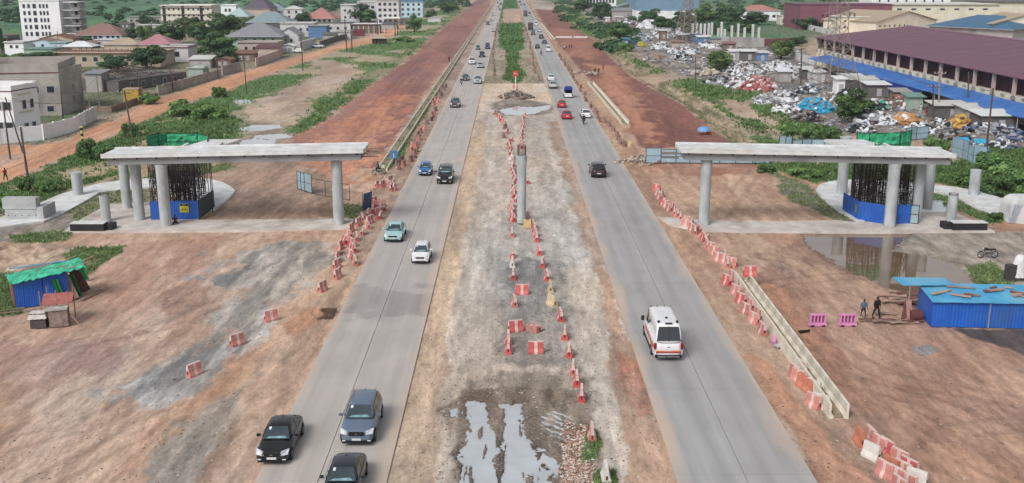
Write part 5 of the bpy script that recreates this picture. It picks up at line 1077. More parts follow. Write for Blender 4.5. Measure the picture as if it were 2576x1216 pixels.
# ------------------------------------------------------------ people: one skinned body each, clothes over it
SKN = pm('dark_skin', S(92, 62, 50), S(74, 48, 40), 5, .6); HAIR = pm('black_hair', S(26, 22, 22), None, 5, .9)
def skin_obj(name, verts, edges, radii, mat, parent, root=0, sub=1):
    me = bpy.data.meshes.new(name); me.from_pydata(verts, edges, []); o = bpy.data.objects.new(name, me); col.objects.link(o)
    m = o.modifiers.new('skin', 'SKIN'); m.use_smooth_shade = True
    for i, v in enumerate(me.skin_vertices[0].data): v.radius = (radii[i], radii[i]) if not isinstance(radii[i], tuple) else radii[i]; v.use_root = (i == root)
    if sub: s = o.modifiers.new('sub', 'SUBSURF'); s.levels = sub; s.render_levels = sub
    dg = bpy.context.evaluated_depsgraph_get(); ev = bpy.data.meshes.new_from_object(o.evaluated_get(dg)); ev.name = name
    bpy.data.objects.remove(o, do_unlink=True); ev.materials.clear(); ev.materials.append(mat); smooth(ev, 1.5)
    return link(name, ev, None, parent)
def joints(pose, h):
    k = h / 1.75
    J = dict(pelvis=(0, 0, .95), waist=(0, 0, 1.08), chest=(0, 0, 1.30), neck=(0, 0, 1.47), head=(0, -.02, 1.62), top=(0, -.01, 1.70))
    for s, n in ((-1, 'L'), (1, 'R')):
        J['hip' + n] = (s * .09, 0, .92); J['sh' + n] = (s * .18, 0, 1.42)
        if pose == 'walk':
            f = s; J['knee' + n] = (s * .10, -.20 * f, .50); J['ank' + n] = (s * .09, -.24 * f + (.12 if f < 0 else -.04), .09); J['toe' + n] = (s * .10, J['ank' + n][1] - .17, .04)
            J['elb' + n] = (s * .30, .10 * f + .03, 1.16); J['wri' + n] = (s * .33, .16 * f - .08, .93); J['han' + n] = (s * .34, .18 * f - .12, .86)
        elif pose == 'stand':
            J['knee' + n] = (s * .11, -.02, .50); J['ank' + n] = (s * .12, .02, .09); J['toe' + n] = (s * .14, -.15, .04); J['elb' + n] = (s * .27, .03, 1.15); J['wri' + n] = (s * .29, -.04, .91); J['han' + n] = (s * .29, -.06, .83)
        elif pose == 'ride':
            J['knee' + n] = (s * .24, -.38, .92 - .05); J['ank' + n] = (s * .20, -.22, .50 - .05); J['toe' + n] = (s * .21, -.36, .42); J['elb' + n] = (s * .32, -.25, 1.17); J['wri' + n] = (s * .32, -.45, 1.12); J['han' + n] = (s * .30, -.52, 1.12)
        elif pose == 'sit':
            J['knee' + n] = (s * .20, -.36, .42 + .52); J['ank' + n] = (s * .16, -.44, .09 + .45); J['toe' + n] = (s * .17, -.60, .49); J['elb' + n] = (s * .28, -.12, 1.12); J['wri' + n] = (s * .18, -.34, 1.0); J['han' + n] = (s * .14, -.40, .98)
    if pose in ('sit', 'ride'):
        for a in ('chest', 'neck', 'head', 'top'): x, y, z = J[a]; J[a] = (x, y - (z - .95) * .16, z)
        for n in 'LR': x, y, z = J['sh' + n]; J['sh' + n] = (x, y - .07, z)
    return {a: tuple(c * k for c in v) for a, v in J.items()}, k
def person(px, py, h, pose, label, top, bottom, short=True, shorts=False, rz=0, z=None, xy=None, cat='person', group=None, zoff=0, detail=True, bag=None):
    x, y = xy or G(px, py); t = thing('person', label, cat, (x, y, (hz(x, y) if z is None else z) + zoff), rz, group)
    J, k = joints(pose, h)
    names = ['pelvis', 'waist', 'chest', 'neck', 'head', 'top'] + [a + n for n in 'LR' for a in ('hip', 'knee', 'ank', 'toe', 'sh', 'elb', 'wri', 'han')]
    rad = dict(pelvis=(.13, .10), waist=(.115, .09), chest=(.14, .10), neck=.055, head=.095, top=.07, hip=.085, knee=.055, ank=.036, toe=.032, sh=.06, elb=.042, wri=.028, han=.034)
    idx = {n: i for i, n in enumerate(names)}; rr = [rad.get(n, rad.get(n[:-1])) for n in names]; rr = [tuple(q * k for q in r) if isinstance(r, tuple) else r * k for r in rr]
    E = [('pelvis', 'waist'), ('waist', 'chest'), ('chest', 'neck'), ('neck', 'head'), ('head', 'top')] + [e for n in 'LR' for e in (('pelvis', 'hip' + n), ('hip' + n, 'knee' + n), ('knee' + n, 'ank' + n), ('ank' + n, 'toe' + n), ('chest', 'sh' + n), ('sh' + n, 'elb' + n), ('elb' + n, 'wri' + n), ('wri' + n, 'han' + n))]
    V_ = [J[n] for n in names]; Ed = [(idx[a], idx[b]) for a, b in E]
    if detail: # fingers
        for n, s in (('L', -1), ('R', 1)):
            h0 = Vector(J['han' + n]); w0 = Vector(J['wri' + n]); d = (h0 - w0).normalized()
            for q in range(5):
                side = Vector((0, 1, 0)) if abs(d.y) < .8 else Vector((1, 0, 0)); off = side * (q - 1.5) * .017 * k; ln = (.075, .085, .08, .065, .05)[q] * k
                i0 = len(V_); base = h0 + off
                if q == 4: base = w0.lerp(h0, .4) - side * .03 * k; dd = (d - side * .8).normalized()
                else: dd = (d + Vector((-s * .25, 0, 0))).normalized()
                V_ += [tuple(base), tuple(base + dd * ln)]; rr += [.010 * k, .008 * k]; Ed += [(idx['han' + n], i0), (i0, i0 + 1)]
    skin_obj('body', V_, Ed, rr, SKN, t)
    def sub(name, sel, edges, mul, mat, root):
        i2 = {n: i for i, n in enumerate(sel)}; skin_obj(name, [sel[n] for n in sel], [(i2[a], i2[b]) for a, b in edges], [mul[n] if n in mul else .1 for n in sel], mat, t, i2[root])
    v = lambda a, b, f: tuple(Vector(J[a]).lerp(Vector(J[b]), f))
    sel = {'waist0': v('pelvis', 'waist', .2), 'waist': J['waist'], 'chest': J['chest'], 'nk': v('chest', 'neck', .6)}; ed = [('waist0', 'waist'), ('waist', 'chest'), ('chest', 'nk')]; mul = {'waist0': (.158 * k, .125 * k), 'waist': (.142 * k, .115 * k), 'chest': (.165 * k, .125 * k), 'nk': .07 * k}
    for n in 'LR':
        sel['sh' + n] = J['sh' + n]; sel['e' + n] = v('sh' + n, 'elb' + n, .75 if short else 1); ed += [('chest', 'sh' + n), ('sh' + n, 'e' + n)]; mul['sh' + n] = .082 * k; mul['e' + n] = .066 * k
        if not short: sel['w' + n] = v('elb' + n, 'wri' + n, .9); ed.append(('e' + n, 'w' + n)); mul['w' + n] = .045 * k
    sub('shirt', sel, ed, mul, top, 'waist')
    sel = {'pel': J['pelvis'], 'wa': v('pelvis', 'waist', .5)}; ed = [('pel', 'wa')]; mul = {'pel': (.152 * k, .125 * k), 'wa': (.138 * k, .11 * k)}
    for n in 'LR':
        sel['h' + n] = J['hip' + n]; sel['k' + n] = v('hip' + n, 'knee' + n, .8 if shorts else 1); ed += [('pel', 'h' + n), ('h' + n, 'k' + n)]; mul['h' + n] = .105 * k; mul['k' + n] = (.085 if shorts else .075) * k
        if not shorts: sel['a' + n] = v('knee' + n, 'ank' + n, .92); ed.append(('k' + n, 'a' + n)); mul['a' + n] = .058 * k
    sub('trousers' if not shorts else 'shorts', sel, ed, mul, bottom, 'pel')
    c = Vector(J['head']) + Vector((0, .012, .035)) * k; mb = MB(); rings = []
    for i in range(5): a = R(88) * i / 4; rings.append([(c.x + .098 * k * math.cos(a) * math.cos(q * .7854), c.y + .108 * k * math.cos(a) * math.sin(q * .7854), c.z + .10 * k * math.sin(a)) for q in range(8)])
    mb.loft(rings); mb.build('hair', HAIR, t, True, 1.5)
    if detail:
        for s in (-1, 1):
            mb = MB(); mb.tube((s * .032 * k, c.y - .108 * k, c.z - .03 * k), (s * .032 * k, c.y - .118 * k, c.z - .03 * k), .012 * k, n=6); mb.build('eye', pm('eye_white', S(220, 216, 210), None, 5, .4), t)
            mb = MB(); mb.box((J['toe' + 'LR'[(s + 1) // 2]][0], J['toe' + 'LR'[(s + 1) // 2]][1] + .06 * k, J['toe' + 'LR'[(s + 1) // 2]][2]), (.10 * k, .27 * k, .08 * k)); mb.build('shoe', bag or GRL, t, bevel=.02)
        mb = MB(); mb.box((0, c.y - .12 * k, c.z - .055 * k), (.025 * k, .03 * k, .04 * k), taper=.6); mb.build('nose', SKN, t)
        mb = MB(); mb.box((0, c.y - .105 * k, c.z - .095 * k), (.045 * k, .02 * k, .012 * k)); mb.build('mouth', pm('lips', S(110, 60, 54), None, 4, .5), t)
    return t
def cloth(n, c): return pm('cloth_' + n, S(*c), tuple(q * .72 for q in S(*c)), 4, .9)
BK, NV, WTc, RDc, DNM, OGc = cloth('black', (34, 32, 34)), cloth('navy', (50, 58, 96)), cloth('white', (226, 224, 222)), cloth('red', (176, 50, 60)), cloth('denim', (92, 112, 156)), cloth('orange', (214, 110, 60))
person(2171, 800, 1.52, 'walk', 'person in pale blue shirt and dark shorts walking beside the pink barrier', DNM, BK, True, True, 0, bag=WTc)
person(2204, 801, 1.78, 'walk', 'person dressed all in black striding near the timber boards', BK, BK, False, False, .25)
person(438, 567, 1.75, 'sit', 'person in dark red seated against the left front column', cloth('dark_red', (92, 44, 50)), BK, rz=.3, xy=(G(438, 566)[0] + .15, G(438, 566)[1]), z=.1, zoff=-.72)
person(1497, 187, 1.75, 'walk', 'left one of two dark clothed people side by side on the red roadbed', BK, BK, group='people walking on the red roadbed', detail=False, rz=math.pi)
person(1506, 187, 1.75, 'walk', 'right one of two dark clothed people side by side on the red roadbed', BK, NV, group='people walking on the red roadbed', detail=False, rz=math.pi)
person(1517, 176, 1.7, 'walk', 'person in purple grey a few steps beyond the dark pair', cloth('mauve', (120, 90, 110)), NV, detail=False, group='people walking on the red roadbed')
for i, (x, tp, lb) in enumerate(((1419, WTc, 'person in white, leftmost of the group crossing the far roadbed'), (1425, RDc, 'person in red within the group crossing the far roadbed'), (1432, BK, 'person in black, third of the group crossing the far roadbed'), (1438, NV, 'person in dark red trousers, rightmost of the group on the roadbed'))):
    person(x, 126 - i * .8, 1.7, 'walk', lb, tp, RDc if i == 3 else BK, detail=False, rz=i, group='people crossing the far roadbed')
person(1383, 68, 1.7, 'walk', 'lone tiny figure in brown far along the right roadbed', RDc, BK, detail=False)
person(1130, 156, 1.75, 'stand', 'person in dark clothes standing left of the long left drain', BK, BK, detail=False)
person(1026, 109, 1.75, 'stand', 'person in black standing in the grass beside the far left trees', BK, BK, detail=False)
person(971, 80, 1.7, 'stand', 'small reddish figure on the dirt road near the maroon container', OGc, RDc, detail=False)
person(15, 455, 1.7, 'walk', 'person in red and black at the left picture edge on the dirt road', RDc, BK, detail=False, rz=1)
person(2315, 284, 1.75, 'stand', 'person in white before the blue awning wall', WTc, WTc, detail=False)
person(2330, 293, 1.75, 'stand', 'person in red among the orange scrap bags', RDc, RDc, detail=False)
person(2241, 237, 1.75, 'walk', 'person in dark clothes left of the white scrapyard cabin', BK, BK, detail=False)
person(2253, 237, 1.75, 'stand', 'person in grey beside the white scrapyard cabin', cloth('grey', (110, 110, 116)), BK, detail=False)
# ------------------------------------------------------------ motorcycles
def motorbike(px, py, label, rz, rider=None, colr=None, z=None, cargo=None):
    x, y = G(px, py); t = thing('motorcycle', label, 'motorcycle', (x, y, hz(x, y) if z is None else z), rz)
    col_ = colr or PT['black']
    for yy in (-.64, .64):
        mb = MB(); n = 20; rings = []
        for i in range(n): a = 2 * math.pi * i / n; rings.append([(q * .045, yy + (.30 + e) * math.cos(a), .32 + (.30 + e) * math.sin(a)) for q, e in ((-1, -.03), (-1, .015), (0, .035), (1, .015), (1, -.03))])
        rings.append(rings[0]); mb.loft(rings, cap=False); w_ = mb.build('wheel', TYR, t, True, 1)
        mb = MB(); mb.tube((-.05, yy, .32), (.05, yy, .32), .05, n=8)
        for i in range(8): a = i * .785; mb.tube((0, yy, .32), (0, yy + .27 * math.cos(a), .32 + .27 * math.sin(a)), .012, n=4)
        mb.build('spokes', RIM, w_)
    def tb(name, pts, r, mat): 
        mb = MB(); [mb.tube(pts[i], pts[i + 1], r, n=6) for i in range(len(pts) - 1)]; mb.build(name, mat, t)
    tb('frame', [(0, -.45, .86), (0, -.2, .45), (0, .2, .42), (0, .35, .72), (0, -.45, .86)], .03, GRL); tb('swing_arm', [(.07, .1, .42), (.07, .64, .32)], .025, RIM)
    for s in (-.08, .08): tb('fork', [(s, -.64, .32), (s, -.42, .98)], .025, CHR)
    tb('handlebar', [(-.36, -.28, 1.08), (-.14, -.4, 1.02), (.14, -.4, 1.02), (.36, -.28, 1.08)], .018, GRL)
    mb = MB(); mb.box((0, -.02, .44), (.26, .34, .3)); mb.build('engine', RIM, t, bevel=.04)
    mb = MB(); mb.box((0, -.16, .84), (.26, .46, .22), rx=-.1, taper=.8); mb.build('fuel_tank', col_, t, bevel=.06)
    mb = MB(); mb.box((0, .36, .82), (.26, .68, .10)); mb.build('seat', GRL, t, bevel=.03)
    mb = MB(); mb.box((0, .66, .74), (.14, .36, .04), rx=-.3); mb.build('rear_mudguard', col_, t); mb = MB(); mb.box((0, -.66, .68), (.12, .36, .03), rx=.1); mb.build('front_mudguard', col_, t)
    mb = MB(); mb.tube((0, -.5, .92), (0, -.42, .92), .09, n=10); mb.build('headlight', LGT, t, True)
    tb('exhaust', [(.13, -.1, .32), (.15, .25, .28), (.16, .72, .36)], .035, CHR)
    if cargo: mb = MB(); mb.box((0, .55, 1.0), (.5, .45, .36)); mb.build('carrier_box', cargo, t, bevel=.03)
    if rider:
        lb, tp, bt = rider; k = person(px, py, 1.75, 'ride', lb, tp, bt, xy=(x + .12 * math.sin(-rz) * 0, y), rz=rz, z=t.location.z, detail=False)
    return t
motorbike(2484, 648, 'black parked motorcycle with silver wheels on the pale ground', -math.pi / 2)
motorbike(1161, 215, 'motorcycle ridden beside the dark green sedan', 0, ('motorcyclist in dark clothes beside the dark green sedan', BK, NV), z=RZ)
motorbike(1468, 313, 'motorcycle right behind the white saloon', math.pi, ('motorcyclist in dark jacket right behind the white saloon', BK, BK), z=RZ)
motorbike(1361, 141, 'motorcycle left of and behind the white minibus', math.pi, ('motorcyclist in grey behind the white minibus', cloth('grey', (110, 110, 116)), BK), z=RZ)
motorbike(953, 438, 'blue motorcycle stopped at the near end of the left drain', -1.2, ('person in white and blue on the motorcycle at the drain end', NV, BK), colr=PT['deep blue'], cargo=WPL)
# ------------------------------------------------------------ buildings
def wallm(n, c, k=.85, d=None): return pm('wall_' + n, S(*c), tuple(q * k for q in S(*c)), .35, .88, bump=.1, bscale=3, dirt=S(*d) if d else tuple(q * .72 for q in S(*c)))
def roofm(n, c, ribs=True): return pm('roof_' + n, S(*c), tuple(q * .86 for q in S(*c)), .25, .6, spec=.35, dirt=tuple(q * .8 for q in S(*c)))
WIN = pm('window_frame', S(186, 186, 190), None, 2, .6); PANE = pm('dark_window_pane', S(52, 62, 72), S(34, 42, 50), .8, .15, spec=.7); DK = pm('dark_opening', S(46, 46, 50), S(34, 34, 38), .8, .9)
W_ = {'white': wallm('white', (250, 251, 254), .92), 'cream': wallm('cream', (238, 230, 216)), 'grey': wallm('grey', (178, 174, 172), .8, (120, 116, 114)), 'stained': wallm('stained', (190, 184, 176), .7, (110, 106, 102)), 'ltblue': wallm('ltblue', (204, 228, 240)), 'tan': wallm('tan', (206, 188, 166), .82), 'ltgrey': wallm('ltgrey', (220, 218, 220), .85),
      'green': wallm('green', (164, 190, 172)), 'brown': wallm('brown', (140, 120, 108), .75), 'dkgrey': wallm('dkgrey', (112, 108, 108), .75), 'pink': wallm('pink', (206, 186, 178)), 'blue': wallm('blue', (104, 140, 184)), 'steel': wallm('steel', (126, 158, 182), .94), 'beige': wallm('beige', (240, 230, 210))}
R_ = {'grey': roofm('grey', (146, 148, 154)), 'dkgrey': roofm('dkgrey', (104, 102, 108)), 'teal': roofm('teal', (140, 160, 164)), 'paleteal': roofm('paleteal', (178, 202, 200)), 'red': roofm('red', (188, 132, 126)), 'pink': roofm('pink', (184, 132, 140)), 'brown': roofm('brown', (150, 116, 108)), 'maroon': roofm('maroon', (112, 72, 78)), 'purple': roofm('purple', (98, 88, 102)),
      'plum': roofm('plum', (122, 84, 102)), 'tan': roofm('tan', (186, 168, 146)), 'pale': roofm('pale', (214, 214, 210)), 'blue': roofm('blue', (78, 116, 148)), 'rust': roofm('rust', (132, 92, 78)), 'slab': roofm('slab', (170, 164, 158)), 'redslab': roofm('redslab', (134, 92, 84)), 'green': roofm('green', (122, 158, 146)), 'white': roofm('white', (232, 234, 236))}
def _wm(w): return W_[w] if isinstance(w, str) else w
def bld(name, label, x0, x1, yb, yt, depth, wall, roof='flat', rc='slab', rh=2.0, wins=(), yb1=None, cat='building', over=.4, parapet=.5, h=None, side=0, side_rows=1, ww=1.2, wh=1.3, z0=-.1, bands=None, sill=.55, panes=True):
    yb1 = yb if yb1 is None else yb1; A = Vector((*G(x0, yb), 0)); B = Vector((*G(x1, yb1), 0)); D = B - A; L = D.length; rz = math.atan2(D.y, D.x)
    hh = h if h else max(2.4, HH((yb + yb1) / 2, yt))
    t = thing(name, label, cat, (A.x, A.y, z0), rz); hh -= z0
    if roof == 'hip' or roof == 'gable': hw = max(2.2, hh - rh)
    else: hw = hh
    mb = MB(); mb.box((L / 2, depth / 2, hw / 2), (L, depth, hw)); mb.build('wall', _wm(wall), t)
    o = over; M = R_[rc]
    if roof == 'flat':
        mb = MB(); mb.box((L / 2, depth / 2, hw + .09), (L + o * 2, depth + o * 2, .17)); mb.build('roof', M, t)
        if parapet:
            for c, d in (((L / 2, -.0, hw + .18 + parapet / 2), (L + .1, .18, parapet)), ((L / 2, depth, hw + .18 + parapet / 2), (L + .1, .18, parapet)), ((0, depth / 2, hw + .181 + parapet / 2), (.18, depth - .2, parapet)), ((L, depth / 2, hw + .181 + parapet / 2), (.18, depth - .2, parapet))): mb = MB(); mb.box(c, d); mb.build('parapet', _wm(wall), t)
    elif roof == 'hip':
        i = min(depth, L) / 2 + o; v = [(-o, -o, hw), (L + o, -o, hw), (L + o, depth + o, hw), (-o, depth + o, hw)]
        r = [(-o + i, depth / 2, hw + rh), (L + o - i, depth / 2, hw + rh)] if L >= depth else [(L / 2, -o + i, hw + rh), (L / 2, depth + o - i, hw + rh)]
        mb = MB(); mb._add(v + r, [(3, 2, 1, 0)] + ([(0, 1, 5, 4), (2, 3, 4, 5), (1, 2, 5), (3, 0, 4)] if L >= depth else [(0, 1, 4), (2, 3, 5), (1, 2, 5, 4), (3, 0, 4, 5)])); rf = mb.build('roof', M, t)
        mb = MB(); mb.tube(r[0], r[1], .12, n=5) if (Vector(r[0]) - Vector(r[1])).length > .5 else mb.box((*r[0],), (.3, .3, .2)); mb.build('ridge', M, rf)
        mb = MB(); mb.box((L / 2, -o + .04, hw - .1), (L + 2 * o, .1, .2)); mb.build('fascia', WIN, rf)
    elif roof == 'gable': # ridge runs along depth when side gable faces front
        v = [(-o, -o, hw), (L + o, -o, hw), (L + o, depth + o, hw), (-o, depth + o, hw), (L / 2, -o, hw + rh), (L / 2, depth + o, hw + rh)]
        mb = MB(); mb._add(v + [(x, y, z - .14) for x, y, z in v], [(0, 4, 5, 3), (4, 1, 2, 5), (6, 9, 11, 10), (10, 11, 8, 7), (0, 6, 10, 4), (4, 10, 7, 1), (3, 5, 11, 9), (5, 2, 8, 11), (0, 3, 9, 6), (1, 7, 8, 2)]); mb.build('roof', M, t)
        mb = MB(); mb._add([(0, .01, hw), (L, .01, hw), (L / 2, .01, hw + rh - .18), (0, depth - .01, hw), (L, depth - .01, hw), (L / 2, depth - .01, hw + rh - .18)], [(0, 1, 2), (3, 5, 4), (0, 2, 5, 3), (2, 1, 4, 5), (0, 3, 4, 1)]); mb.build('gable_end', _wm(wall), t)
    elif roof == 'shed':
        mb = MB(); mb._add([(-o, -o, hw), (L + o, -o, hw), (L + o, depth + o, hw + rh), (-o, depth + o, hw + rh), (-o, -o, hw + .12), (L + o, -o, hw + .12), (L + o, depth + o, hw + rh + .12), (-o, depth + o, hw + rh + .12)], [(3, 2, 1, 0), (4, 5, 6, 7), (0, 1, 5, 4), (1, 2, 6, 5), (2, 3, 7, 6), (3, 0, 4, 7)]); mb.build('roof', M, t)
    def win(x, y, z, w, hgt, face='f', name='window'):
        mb = MB(); d = (w, .10, hgt) if face == 'f' else (.10, w, hgt); mb.box((x, y, z), d); f = mb.build(name, WIN, t)
        mb = MB(); d = (w * .8, .12, hgt * .82) if face == 'f' else (.12, w * .8, hgt * .82); mb.box((x, y, z), d)
        if panes: mb.build('pane', PANE, f)
    for (rows, cols, xa, xb, za, zb, w_, h_) in wins: # fractions of facade
        for r in range(rows):
            for c in range(cols):
                x = L * (xa + (xb - xa) * (c + .5) / cols); z = hw * (za + (zb - za) * (r + .5) / rows); win(x, -.01, z, w_, h_)
    if side:
        for s in ((0,) if (x0 > 1288) else (L,)):
            for r in range(side_rows):
                for c in range(side): win(s, depth * (c + .5) / side, hw * (r + .55) / side_rows, ww, wh, 's')
    for (za, zb_, m_) in (bands or []):
        mb = MB(); mb.box((L / 2, -.12, hw * (za + zb_) / 2), (L + .1, .2, hw * (zb_ - za))); mb.build('band', m_, t)
    return t
# --- left of the road, near to far
t = bld('white_house', 'white two storey house with dark windows at the left picture edge', -70, 42, 352, 232, 9, 'white', 'flat', 'maroon', wins=[(2, 4, .1, .98, .08, .92, 1.5, 1.4)], parapet=.7, over=.05)
t = bld('white_house', 'cream corner wing of the white house, with yellow framed windows', 42, 104, 352, 226, 8, 'white', 'flat', 'maroon', wins=[(1, 2, .3, .9, .52, .88, .9, 1.5), (1, 2, .3, .9, .06, .42, 1.0, 1.2)], yb1=338, parapet=.7, over=.05)
YW = pm('yellow_trim', S(206, 200, 130), None, 2, .7); L_ = 3.9
mb = MB(); [mb.box((2.9, -.05, z), (3.2, .16, .12)) for z in (7.0, 4.2)]; mb.build('yellow_ledge', YW, t)
t = bld('unfinished_block', 'stained grey unfinished concrete block with a dark red floor inside its parapet', -60, 158, 296, 186, 18, 'stained', 'flat', 'maroon', wins=[(1, 2, .62, .98, .52, .72, 1.6, 1.4), (1, 3, .3, .98, .08, .26, 1.4, 1.2)], yb1=290, parapet=1.6, over=.1)
t = bld('unfinished_block', 'grey rear wing of the unfinished block, beside the low ruin', 158, 214, 290, 186, 14, 'stained', 'flat', 'slab', yb1=270, parapet=1.2, wins=[(2, 1, .3, .8, .2, .8, 1.2, 1.3)], over=.05)
def wallrun(name, label, pts, h, mat, step=2.6, cat='wall', cap=None, pil=True, z0=-.1, panelname='panel', th=.16):
    P = [Vector((*G(*p), 0)) for p in pts]; t = thing(name, label, cat, (P[0].x, P[0].y, z0)); o = P[0].copy(); hh = h - z0
    for a, b in zip(P, P[1:]):
        D = b - a; n = max(1, round(D.length / step)); rz = math.atan2(D.y, D.x)
        for k in range(n):
            c = a + D * ((k + .5) / n) - o; mb = MB(); mb.box((c.x, c.y, hh / 2 + random.uniform(-.05, .02)), (D.length / n - .05, th, hh), rz=rz); mb.build(panelname, mat, t)
            if pil: c = a + D * (k / n) - o; mb = MB(); mb.box((c.x, c.y, hh / 2 + .06), (.26, th + .14, hh + .12), rz=rz); mb.build('pillar', mat, t)
    return t
wallrun('compound_wall', 'long white compound wall in front of the white house', [(-60, 366), (0, 362), (110, 352), (190, 330), (216, 314)], 2.3, W_['white'], 3.4)
wallrun('compound_wall', 'white and blue gate wall at the right end of the white wall', [(216, 314), (243, 300)], 2.3, W_['ltgrey'], 1.8)
wallrun('compound_wall', 'weathered grey wall along the dirt road before the timber ruin', [(398, 240), (440, 228), (480, 216), (520, 204), (556, 194)], 2.0, W_['stained'], 3)
wallrun('compound_wall', 'grey block wall along the dirt road beyond the wooden ruin', [(560, 190), (585, 184), (606, 178)], 2.4, W_['grey'], 3)
wallrun('compound_wall', 'pinkish roadside wall below the grey roofed house', [(644, 168), (672, 158), (705, 146)], 2.4, W_['pink'], 3)
wallrun('compound_wall', 'low grey wall in front of the collapsed yard left', [(212, 282), (280, 284), (345, 262), (398, 248)], 1.2, W_['brown'], 3)
wallrun('compound_wall', 'white and dark striped wall beside the parked white car', [(754, 128), (776, 122), (796, 116)], 3.0, W_['ltgrey'], 1.6)
wallrun('compound_wall', 'far grey wall between the blue shed and the maroon container', [(806, 118), (840, 106), (880, 96)], 2.0, W_['dkgrey'], 4)
bld('site_container', 'ochre yellow container standing by the dirt road', 311, 350, 262, 226, 2.6, pm('ochre_steel', S(214, 178, 90), S(190, 152, 74), .8, .6, dirt=S(160, 128, 84)), 'flat', 'tan', parapet=0, over=.02, cat='container')
bld('kiosk', 'small light blue kiosk with rounded roof in the ruin yard', 236, 282, 220, 204, 2.2, pm('kiosk_blue', S(120, 186, 206), None, 1, .6), 'gable', 'white', rh=.5, cat='kiosk')
t = bld('ruined_house', 'low dark ruin with a tangle of roof timbers beside the dirt road', 300, 470, 232, 196, 12, 'dkgrey', 'none', wins=[(1, 5, .1, .9, .2, .75, 1.3, 1.3)], yb1=206)
TIM = pm('weathered_timber', S(128, 112, 104), S(86, 76, 72), 2, .9, rnd=.3)
mb = MB(); r = random.Random(4)
for k in range(130):
    a = Vector((r.uniform(0, 18), r.uniform(0, 12), r.uniform(2, 4.2))); mb.tube(a, a + Vector((r.uniform(-4, 4), r.uniform(-3, 3), r.uniform(-.8, 1.2))), .07, n=4)
o = mb.build('roof_timbers', TIM, t); o['kind'] = 'stuff'
bld('shed', 'grey lean-to with pale roof edge left of the timber ruin', 218, 258, 232, 186, 5, 'grey', 'shed', 'grey', rh=.4, cat='shed')
t = bld('unfinished_house', 'long tan unfinished house with a reddish upper slab and rebar stubs', 136, 405, 168, 135, 13, 'tan', 'flat', 'redslab', wins=[(1, 9, .03, .97, .3, .85, 1.5, 1.4)], parapet=.3, over=.6)
mb = MB(); hh_ = HH(168, 135)
for k in range(26): x = 1 + k * 1.02 * (G(405, 168)[0] - G(136, 168)[0] - 2) / 26; mb.tube((x, .3 + (k % 3) * 2, hh_), (x, .3 + (k % 3) * 2, hh_ + r.uniform(1, 1.8)), .09, n=5)
o = mb.build('rebar_stub', TIM, t); o['kind'] = 'stuff'
bld('unfinished_house', 'grey white right wing of the unfinished house with a dark window', 405, 475, 156, 120, 9, 'ltgrey', 'flat', 'redslab', wins=[(1, 2, .1, .75, .3, .8, 1.8, 1.8)], parapet=.4, over=.4)
bld('house', 'house with a pink hip roof behind the unfinished tan house', 345, 432, 128, 97, 11, 'tan', 'hip', 'pink', rh=3.2)
bld('house', 'low house with a pale tan hip roof left of the pink one', 262, 350, 128, 104, 9, 'tan', 'hip', 'tan', rh=2)
bld('shed', 'shed under white tarpaulin at the left end of the unfinished house', 158, 232, 134, 116, 7, 'brown', 'hip', 'white', rh=1.6, cat='shed')
bld('shed', 'small mint green flat roofed shed left of the white tarpaulin shed', 62, 132, 144, 124, 8, 'green', 'flat', 'green', parapet=0, cat='shed')
bld('house', 'plain white low house at the left edge behind the big tree', 14, 62, 140, 108, 7, 'white', 'flat', 'slab', wins=[(1, 2, .2, .8, .5, .9, 1, 1)], parapet=.2)
bld('house', 'bluish white shack row below the tall white building', 66, 150, 122, 104, 7, 'ltblue', 'gable', 'brown', rh=1.2, wins=[(1, 3, .1, .9, .2, .8, 1, 1)])
bld('house', 'brown roofed low house under the tall white building', 100, 185, 112, 92, 8, 'tan', 'gable', 'rust', rh=1.6)
t = bld('apartment_block', 'tall white six storey block with rows of dark windows', 58, 158, 104, 4, 16, 'white', 'flat', 'slab', wins=[(5, 2, .06, .30, .1, .97, 1.1, 1.7), (5, 1, .30, .46, .1, .97, 1.5, 1.9), (5, 3, .48, .74, .1, .97, .9, 1.7)], parapet=.6, over=.05)
for k in range(5):
    z = 3 + k * 3.0; mb = MB(); mb.box((19.8, 5, z), (6.2, 9, .3)); mb.build('balcony', W_['ltgrey'], t); mb = MB(); mb.box((21.0, 5, z - 1.4), (3.4, 5.5, 2.2)); mb.build('stair_core', W_['grey'], t)
    mb = MB(); mb.box((21.2, 2.18, z - 1.2), (1.1, .1, 1.3)); mb.build('window', DK, t)
bld('house', 'pale blue house with a brownish red hip roof beside the tall white block', 187, 307, 108, 62, 14, 'ltblue', 'hip', 'brown', rh=4.0, wins=[(1, 5, .06, .62, .5, .95, 1.7, 1.6), (1, 3, .66, .98, .5, .95, 1.3, 1.5)])
bld('house', 'small light blue annex in front of the tall white block', 148, 188, 98, 82, 8, 'ltblue', 'flat', 'white', parapet=.2)
t = bld('apartment_block', 'cream four storey block with dark window bands', 407, 535, 68, 15, 14, 'cream', 'flat', 'white', wins=[(3, 10, .02, .98, .14, .97, 1.0, 1.2)], parapet=.3, over=.6)
for k in range(3): mb = MB(); mb.box((12.6, -.25, 2.9 + k * 3.3), (27, .5, .35)); mb.build('floor_band', W_['brown'], t)
for k in (.07, .44, .8): mb = MB(); mb.box((25.5 * k, -.1, 5.6), (1.3, .3, 9.5)); mb.build('stair_opening', DK, t)
bld('house', 'tiny bright white house far behind the dark trees', 557, 595, 44, 14, 9, 'white', 'flat', 'white', wins=[(1, 2, .2, .7, .4, .8, 1.6, 2)], parapet=.3)
bld('house', 'low house with a pale teal hip roof', 568, 626, 62, 20, 14, 'green', 'hip', 'paleteal', rh=4.5, wins=[(1, 3, .2, .9, .2, .8, 1, 1.4)])
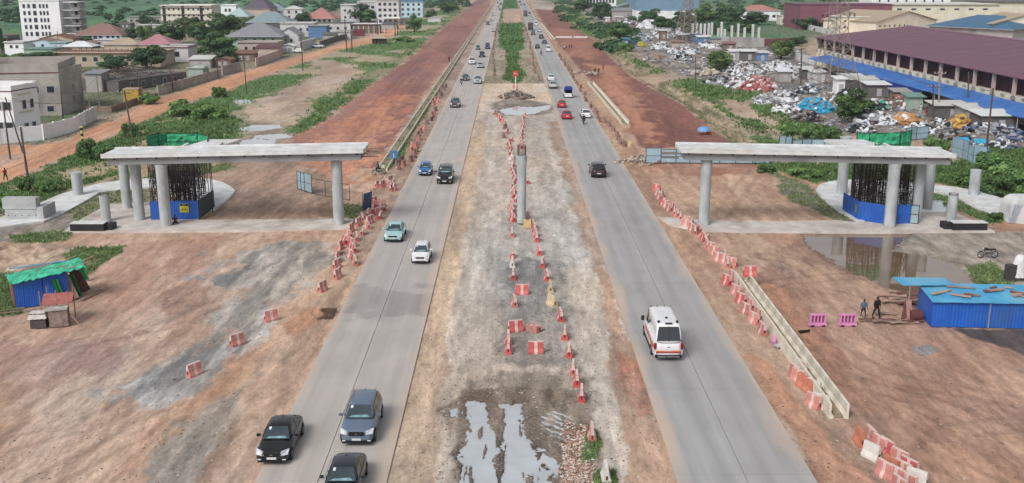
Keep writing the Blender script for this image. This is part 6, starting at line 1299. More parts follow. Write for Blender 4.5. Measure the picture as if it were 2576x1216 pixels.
bld('house', 'house under the large dark purple roof cut by the top edge', 614, 680, 54, -14, 20, 'pink', 'hip', 'purple', rh=8)
bld('house', 'house with a wide teal grey hip roof behind the grey roofs', 650, 722, 50, 10, 13, 'ltgrey', 'hip', 'teal', rh=4.2, wins=[(1, 3, .1, .9, .1, .7, 1.2, 1.4)])
bld('house', 'white two storey house with dark windows right of the teal roof', 714, 760, 52, 15, 10, 'ltgrey', 'hip', 'pale', rh=1.8, wins=[(2, 2, .1, .9, .1, .95, 1.4, 1.7)])
bld('house', 'house with a light grey hip roof and a small satellite box', 620, 730, 76, 31, 16, 'dkgrey', 'hip', 'teal', rh=4.8)
bld('house', 'big grey hip roofed house with pale green walls below the trees', 578, 706, 122, 60, 15, 'green', 'hip', 'grey', rh=4.4, over=1.2, wins=[(1, 5, .05, .95, .55, .95, 1.2, .9)])
bld('house', 'low annex with shallow grey roof in front of the big grey house', 600, 700, 138, 108, 8, 'pink', 'flat', 'slab', wins=[(1, 4, .1, .9, .3, .8, 1.1, 1.2)], parapet=.2)
bld('shed', 'rust roofed shed by the pinkish wall', 644, 700, 146, 122, 6, 'pink', 'shed', 'maroon', rh=.8, cat='shed')
bld('house', 'house with a grey gable facing the dirt road', 700, 752, 118, 70, 10, 'ltgrey', 'gable', 'grey', rh=2.6, wins=[(1, 2, .2, .8, .3, .8, 1, 1.3)])
bld('house', 'long low grey building behind the gable house', 706, 792, 92, 60, 9, 'ltgrey', 'flat', 'slab', wins=[(1, 4, .1, .9, .3, .8, 1.3, 1.3)], parapet=.3)
bld('shed', 'blue painted shed with a flat roof near the parked silver SUV', 776, 822, 96, 66, 8, 'blue', 'flat', 'slab', parapet=0, cat='shed')
bld('house', 'red hip roofed two storey house with white columns', 770, 838, 64, 20, 15, 'white', 'hip', 'red', rh=5.5, over=1.4, wins=[(2, 5, .04, .96, .05, .95, 1.5, 1.8)])
bld('shed', 'low dark roofed stalls behind the power poles', 780, 884, 84, 58, 8, 'ltgrey', 'flat', 'dkgrey', parapet=0, cat='shed', wins=[(1, 5, .05, .95, .2, .8, 1.3, 1.2)])
t = bld('market_stalls', 'open stalls under a long white roof beside the dirt road', 888, 954, 84, 61, 7, 'brown', 'flat', 'white', parapet=0, over=.9, cat='stall')
for k in range(7): mb = MB(); mb.box((.4 + k * 2.3, -1.0, 1.7), (.25, .25, 3.4)); mb.build('post', W_['ltgrey'], t)
bld('shipping_container', 'dark red shipping container beside the dirt road', 882, 916, 91, 76, 2.6, pm('maroon_steel', S(118, 58, 66), S(100, 48, 56), 1, .6), 'flat', 'maroon', parapet=0, over=.02, cat='container')
bld('house', 'pale two storey house behind the red roofed house', 858, 905, 56, 14, 12, 'ltgrey', 'flat', 'slab', wins=[(2, 3, .1, .9, .1, .9, 1.3, 1.4)])
bld('house', 'white flat roofed house with wide dark windows beside the tall pale block', 900, 948, 52, 6, 12, 'ltgrey', 'flat', 'pale', wins=[(2, 3, .05, .95, .1, .95, 2.0, 1.7)])
t = bld('apartment_block', 'tall pale grey unfinished block beside the dirt road', 948, 1004, 64, 2, 13, 'ltgrey', 'flat', 'slab', wins=[(4, 4, .05, .95, .05, .97, 1.7, 1.6)], parapet=.8)
mb = MB(); mb.box((8, -1.2, 4.0), (9, 2.2, .8)); mb.build('canopy', W_['white'], t)
bld('apartment_block', 'white blue roofed block behind the pale grey block', 1004, 1064, 44, -8, 12, 'ltblue', 'hip', 'blue', rh=3, wins=[(3, 4, .05, .95, .05, .97, 1.6, 1.6)])
bld('shed', 'small white shed beyond the round tree, far left of the red roadbed', 1076, 1108, 56, 45, 6, 'ltgrey', 'gable', 'pale', rh=1, cat='shed')
bld('house', 'long low grey shack row among the far trees', 320, 410, 62, 44, 8, 'grey', 'flat', 'slab', parapet=0, wins=[(1, 6, .05, .95, .3, .8, 1.5, 1.2)])
bld('house', 'mixed grey shacks right of the blue house', 310, 400, 98, 80, 10, 'grey', 'gable', 'pale', rh=1.2)
bld('house', 'low grey house left of the cream four storey block', 345, 405, 80, 64, 9, 'ltgrey', 'flat', 'pale', parapet=0)
bld('house', 'grey two storey house at the far left edge', -30, 22, 134, 96, 9, 'dkgrey', 'flat', 'slab', wins=[(1, 2, .3, .9, .5, .9, 1.2, 2)])
for i, (x0, x1, yb, yt, wl, rf, rc, lb) in enumerate(((322, 348, 86, 76, 'ltgrey', 'gable', 'pale', 'small pale shack nearest the blue house, in the shack field'), (352, 384, 92, 80, 'grey', 'shed', 'rust', 'rust roofed shack in the field left of the dark trees'), (300, 330, 72, 62, 'dkgrey', 'flat', 'slab', 'low dark shack behind the palm like tree'),
    (0, 40, 108, 98, 'ltgrey', 'shed', 'brown', 'brown roofed shack at the left edge by the narrow tree'), (128, 168, 126, 112, 'ltblue', 'flat', 'green', 'pale blue shack under the brown roof row'), (188, 240, 124, 112, 'grey', 'gable', 'brown', 'dark roofed shack right of the tarpaulin shed'), (240, 290, 118, 106, 'ltgrey', 'flat', 'pale', 'pale flat shack before the blue house'),
    (708, 740, 132, 118, 'ltgrey', 'gable', 'white', 'small white gabled porch by the striped wall'), (738, 760, 112, 98, 'pink', 'flat', 'slab', 'pinkish block between the grey gable and the shed'), (812, 846, 104, 88, 'grey', 'shed', 'dkgrey', 'dark shack behind the far grey wall'), (846, 882, 98, 82, 'ltgrey', 'shed', 'slab', 'pale shack left of the dark red container'),
    (590, 640, 156, 142, 'brown', 'shed', 'rust', 'rust roofed shack beside the pale green tree'), (474, 512, 196, 180, 'green', 'flat', 'pale', 'pale green hut behind the weathered wall'), (540, 580, 170, 156, 'brown', 'gable', 'rust', 'reddish roofed hut behind the grey block wall'), (478, 530, 172, 158, 'grey', 'shed', 'pale', 'grey shack with a pale roof behind the pale green hut'), (1004, 1030, 62, 50, 'ltgrey', 'flat', 'slab', 'low shop right of the tall pale block'), (960, 1000, 74, 62, 'grey', 'shed', 'dkgrey', 'dark roofed roadside stall before the tall pale block'))):
    bld('shack', lb, x0, x1, yb, yt, 5, wl, rf, rc, rh=.7, parapet=.15 if rf == 'flat' else 0, cat='shack', wins=[(1, 2, .15, .85, .15, .8, .9, 1.2)], panes=False)
# thatched hut
x, y = G(953, 111); t = thing('thatched_hut', 'dark timber hut with a pale shallow roof on the grass', 'hut', (x, y, 0))
mb = MB(); mb.box((0, 2, 1.0), (5.2, 3.6, 2.0)); mb.build('wall', pm('hut_dark', S(84, 72, 66), S(56, 50, 48), 1.5, .95), t)
mb = MB(); v = [(-3.4, -.6, 2.0), (3.4, -.6, 2.0), (3.4, 4.6, 2.0), (-3.4, 4.6, 2.0), (-1.2, 2, 3.2), (1.2, 2, 3.2)]; mb._add(v, [(3, 2, 1, 0), (0, 1, 5, 4), (2, 3, 4, 5), (1, 2, 5), (3, 0, 4)]); mb.build('roof', R_['tan'], t)
for k in range(5): mb = MB(); mb.tube((-2.4 + k * 1.2, -.3, 0), (-2.4 + k * 1.2, -.3, 2.1), .08, n=5); mb.build('post', TIM, t)
# --- right
def shed2(): pass
# big plum roofed warehouse
A = Vector((*G(2051, 163), 0)); XW = A.x; Y0w = A.y; Ln = 190; WD = 52; EV = 7.9; RH = 10.9
t = thing('warehouse', 'long warehouse with a plum corrugated roof and open dark upper side', 'warehouse', (XW, Y0w, 0))
mb = MB(); v = [(-.9, 1, EV), (-.9, -Ln, EV), (WD + 1, -Ln, EV), (WD + 1, 1, EV), (WD / 2, 1, RH), (WD / 2, -Ln, RH)]
nr = 47
for k in range(nr):
    a, b = 1 - k * (Ln + 1) / nr, 1 - (k + 1) * (Ln + 1) / nr + .03; dz = .02 * (k % 2)
    m2 = MB(); m2._add([(-.9, a, EV + dz), (-.9, b, EV + dz), (WD / 2, b, RH + dz), (WD / 2, a, RH + dz), (-.9, a, EV - .15), (-.9, b, EV - .15), (WD / 2, b, RH - .15), (WD / 2, a, RH - .15)], [(0, 1, 2, 3), (7, 6, 5, 4), (0, 4, 5, 1), (1, 5, 6, 2), (2, 6, 7, 3), (3, 7, 4, 0)]); m2.build('roof_sheet', R_['plum'], t)
mb._add([(WD / 2, 1, RH), (WD / 2, -Ln, RH), (WD + 1, -Ln, EV), (WD + 1, 1, EV)], [(0, 1, 2, 3)]); mb.build('rear_roof', R_['plum'], t)
mb = MB(); mb.tube((WD / 2, 1.1, RH + .05), (WD / 2, -Ln, RH + .05), .25, n=6); mb.build('ridge_cap', pm('ridge_light', S(150, 118, 134), None, 1, .5), t)
mb = MB(); mb.box((WD / 2, -Ln / 2, 2.3), (WD, Ln, 4.6)); mb.build('lower_wall', W_['beige'], t)
mb = MB(); mb.box((WD / 2 + .6, -Ln / 2, 6.2), (WD - 1.2, Ln - 1, 3.1)); mb.build('dark_interior', pm('maroon_dark_inside', S(74, 44, 56), S(54, 34, 44), .3, .9), t)
mb = MB(); mb._add([(0, .4, 4), (WD, .4, 4), (WD, .4, EV), (WD / 2, .4, RH - .2), (0, .4, EV), (0, .7, 4), (WD, .7, 4), (WD, .7, EV), (WD / 2, .7, RH - .2), (0, .7, EV)], [(0, 1, 2, 3, 4), (9, 8, 7, 6, 5), (0, 5, 6, 1), (1, 6, 7, 2), (4, 9, 5, 0), (2, 7, 8, 3), (3, 8, 9, 4)]); mb.build('gable_wall', W_['beige'], t)
for k in range(23):
    y = -.6 - k * 8.0; mb = MB(); mb.box((-.05, y, 6.2), (.5, .7, 3.4)); mb.build('pier', W_['pink'], t); mb = MB(); mb.box((-.12, y, 4.1), (.2, 1.6, .5)); mb.build('pier_foot', W_['grey'], t)
    mb = MB(); mb.box((-.1, y - 4, 4.3), (.14, 1.4, .35)); mb.build('vent_block', W_['grey'], t)
# blue awning and wall in front of it
t = thing('awning', 'long bright blue sheet awning along the warehouse side', 'awning', (XW, Y0w, 0)); AW = pm('blue_awning', S(70, 128, 204), S(54, 108, 188), .3, .5, dirt=S(96, 146, 204)); AB = pm('deep_blue_sheet', S(40, 72, 168), S(34, 62, 150), .5, .5)
ya = G(2122, 160)[1] - Y0w; r = random.Random(2)
n = 40
for k in range(n):
    a, b = -12 - k * 3.4, -12 - (k + 1) * 3.4 + .02; z_ = r.uniform(-.05, .05)
    mb = MB(); mb._add([(-.2, a, 3.7), (-.2, b, 3.7), (-5.8, b, 2.75 + z_), (-5.8, a, 2.75 + z_), (-.2, a, 3.62), (-.2, b, 3.62), (-5.8, b, 2.67 + z_), (-5.8, a, 2.67 + z_)], [(3, 2, 1, 0), (4, 5, 6, 7), (0, 1, 5, 4), (1, 2, 6, 5), (2, 3, 7, 6), (3, 0, 4, 7)]); mb.build('awning_sheet', AW, t)
    if k % 2 == 0: mb = MB(); mb.tube((-5.6, a, -.1), (-5.6, a, 2.75), .08, n=5); mb.build('awning_post', W_['grey'], t)
for k in range(14): mb = MB(); mb.box((-5.7, -58 - k * 2.6, 1.5), (.06, 2.56, 2.3)); mb.build('blue_side_sheet', AB, t)
# other industrial buildings
bld('warehouse', 'warehouse with a slate blue hip roof behind the plum roof', 2335, 2545, 92, 41, 26, 'grey', 'hip', 'blue', rh=4.6, over=1.4, yb1=104)
bld('warehouse', 'cream gabled hall with tan roof left of the blue roof', 2202, 2352, 92, 28, 30, 'beige', 'gable', 'tan', rh=4.2, over=.8, yb1=86, wins=[(1, 6, .02, .5, .55, .85, .9, .9)])
bld('warehouse', 'low cream annex with pale roof beside the pylon top', 2108, 2204, 88, 44, 14, 'beige', 'flat', 'pale', parapet=.2, wins=[(2, 4, .05, .9, .3, .95, 1.2, .8)])
bld('warehouse', 'wide cream hall with a pale grey roof behind the tan gable', 2172, 2510, 58, 12, 40, 'beige', 'flat', 'pale', parapet=.2, over=1, wins=[(1, 8, .1, .95, .6, .9, 3, 1)])
bld('warehouse', 'long plum walled warehouse near the top right', 2010, 2240, 74, 12, 30, pm('plum_wall', S(146, 92, 106), S(130, 80, 94), .2, .6), 'flat', 'plum', parapet=0)
bld('warehouse', 'beige hall with dark roof edge at the top right corner', 2480, 2640, 52, 6, 30, 'beige', 'flat', 'purple', parapet=0, over=1.2)
bld('house', 'cream house with tan roof at the right picture edge', 2494, 2660, 100, 35, 22, 'beige', 'gable', 'tan', rh=4, over=1, wins=[(2, 7, .02, .6, .3, .95, 1.1, 1.2)])
bld('factory', 'white factory blocks with dark gaps at the very top right', 2190, 2390, 20, -20, 30, 'white', 'flat', 'white', parapet=0, wins=[(1, 8, .05, .95, .2, .8, 1.6, 4)])
t = bld('warehouse', 'huge blue grey steel warehouse with a white base band', 1600, 1756, 46, -22, 60, 'steel', 'flat', 'pale', parapet=0, over=.1, cat='warehouse')
Lw = (Vector(G(1756, 46)) - Vector(G(1600, 46))).length
mb = MB(); mb.box((Lw / 2, -.2, 2.2), (Lw + .2, .4, 4.4)); mb.build('white_base', W_['white'], t); 
for k in range(14): mb = MB(); mb.box((-.15, 2 + k * 4.2, 2.4), (.3, 3.6, 4.4)); mb.build('white_side_panel', W_['white'], t)
for k in range(24): mb = MB(); mb.box((k * Lw / 24 + 1, -.03, 11), (.12, .08, 13)); mb.build('cladding_rib', W_['steel'], t)
bld('shed', 'grey steel sheds left of the blue grey warehouse', 1552, 1606, 40, 10, 20, 'dkgrey', 'gable', 'teal', rh=2, cat='shed')
bld('shed', 'low grey roofed sheds at the foot of the blue grey warehouse', 1540, 1590, 50, 28, 12, 'grey', 'shed', 'grey', rh=1.5, cat='shed')
bld('factory', 'white striped factory front at the top, left of the steel warehouse', 1462, 1550, 16, -14, 20, 'white', 'flat', 'pale', parapet=0, wins=[(1, 10, .05, .95, .2, .9, 2, 6)])
bld('house', 'white house with reddish roof among the right hand trees', 1862, 1962, 52, 14, 16, 'white', 'hip', 'red', rh=3, wins=[(1, 3, .3, .95, .2, .7, 2, 1.6)])
bld('house', 'cream low wall building beside the white house, right', 1962, 2014, 62, 40, 8, 'cream', 'flat', 'pale', parapet=0)
wallrun('compound_wall', 'long pale concrete wall behind the scrapyard', [(1812, 114), (1850, 116), (1922, 118)], 3.2, W_['grey'], 6)
wallrun('compound_wall', 'dull red painted wall at the right end of the pale wall', [(1924, 116), (2004, 114)], 2.6, pm('wall_redpaint', S(134, 84, 82), None, 1, .9), 5)
wallrun('compound_wall', 'white block wall running down to the warehouse corner', [(1975, 140), (2010, 152), (2051, 164)], 2.0, W_['ltgrey'], 3)
wallrun('compound_wall', 'pale fence wall with pillars before the plum warehouse', [(2005, 68), (2045, 78), (2100, 90)], 2.4, W_['ltgrey'], 4)
for i, (x, y, h) in enumerate([(1742, 86, 5), (1752, 86, 5), (1762, 88, 5), (1772, 88, 5), (1782, 86, 5), (1790, 84, 5), (1806, 94, 4), (1814, 90, 6), (1822, 97, 4), (1840, 94, 5), (1856, 92, 5.5), (1872, 96, 4.5), (1893, 90, 5), (1908, 92, 4)]):
    X_, Y_ = G(x, y + 4); mb = MB(); mb.box((0, 0, h / 2 + .3), (.9, .9, h + .6)); o = mb.build('concrete_post', W_['ltgrey'], None, bevel=.04, loc=(X_, Y_, -.3)); tag(o, f'{ordw(i).replace("nearest", "first")} bare concrete post from the left in the row behind the scrapyard', 'column', 'row of bare concrete posts behind the scrapyard')

# ------------------------------------------------------------ trees and bushes
LEAF = attr_mat('tree_leaves', amp=.22, scale=.7, rough=.65, spec=.25)
# each copy a little lighter or darker
nt = LEAF.node_tree; b_ = nt.nodes['Principled BSDF']; lk = b_.inputs['Base Color'].links[0]; src = lk.from_socket
oi = nt.nodes.new('ShaderNodeObjectInfo'); mr_ = nt.nodes.new('ShaderNodeMapRange'); mr_.inputs['To Min'].default_value = .78; mr_.inputs['To Max'].default_value = 1.25; nt.links.new(oi.outputs['Random'], mr_.inputs[0])
hv = nt.nodes.new('ShaderNodeHueSaturation'); nt.links.new(mr_.outputs[0], hv.inputs['Value']); nt.links.new(src, hv.inputs['Color']); nt.links.new(hv.outputs[0], b_.inputs['Base Color'])
BARK = pm('bark', S(104, 90, 78), S(78, 66, 58), 3, .95, bump=.4)
def crown_mesh(seed, nclump, nleaf, cA, cB, leaf=.07, flat=1.0, low=-.8):
    r = np.random.RandomState(seed); cs = []
    while len(cs) < nclump:
        p = r.uniform(-1, 1, 3)
        if np.linalg.norm(p) > 1 or p[2] < low: continue
        p *= (.55 + .45 * r.rand()) ; cs.append(p)
    cs = np.array(cs); cr = r.uniform(.20, .42, nclump)
    ci = r.randint(0, nclump, nleaf); d = r.normal(size=(nleaf, 3)); d /= np.linalg.norm(d, axis=1)[:, None]; d[:, 2] = np.abs(d[:, 2]) * np.where(r.rand(nleaf) < .75, 1, -1)
    P = cs[ci] + d * (cr[ci] * r.uniform(.65, 1.05, nleaf))[:, None]
    nrm = d + r.normal(size=(nleaf, 3)) * .45; nrm /= np.linalg.norm(nrm, axis=1)[:, None]
    u = np.cross(nrm, r.normal(size=(nleaf, 3))); u /= np.linalg.norm(u, axis=1)[:, None]; v = np.cross(nrm, u)
    s = leaf * r.uniform(.6, 1.4, nleaf)[:, None]
    V4 = np.stack([P - u * s, P - v * s * .55 + nrm * s * .12, P + u * s, P + v * s * .55 + nrm * s * .12], 1).reshape(-1, 3)
    lum = r.uniform(.75, 1.2, nclump)[ci] * r.uniform(.8, 1.2, nleaf); mixc = r.uniform(0, 1, nclump)[ci]
    cc = (np.array(cA)[None] * mixc[:, None] + np.array(cB)[None] * (1 - mixc[:, None])) * lum[:, None]
    V4 *= np.array([1, 1, flat]); me = fast_mesh('crown', V4, np.arange(nleaf * 4).reshape(-1, 4), np.repeat(cc, 4, 0), 4); me.materials.append(LEAF); return me
gA, gB = S(104, 134, 80), S(66, 94, 58); CR = [crown_mesh(11, 26, 5200, gA, gB), crown_mesh(12, 34, 6000, S(94, 124, 78), S(58, 84, 54)), crown_mesh(13, 22, 4600, S(116, 138, 82), S(74, 98, 58)), crown_mesh(14, 30, 5600, S(88, 118, 78), S(58, 84, 58))]
BU = [crown_mesh(21, 16, 3200, S(128, 160, 94), S(84, 116, 66), leaf=.085, low=-.1), crown_mesh(22, 20, 3600, S(114, 148, 88), S(76, 106, 64), leaf=.085, low=-.1)]
def tree(x0, x1, y0, y1, label, kind='tree', group=None, cat=None, name=None, dens=1, wide=1.0, light=False):
    xc = (x0 + x1) / 2; X_, Y_ = G(xc, y1 - (1 if kind == 'tree' else 0)); bs = kind != 'tree'; w = (x1 - x0) / pxm(y1) * (1.0 if bs else 1.22); h = max(.8, HH(y1, y0)) * (.8 if bs else 1.02)
    dep = w * .85; Y_ += dep * .18
    t = thing(name or ('leafy_tree' if kind == 'tree' else 'bush'), label, cat or ('tree' if kind == 'tree' else 'bush'), (X_, Y_, -.1), random.uniform(0, 6.28), group)
    if kind == 'tree':
        o = link('crown', random.choice(CR), None, t, (0, 0, h * .52)); o.scale = (w * .52, w * .52, h * .56)
        mb = MB(); mb.tube((0, 0, -.1), (0, 0, h * .5), w * .035 + .08, w * .02 + .04, 8); tr = mb.build('trunk', BARK, t, True)
        for k in range(5): a = k * 1.26 + random.random(); mb = MB(); mb.tube((0, 0, h * (.25 + .05 * k)), (math.cos(a) * w * .28, math.sin(a) * w * .28, h * (.5 + .06 * k)), w * .016 + .03, .02, 6); mb.build('limb', BARK, tr)
    else:
        o = link('foliage', random.choice(BU), None, t, (0, 0, h * .28)); o.scale = (w * .54, w * .48, h * .72)
        mb = MB()
        for k in range(4): a = k * 1.57; mb.tube((0, 0, -.1), (math.cos(a) * w * .2, math.sin(a) * w * .2, h * .5), .05, .02, 5)
        mb.build('stem', BARK, t)
    return t
TL = 'trees among the left houses'
for a in ((-20, 62, 134, 178, 'large dark tree at the left picture edge'), (48, 152, 136, 172, 'broad dark tree behind the stained grey block'), (250, 330, 142, 182, 'left half of the long tree clump before the unfinished house'), (320, 408, 120, 176, 'right taller half of the tree clump before the unfinished house'),
          (386, 462, 64, 112, 'dense dark tree left of the pair below the cream block'), (441, 500, 41, 84, 'tree covering the left foot of the cream block'), (470, 540, 60, 112, 'dark tree between the cream block and grey roofed house'), (512, 600, 40, 96, 'large tree directly left of the big grey roof'),
          (498, 590, 94, 146, 'big tree in front of the grey roofed house'), (0, 14, 70, 140, 'tall narrow tree at the left edge below the white block'), (862, 945, 20, 57, 'round tree before the white flat roofed house'), (905, 950, 32, 58, 'smaller tree right of the round one before the stalls'), (1069, 1097, 27, 55, 'round tree far left of the red roadbed, beyond the shed'),
          (1024, 1060, 46, 82, 'single round tree at the end of the dirt road'), (310, 344, 72, 106, 'palm like grey green tree right of the blue house'), (262, 284, 34, 54, 'small spiky tree on the green field'), (288, 312, 36, 54, 'second small spiky tree on the green field'), (345, 384, 40, 66, 'small dark tree in the shacks left of the cream block'),
          (540, 600, 126, 158, 'pale green tree beside the road walls'), (196, 232, 96, 110, 'small tree before the blue house'), (1010, 1040, 18, 42, 'bluish tree right of the blue roofed block'), (342, 382, 62, 108, 'dark tree in the shack field right of the blue house'), (596, 640, 44, 74, 'dark tree before the pale teal roofed house'), (604, 660, 24, 50, 'tree behind the pale teal roofed house'), (740, 780, 34, 66, 'dark tree left of the red roofed house'), (1100, 1150, 6, 34, 'hazy trees at the far left side of the roadbed')): tree(*a, group=TL)
BLS = 'bushes beside the dirt road'
for a in ((184, 250, 339, 400, 'tall dark shrub at the bend of the dirt road behind the left bridge'), (228, 300, 350, 404, 'dark shrub right of the tall one behind the bridge'), (85, 142, 440, 486, 'dark round shrub behind the short left column'), (36, 84, 436, 480, 'shrub left of the dark round one near the pole'), (532, 568, 212, 246, 'dark green bush standing alone beside the dirt road'), (352, 400, 226, 262, 'bush beside the ochre container'),
          (420, 500, 242, 292, 'scrub clump on the near side of the dirt road'), (480, 560, 250, 300, 'scrub clump right of the first beside the dirt road'), (300, 352, 300, 345, 'bush beside the leaning pole'), (-20, 40, 470, 520, 'scrub at the left edge above the white ramp'), (150, 190, 160, 172, 'bushes before the unfinished house'),
          (988, 1030, 88, 104, 'low dark bush right of the thatched hut'), (1016, 1046, 92, 106, 'second dark bush right of the thatched hut')): tree(*a, kind='bush', group=BLS)
TRG = 'trees on the right side'
for a in ((1520, 1600, 66, 102, 'dark spreading tree left of the scrapyard'), (1595, 1664, 27, 70, 'large tree before the steel warehouse'), (1640, 1700, 45, 78, 'tree right of the large one before the steel warehouse'), (1700, 1752, 30, 66, 'dark tree beside the far thin pylon'), (1745, 1800, 22, 62, 'tree left of the bare concrete posts'), (1800, 1870, 20, 62, 'broad green tree before the white house'),
          (1868, 1935, 34, 64, 'dark tree at the foot of the white house'), (1975, 2018, 32, 66, 'round dark tree before the plum warehouse'), (2005, 2066, 46, 76, 'low round tree right of the other, before the plum warehouse'), (2072, 2106, 49, 78, 'small tree beside the pylon top'), (1937, 1998, 98, 150, 'tree standing behind the white heap in the scrapyard'), (1778, 1840, 126, 184, 'bright green tree beside the scrap sheds'),
          (2106, 2192, 242, 312, 'large green tree in the middle of the scrapyard'), (1490, 1540, 10, 50, 'hazy tree beside the right roadbed far off'), (1440, 1500, 4, 30, 'far tree left of the steel warehouse'), (1985, 2030, 94, 118, 'low tree before the plum roof corner'), (1850, 1900, 60, 84, 'low trees behind the concrete posts')): tree(*a, group=TRG)
for a in ((2328, 2396, 332, 384, 'dark round bush behind the right deck end'), (2456, 2540, 376, 430, 'large dark bush right of the right bridge'), (2500, 2600, 396, 470, 'biggest dark bush at the right picture edge'), (2470, 2560, 430, 490, 'bush behind the free standing right column'), (2560, 2640, 430, 520, 'bush overhanging the right edge'),
          (2010, 2080, 300, 352, 'dark scrub below the cyan tarp heap'), (2060, 2120, 310, 356, 'dark scrub behind the light blue fence'), (1960, 2014, 305, 340, 'green scrub left of the dark scrub on the right bank'), (2395, 2460, 410, 470, 'light green weeds right of the bridge end'), (2300, 2360, 400, 440, 'light green weeds behind the right columns'),
          (1900, 1960, 410, 432, 'green scrub behind the left end of the right bridge'), (1990, 2080, 414, 446, 'green scrub behind the white right ramp'), (2480, 2530, 530, 556, 'low weeds before the right white ramp'), (1556, 1600, 98, 130, 'bush on the bank left of the scrap sheds')): tree(*a, kind='bush', group='bushes on the right side')
# mounds of far woodland
def woodland(polys, N, label, seed, hh=3.4):
    r = np.random.RandomState(seed); V_, F_, C_ = [], [], []; cm = crown_mesh(seed + 50, 10, 240, S(92, 124, 84), S(64, 94, 70), leaf=.2, low=-.1); nv = len(cm.vertices); base = np.empty(nv * 3, np.float32); cm.vertices.foreach_get('co', base); base = base.reshape(-1, 3); bc = np.empty(nv * 4, np.float32); cm.color_attributes['col'].data.foreach_get('color', bc); bc = bc.reshape(-1, 4)[:, :3]
    k = 0
    for (x0, x1, y0, y1, n) in polys:
        for i in range(n):
            X_, Y_ = G(r.uniform(x0, x1), r.uniform(y0, y1)); s = hh * r.uniform(.5, 1.3); V_.append(base * np.array([s * 1.3, s * 1.3, s * .8]) + np.array([X_, Y_, 0])); C_.append(bc * r.uniform(.75, 1.2)); k += 1
    V_ = np.concatenate(V_); me = fast_mesh('woodland', V_, np.arange(len(V_)).reshape(-1, 4), np.concatenate(C_), 4); o = link('woodland', me, attr_mat('far_leaves', amp=.2, scale=.2)); tag(o, label, None, None, 'stuff')
woodland([(100, 620, -6, 10, 60), (150, 420, 22, 40, 18), (0, 50, 0, 60, 30), (620, 900, 0, 26, 50), (780, 900, 14, 30, 24), (1060, 1180, -4, 20, 60), (1100, 1230, -30, 0, 60), (-100, 600, -30, -8, 60), (240, 400, 62, 100, 14)], 0, 'distant hazy bushes and trees beyond the left houses', 1)
woodland([(1390, 1460, 8, 50, 26), (1420, 1530, 30, 90, 14), (1400, 1480, -20, 10, 30), (1500, 1600, 60, 130, 16), (1740, 1900, 40, 80, 40), (1760, 2200, -30, 8, 70), (1780, 2000, 6, 30, 40), (1700, 1850, 66, 88, 26), (2030, 2110, 60, 80, 8), (2350, 2600, -40, 0, 40)], 0, 'distant scrub and trees behind the right scrapyard', 2)
# ------------------------------------------------------------ blue shack with the green tarp on the left
BLS2 = pm('blue_shack_sheet', S(38, 108, 208), S(28, 86, 180), .7, .5, dirt=S(60, 96, 150), spec=.45)
GT = pm('green_tarp', S(96, 222, 184, .75), S(40, 160, 120, .75), 1.2, .6, bump=.3, bscale=4); BRD = pm('brown_board', S(134, 90, 84), S(112, 74, 70), 1.5, .85, rnd=.12, dirt=S(158, 120, 110)); PLY = pm('pale_plywood', S(196, 164, 150), S(172, 138, 124), 1.5, .85, rnd=.15)
TIM2 = pm('scrap_timber', S(176, 150, 136), S(138, 114, 104), 2, .9, rnd=.25)
A = Vector((*G(42, 777), 0)); B = Vector((*G(176, 757), 0)); D = B - A; Ls = D.length; rz = math.atan2(D.y, D.x)
t = thing('shack', 'blue sheet metal shack with a turquoise green tarpaulin roof', 'shack', (A.x, A.y, 0), rz)
Hs = 2.15
for k, (a, b) in enumerate(((0, .52), (.53, 1.0))):
    for q in range(3):
        s0 = Ls * (a + (b - a) * q / 3); s1 = Ls * (a + (b - a) * (q + 1) / 3); mb = MB(); n = 8
        ring = [(s0 + (s1 - s0 - .012) * i / n, -.02 * (i % 2)) for i in range(n + 1)]; ring2 = [(x, .03) for x, _ in ring[::-1]]
        mb.loft([[(x, y, 0) for x, y in ring + ring2], [(x, y, Hs + .35 * x / Ls) for x, y in ring + ring2]]); mb.build('blue_panel', BLS2, t)
mb = MB(); mb.box((-.05, 1.2, Hs / 2), (.05, 2.4, Hs)); mb.build('side_wall', BRD, t); mb = MB(); mb.box((Ls / 2, 2.5, 1.1), (Ls, .05, 2.2)); mb.build('rear_wall', BLS2, t)
mb = MB(); n, m_ = 24, 8; vs = []; r = random.Random(8); Lr = Ls + 1.7
for j in range(m_ + 1):
    for i in range(n + 1):
        x = -.3 + Lr * i / n; y = -.35 + 3.0 * j / m_; vs.append((x, y + (r.uniform(-.12, .05) if j == 0 else 0), Hs + .40 * x / Ls + .12 * math.sin(j / m_ * math.pi) + r.uniform(-.05, .07) - (.08 * r.random() if j == 0 else 0)))
off = len(vs); vs2 = vs + [(x, y, z - .04) for x, y, z in vs]; fs = [(i + j * (n + 1), i + 1 + j * (n + 1), i + 1 + (j + 1) * (n + 1), i + (j + 1) * (n + 1)) for j in range(m_) for i in range(n)]
mb._add(vs2, fs + [tuple(q + off for q in f[::-1]) for f in fs]); mb.build('tarpaulin', GT, t, fix=False)
mb = MB(); mb.box((Ls * .55, 2.4, Hs + .5), (Ls * 1.1, .25, .04), rz=.02); mb.build('blue_roof_edge', pm('light_blue_roof', S(96, 176, 216), S(70, 150, 196), .8, .55, dirt=S(150, 150, 140)), t)
for k in range(9): mb = MB(); a = Vector((r.uniform(0, Lr), r.uniform(0, 2.5), Hs + .45)); mb.tube(a, a + Vector((r.uniform(.6, 1.6), r.uniform(-.8, .8), r.uniform(.1, .5))), .035, n=5); mb.build('roof_stick', TIM2, t)
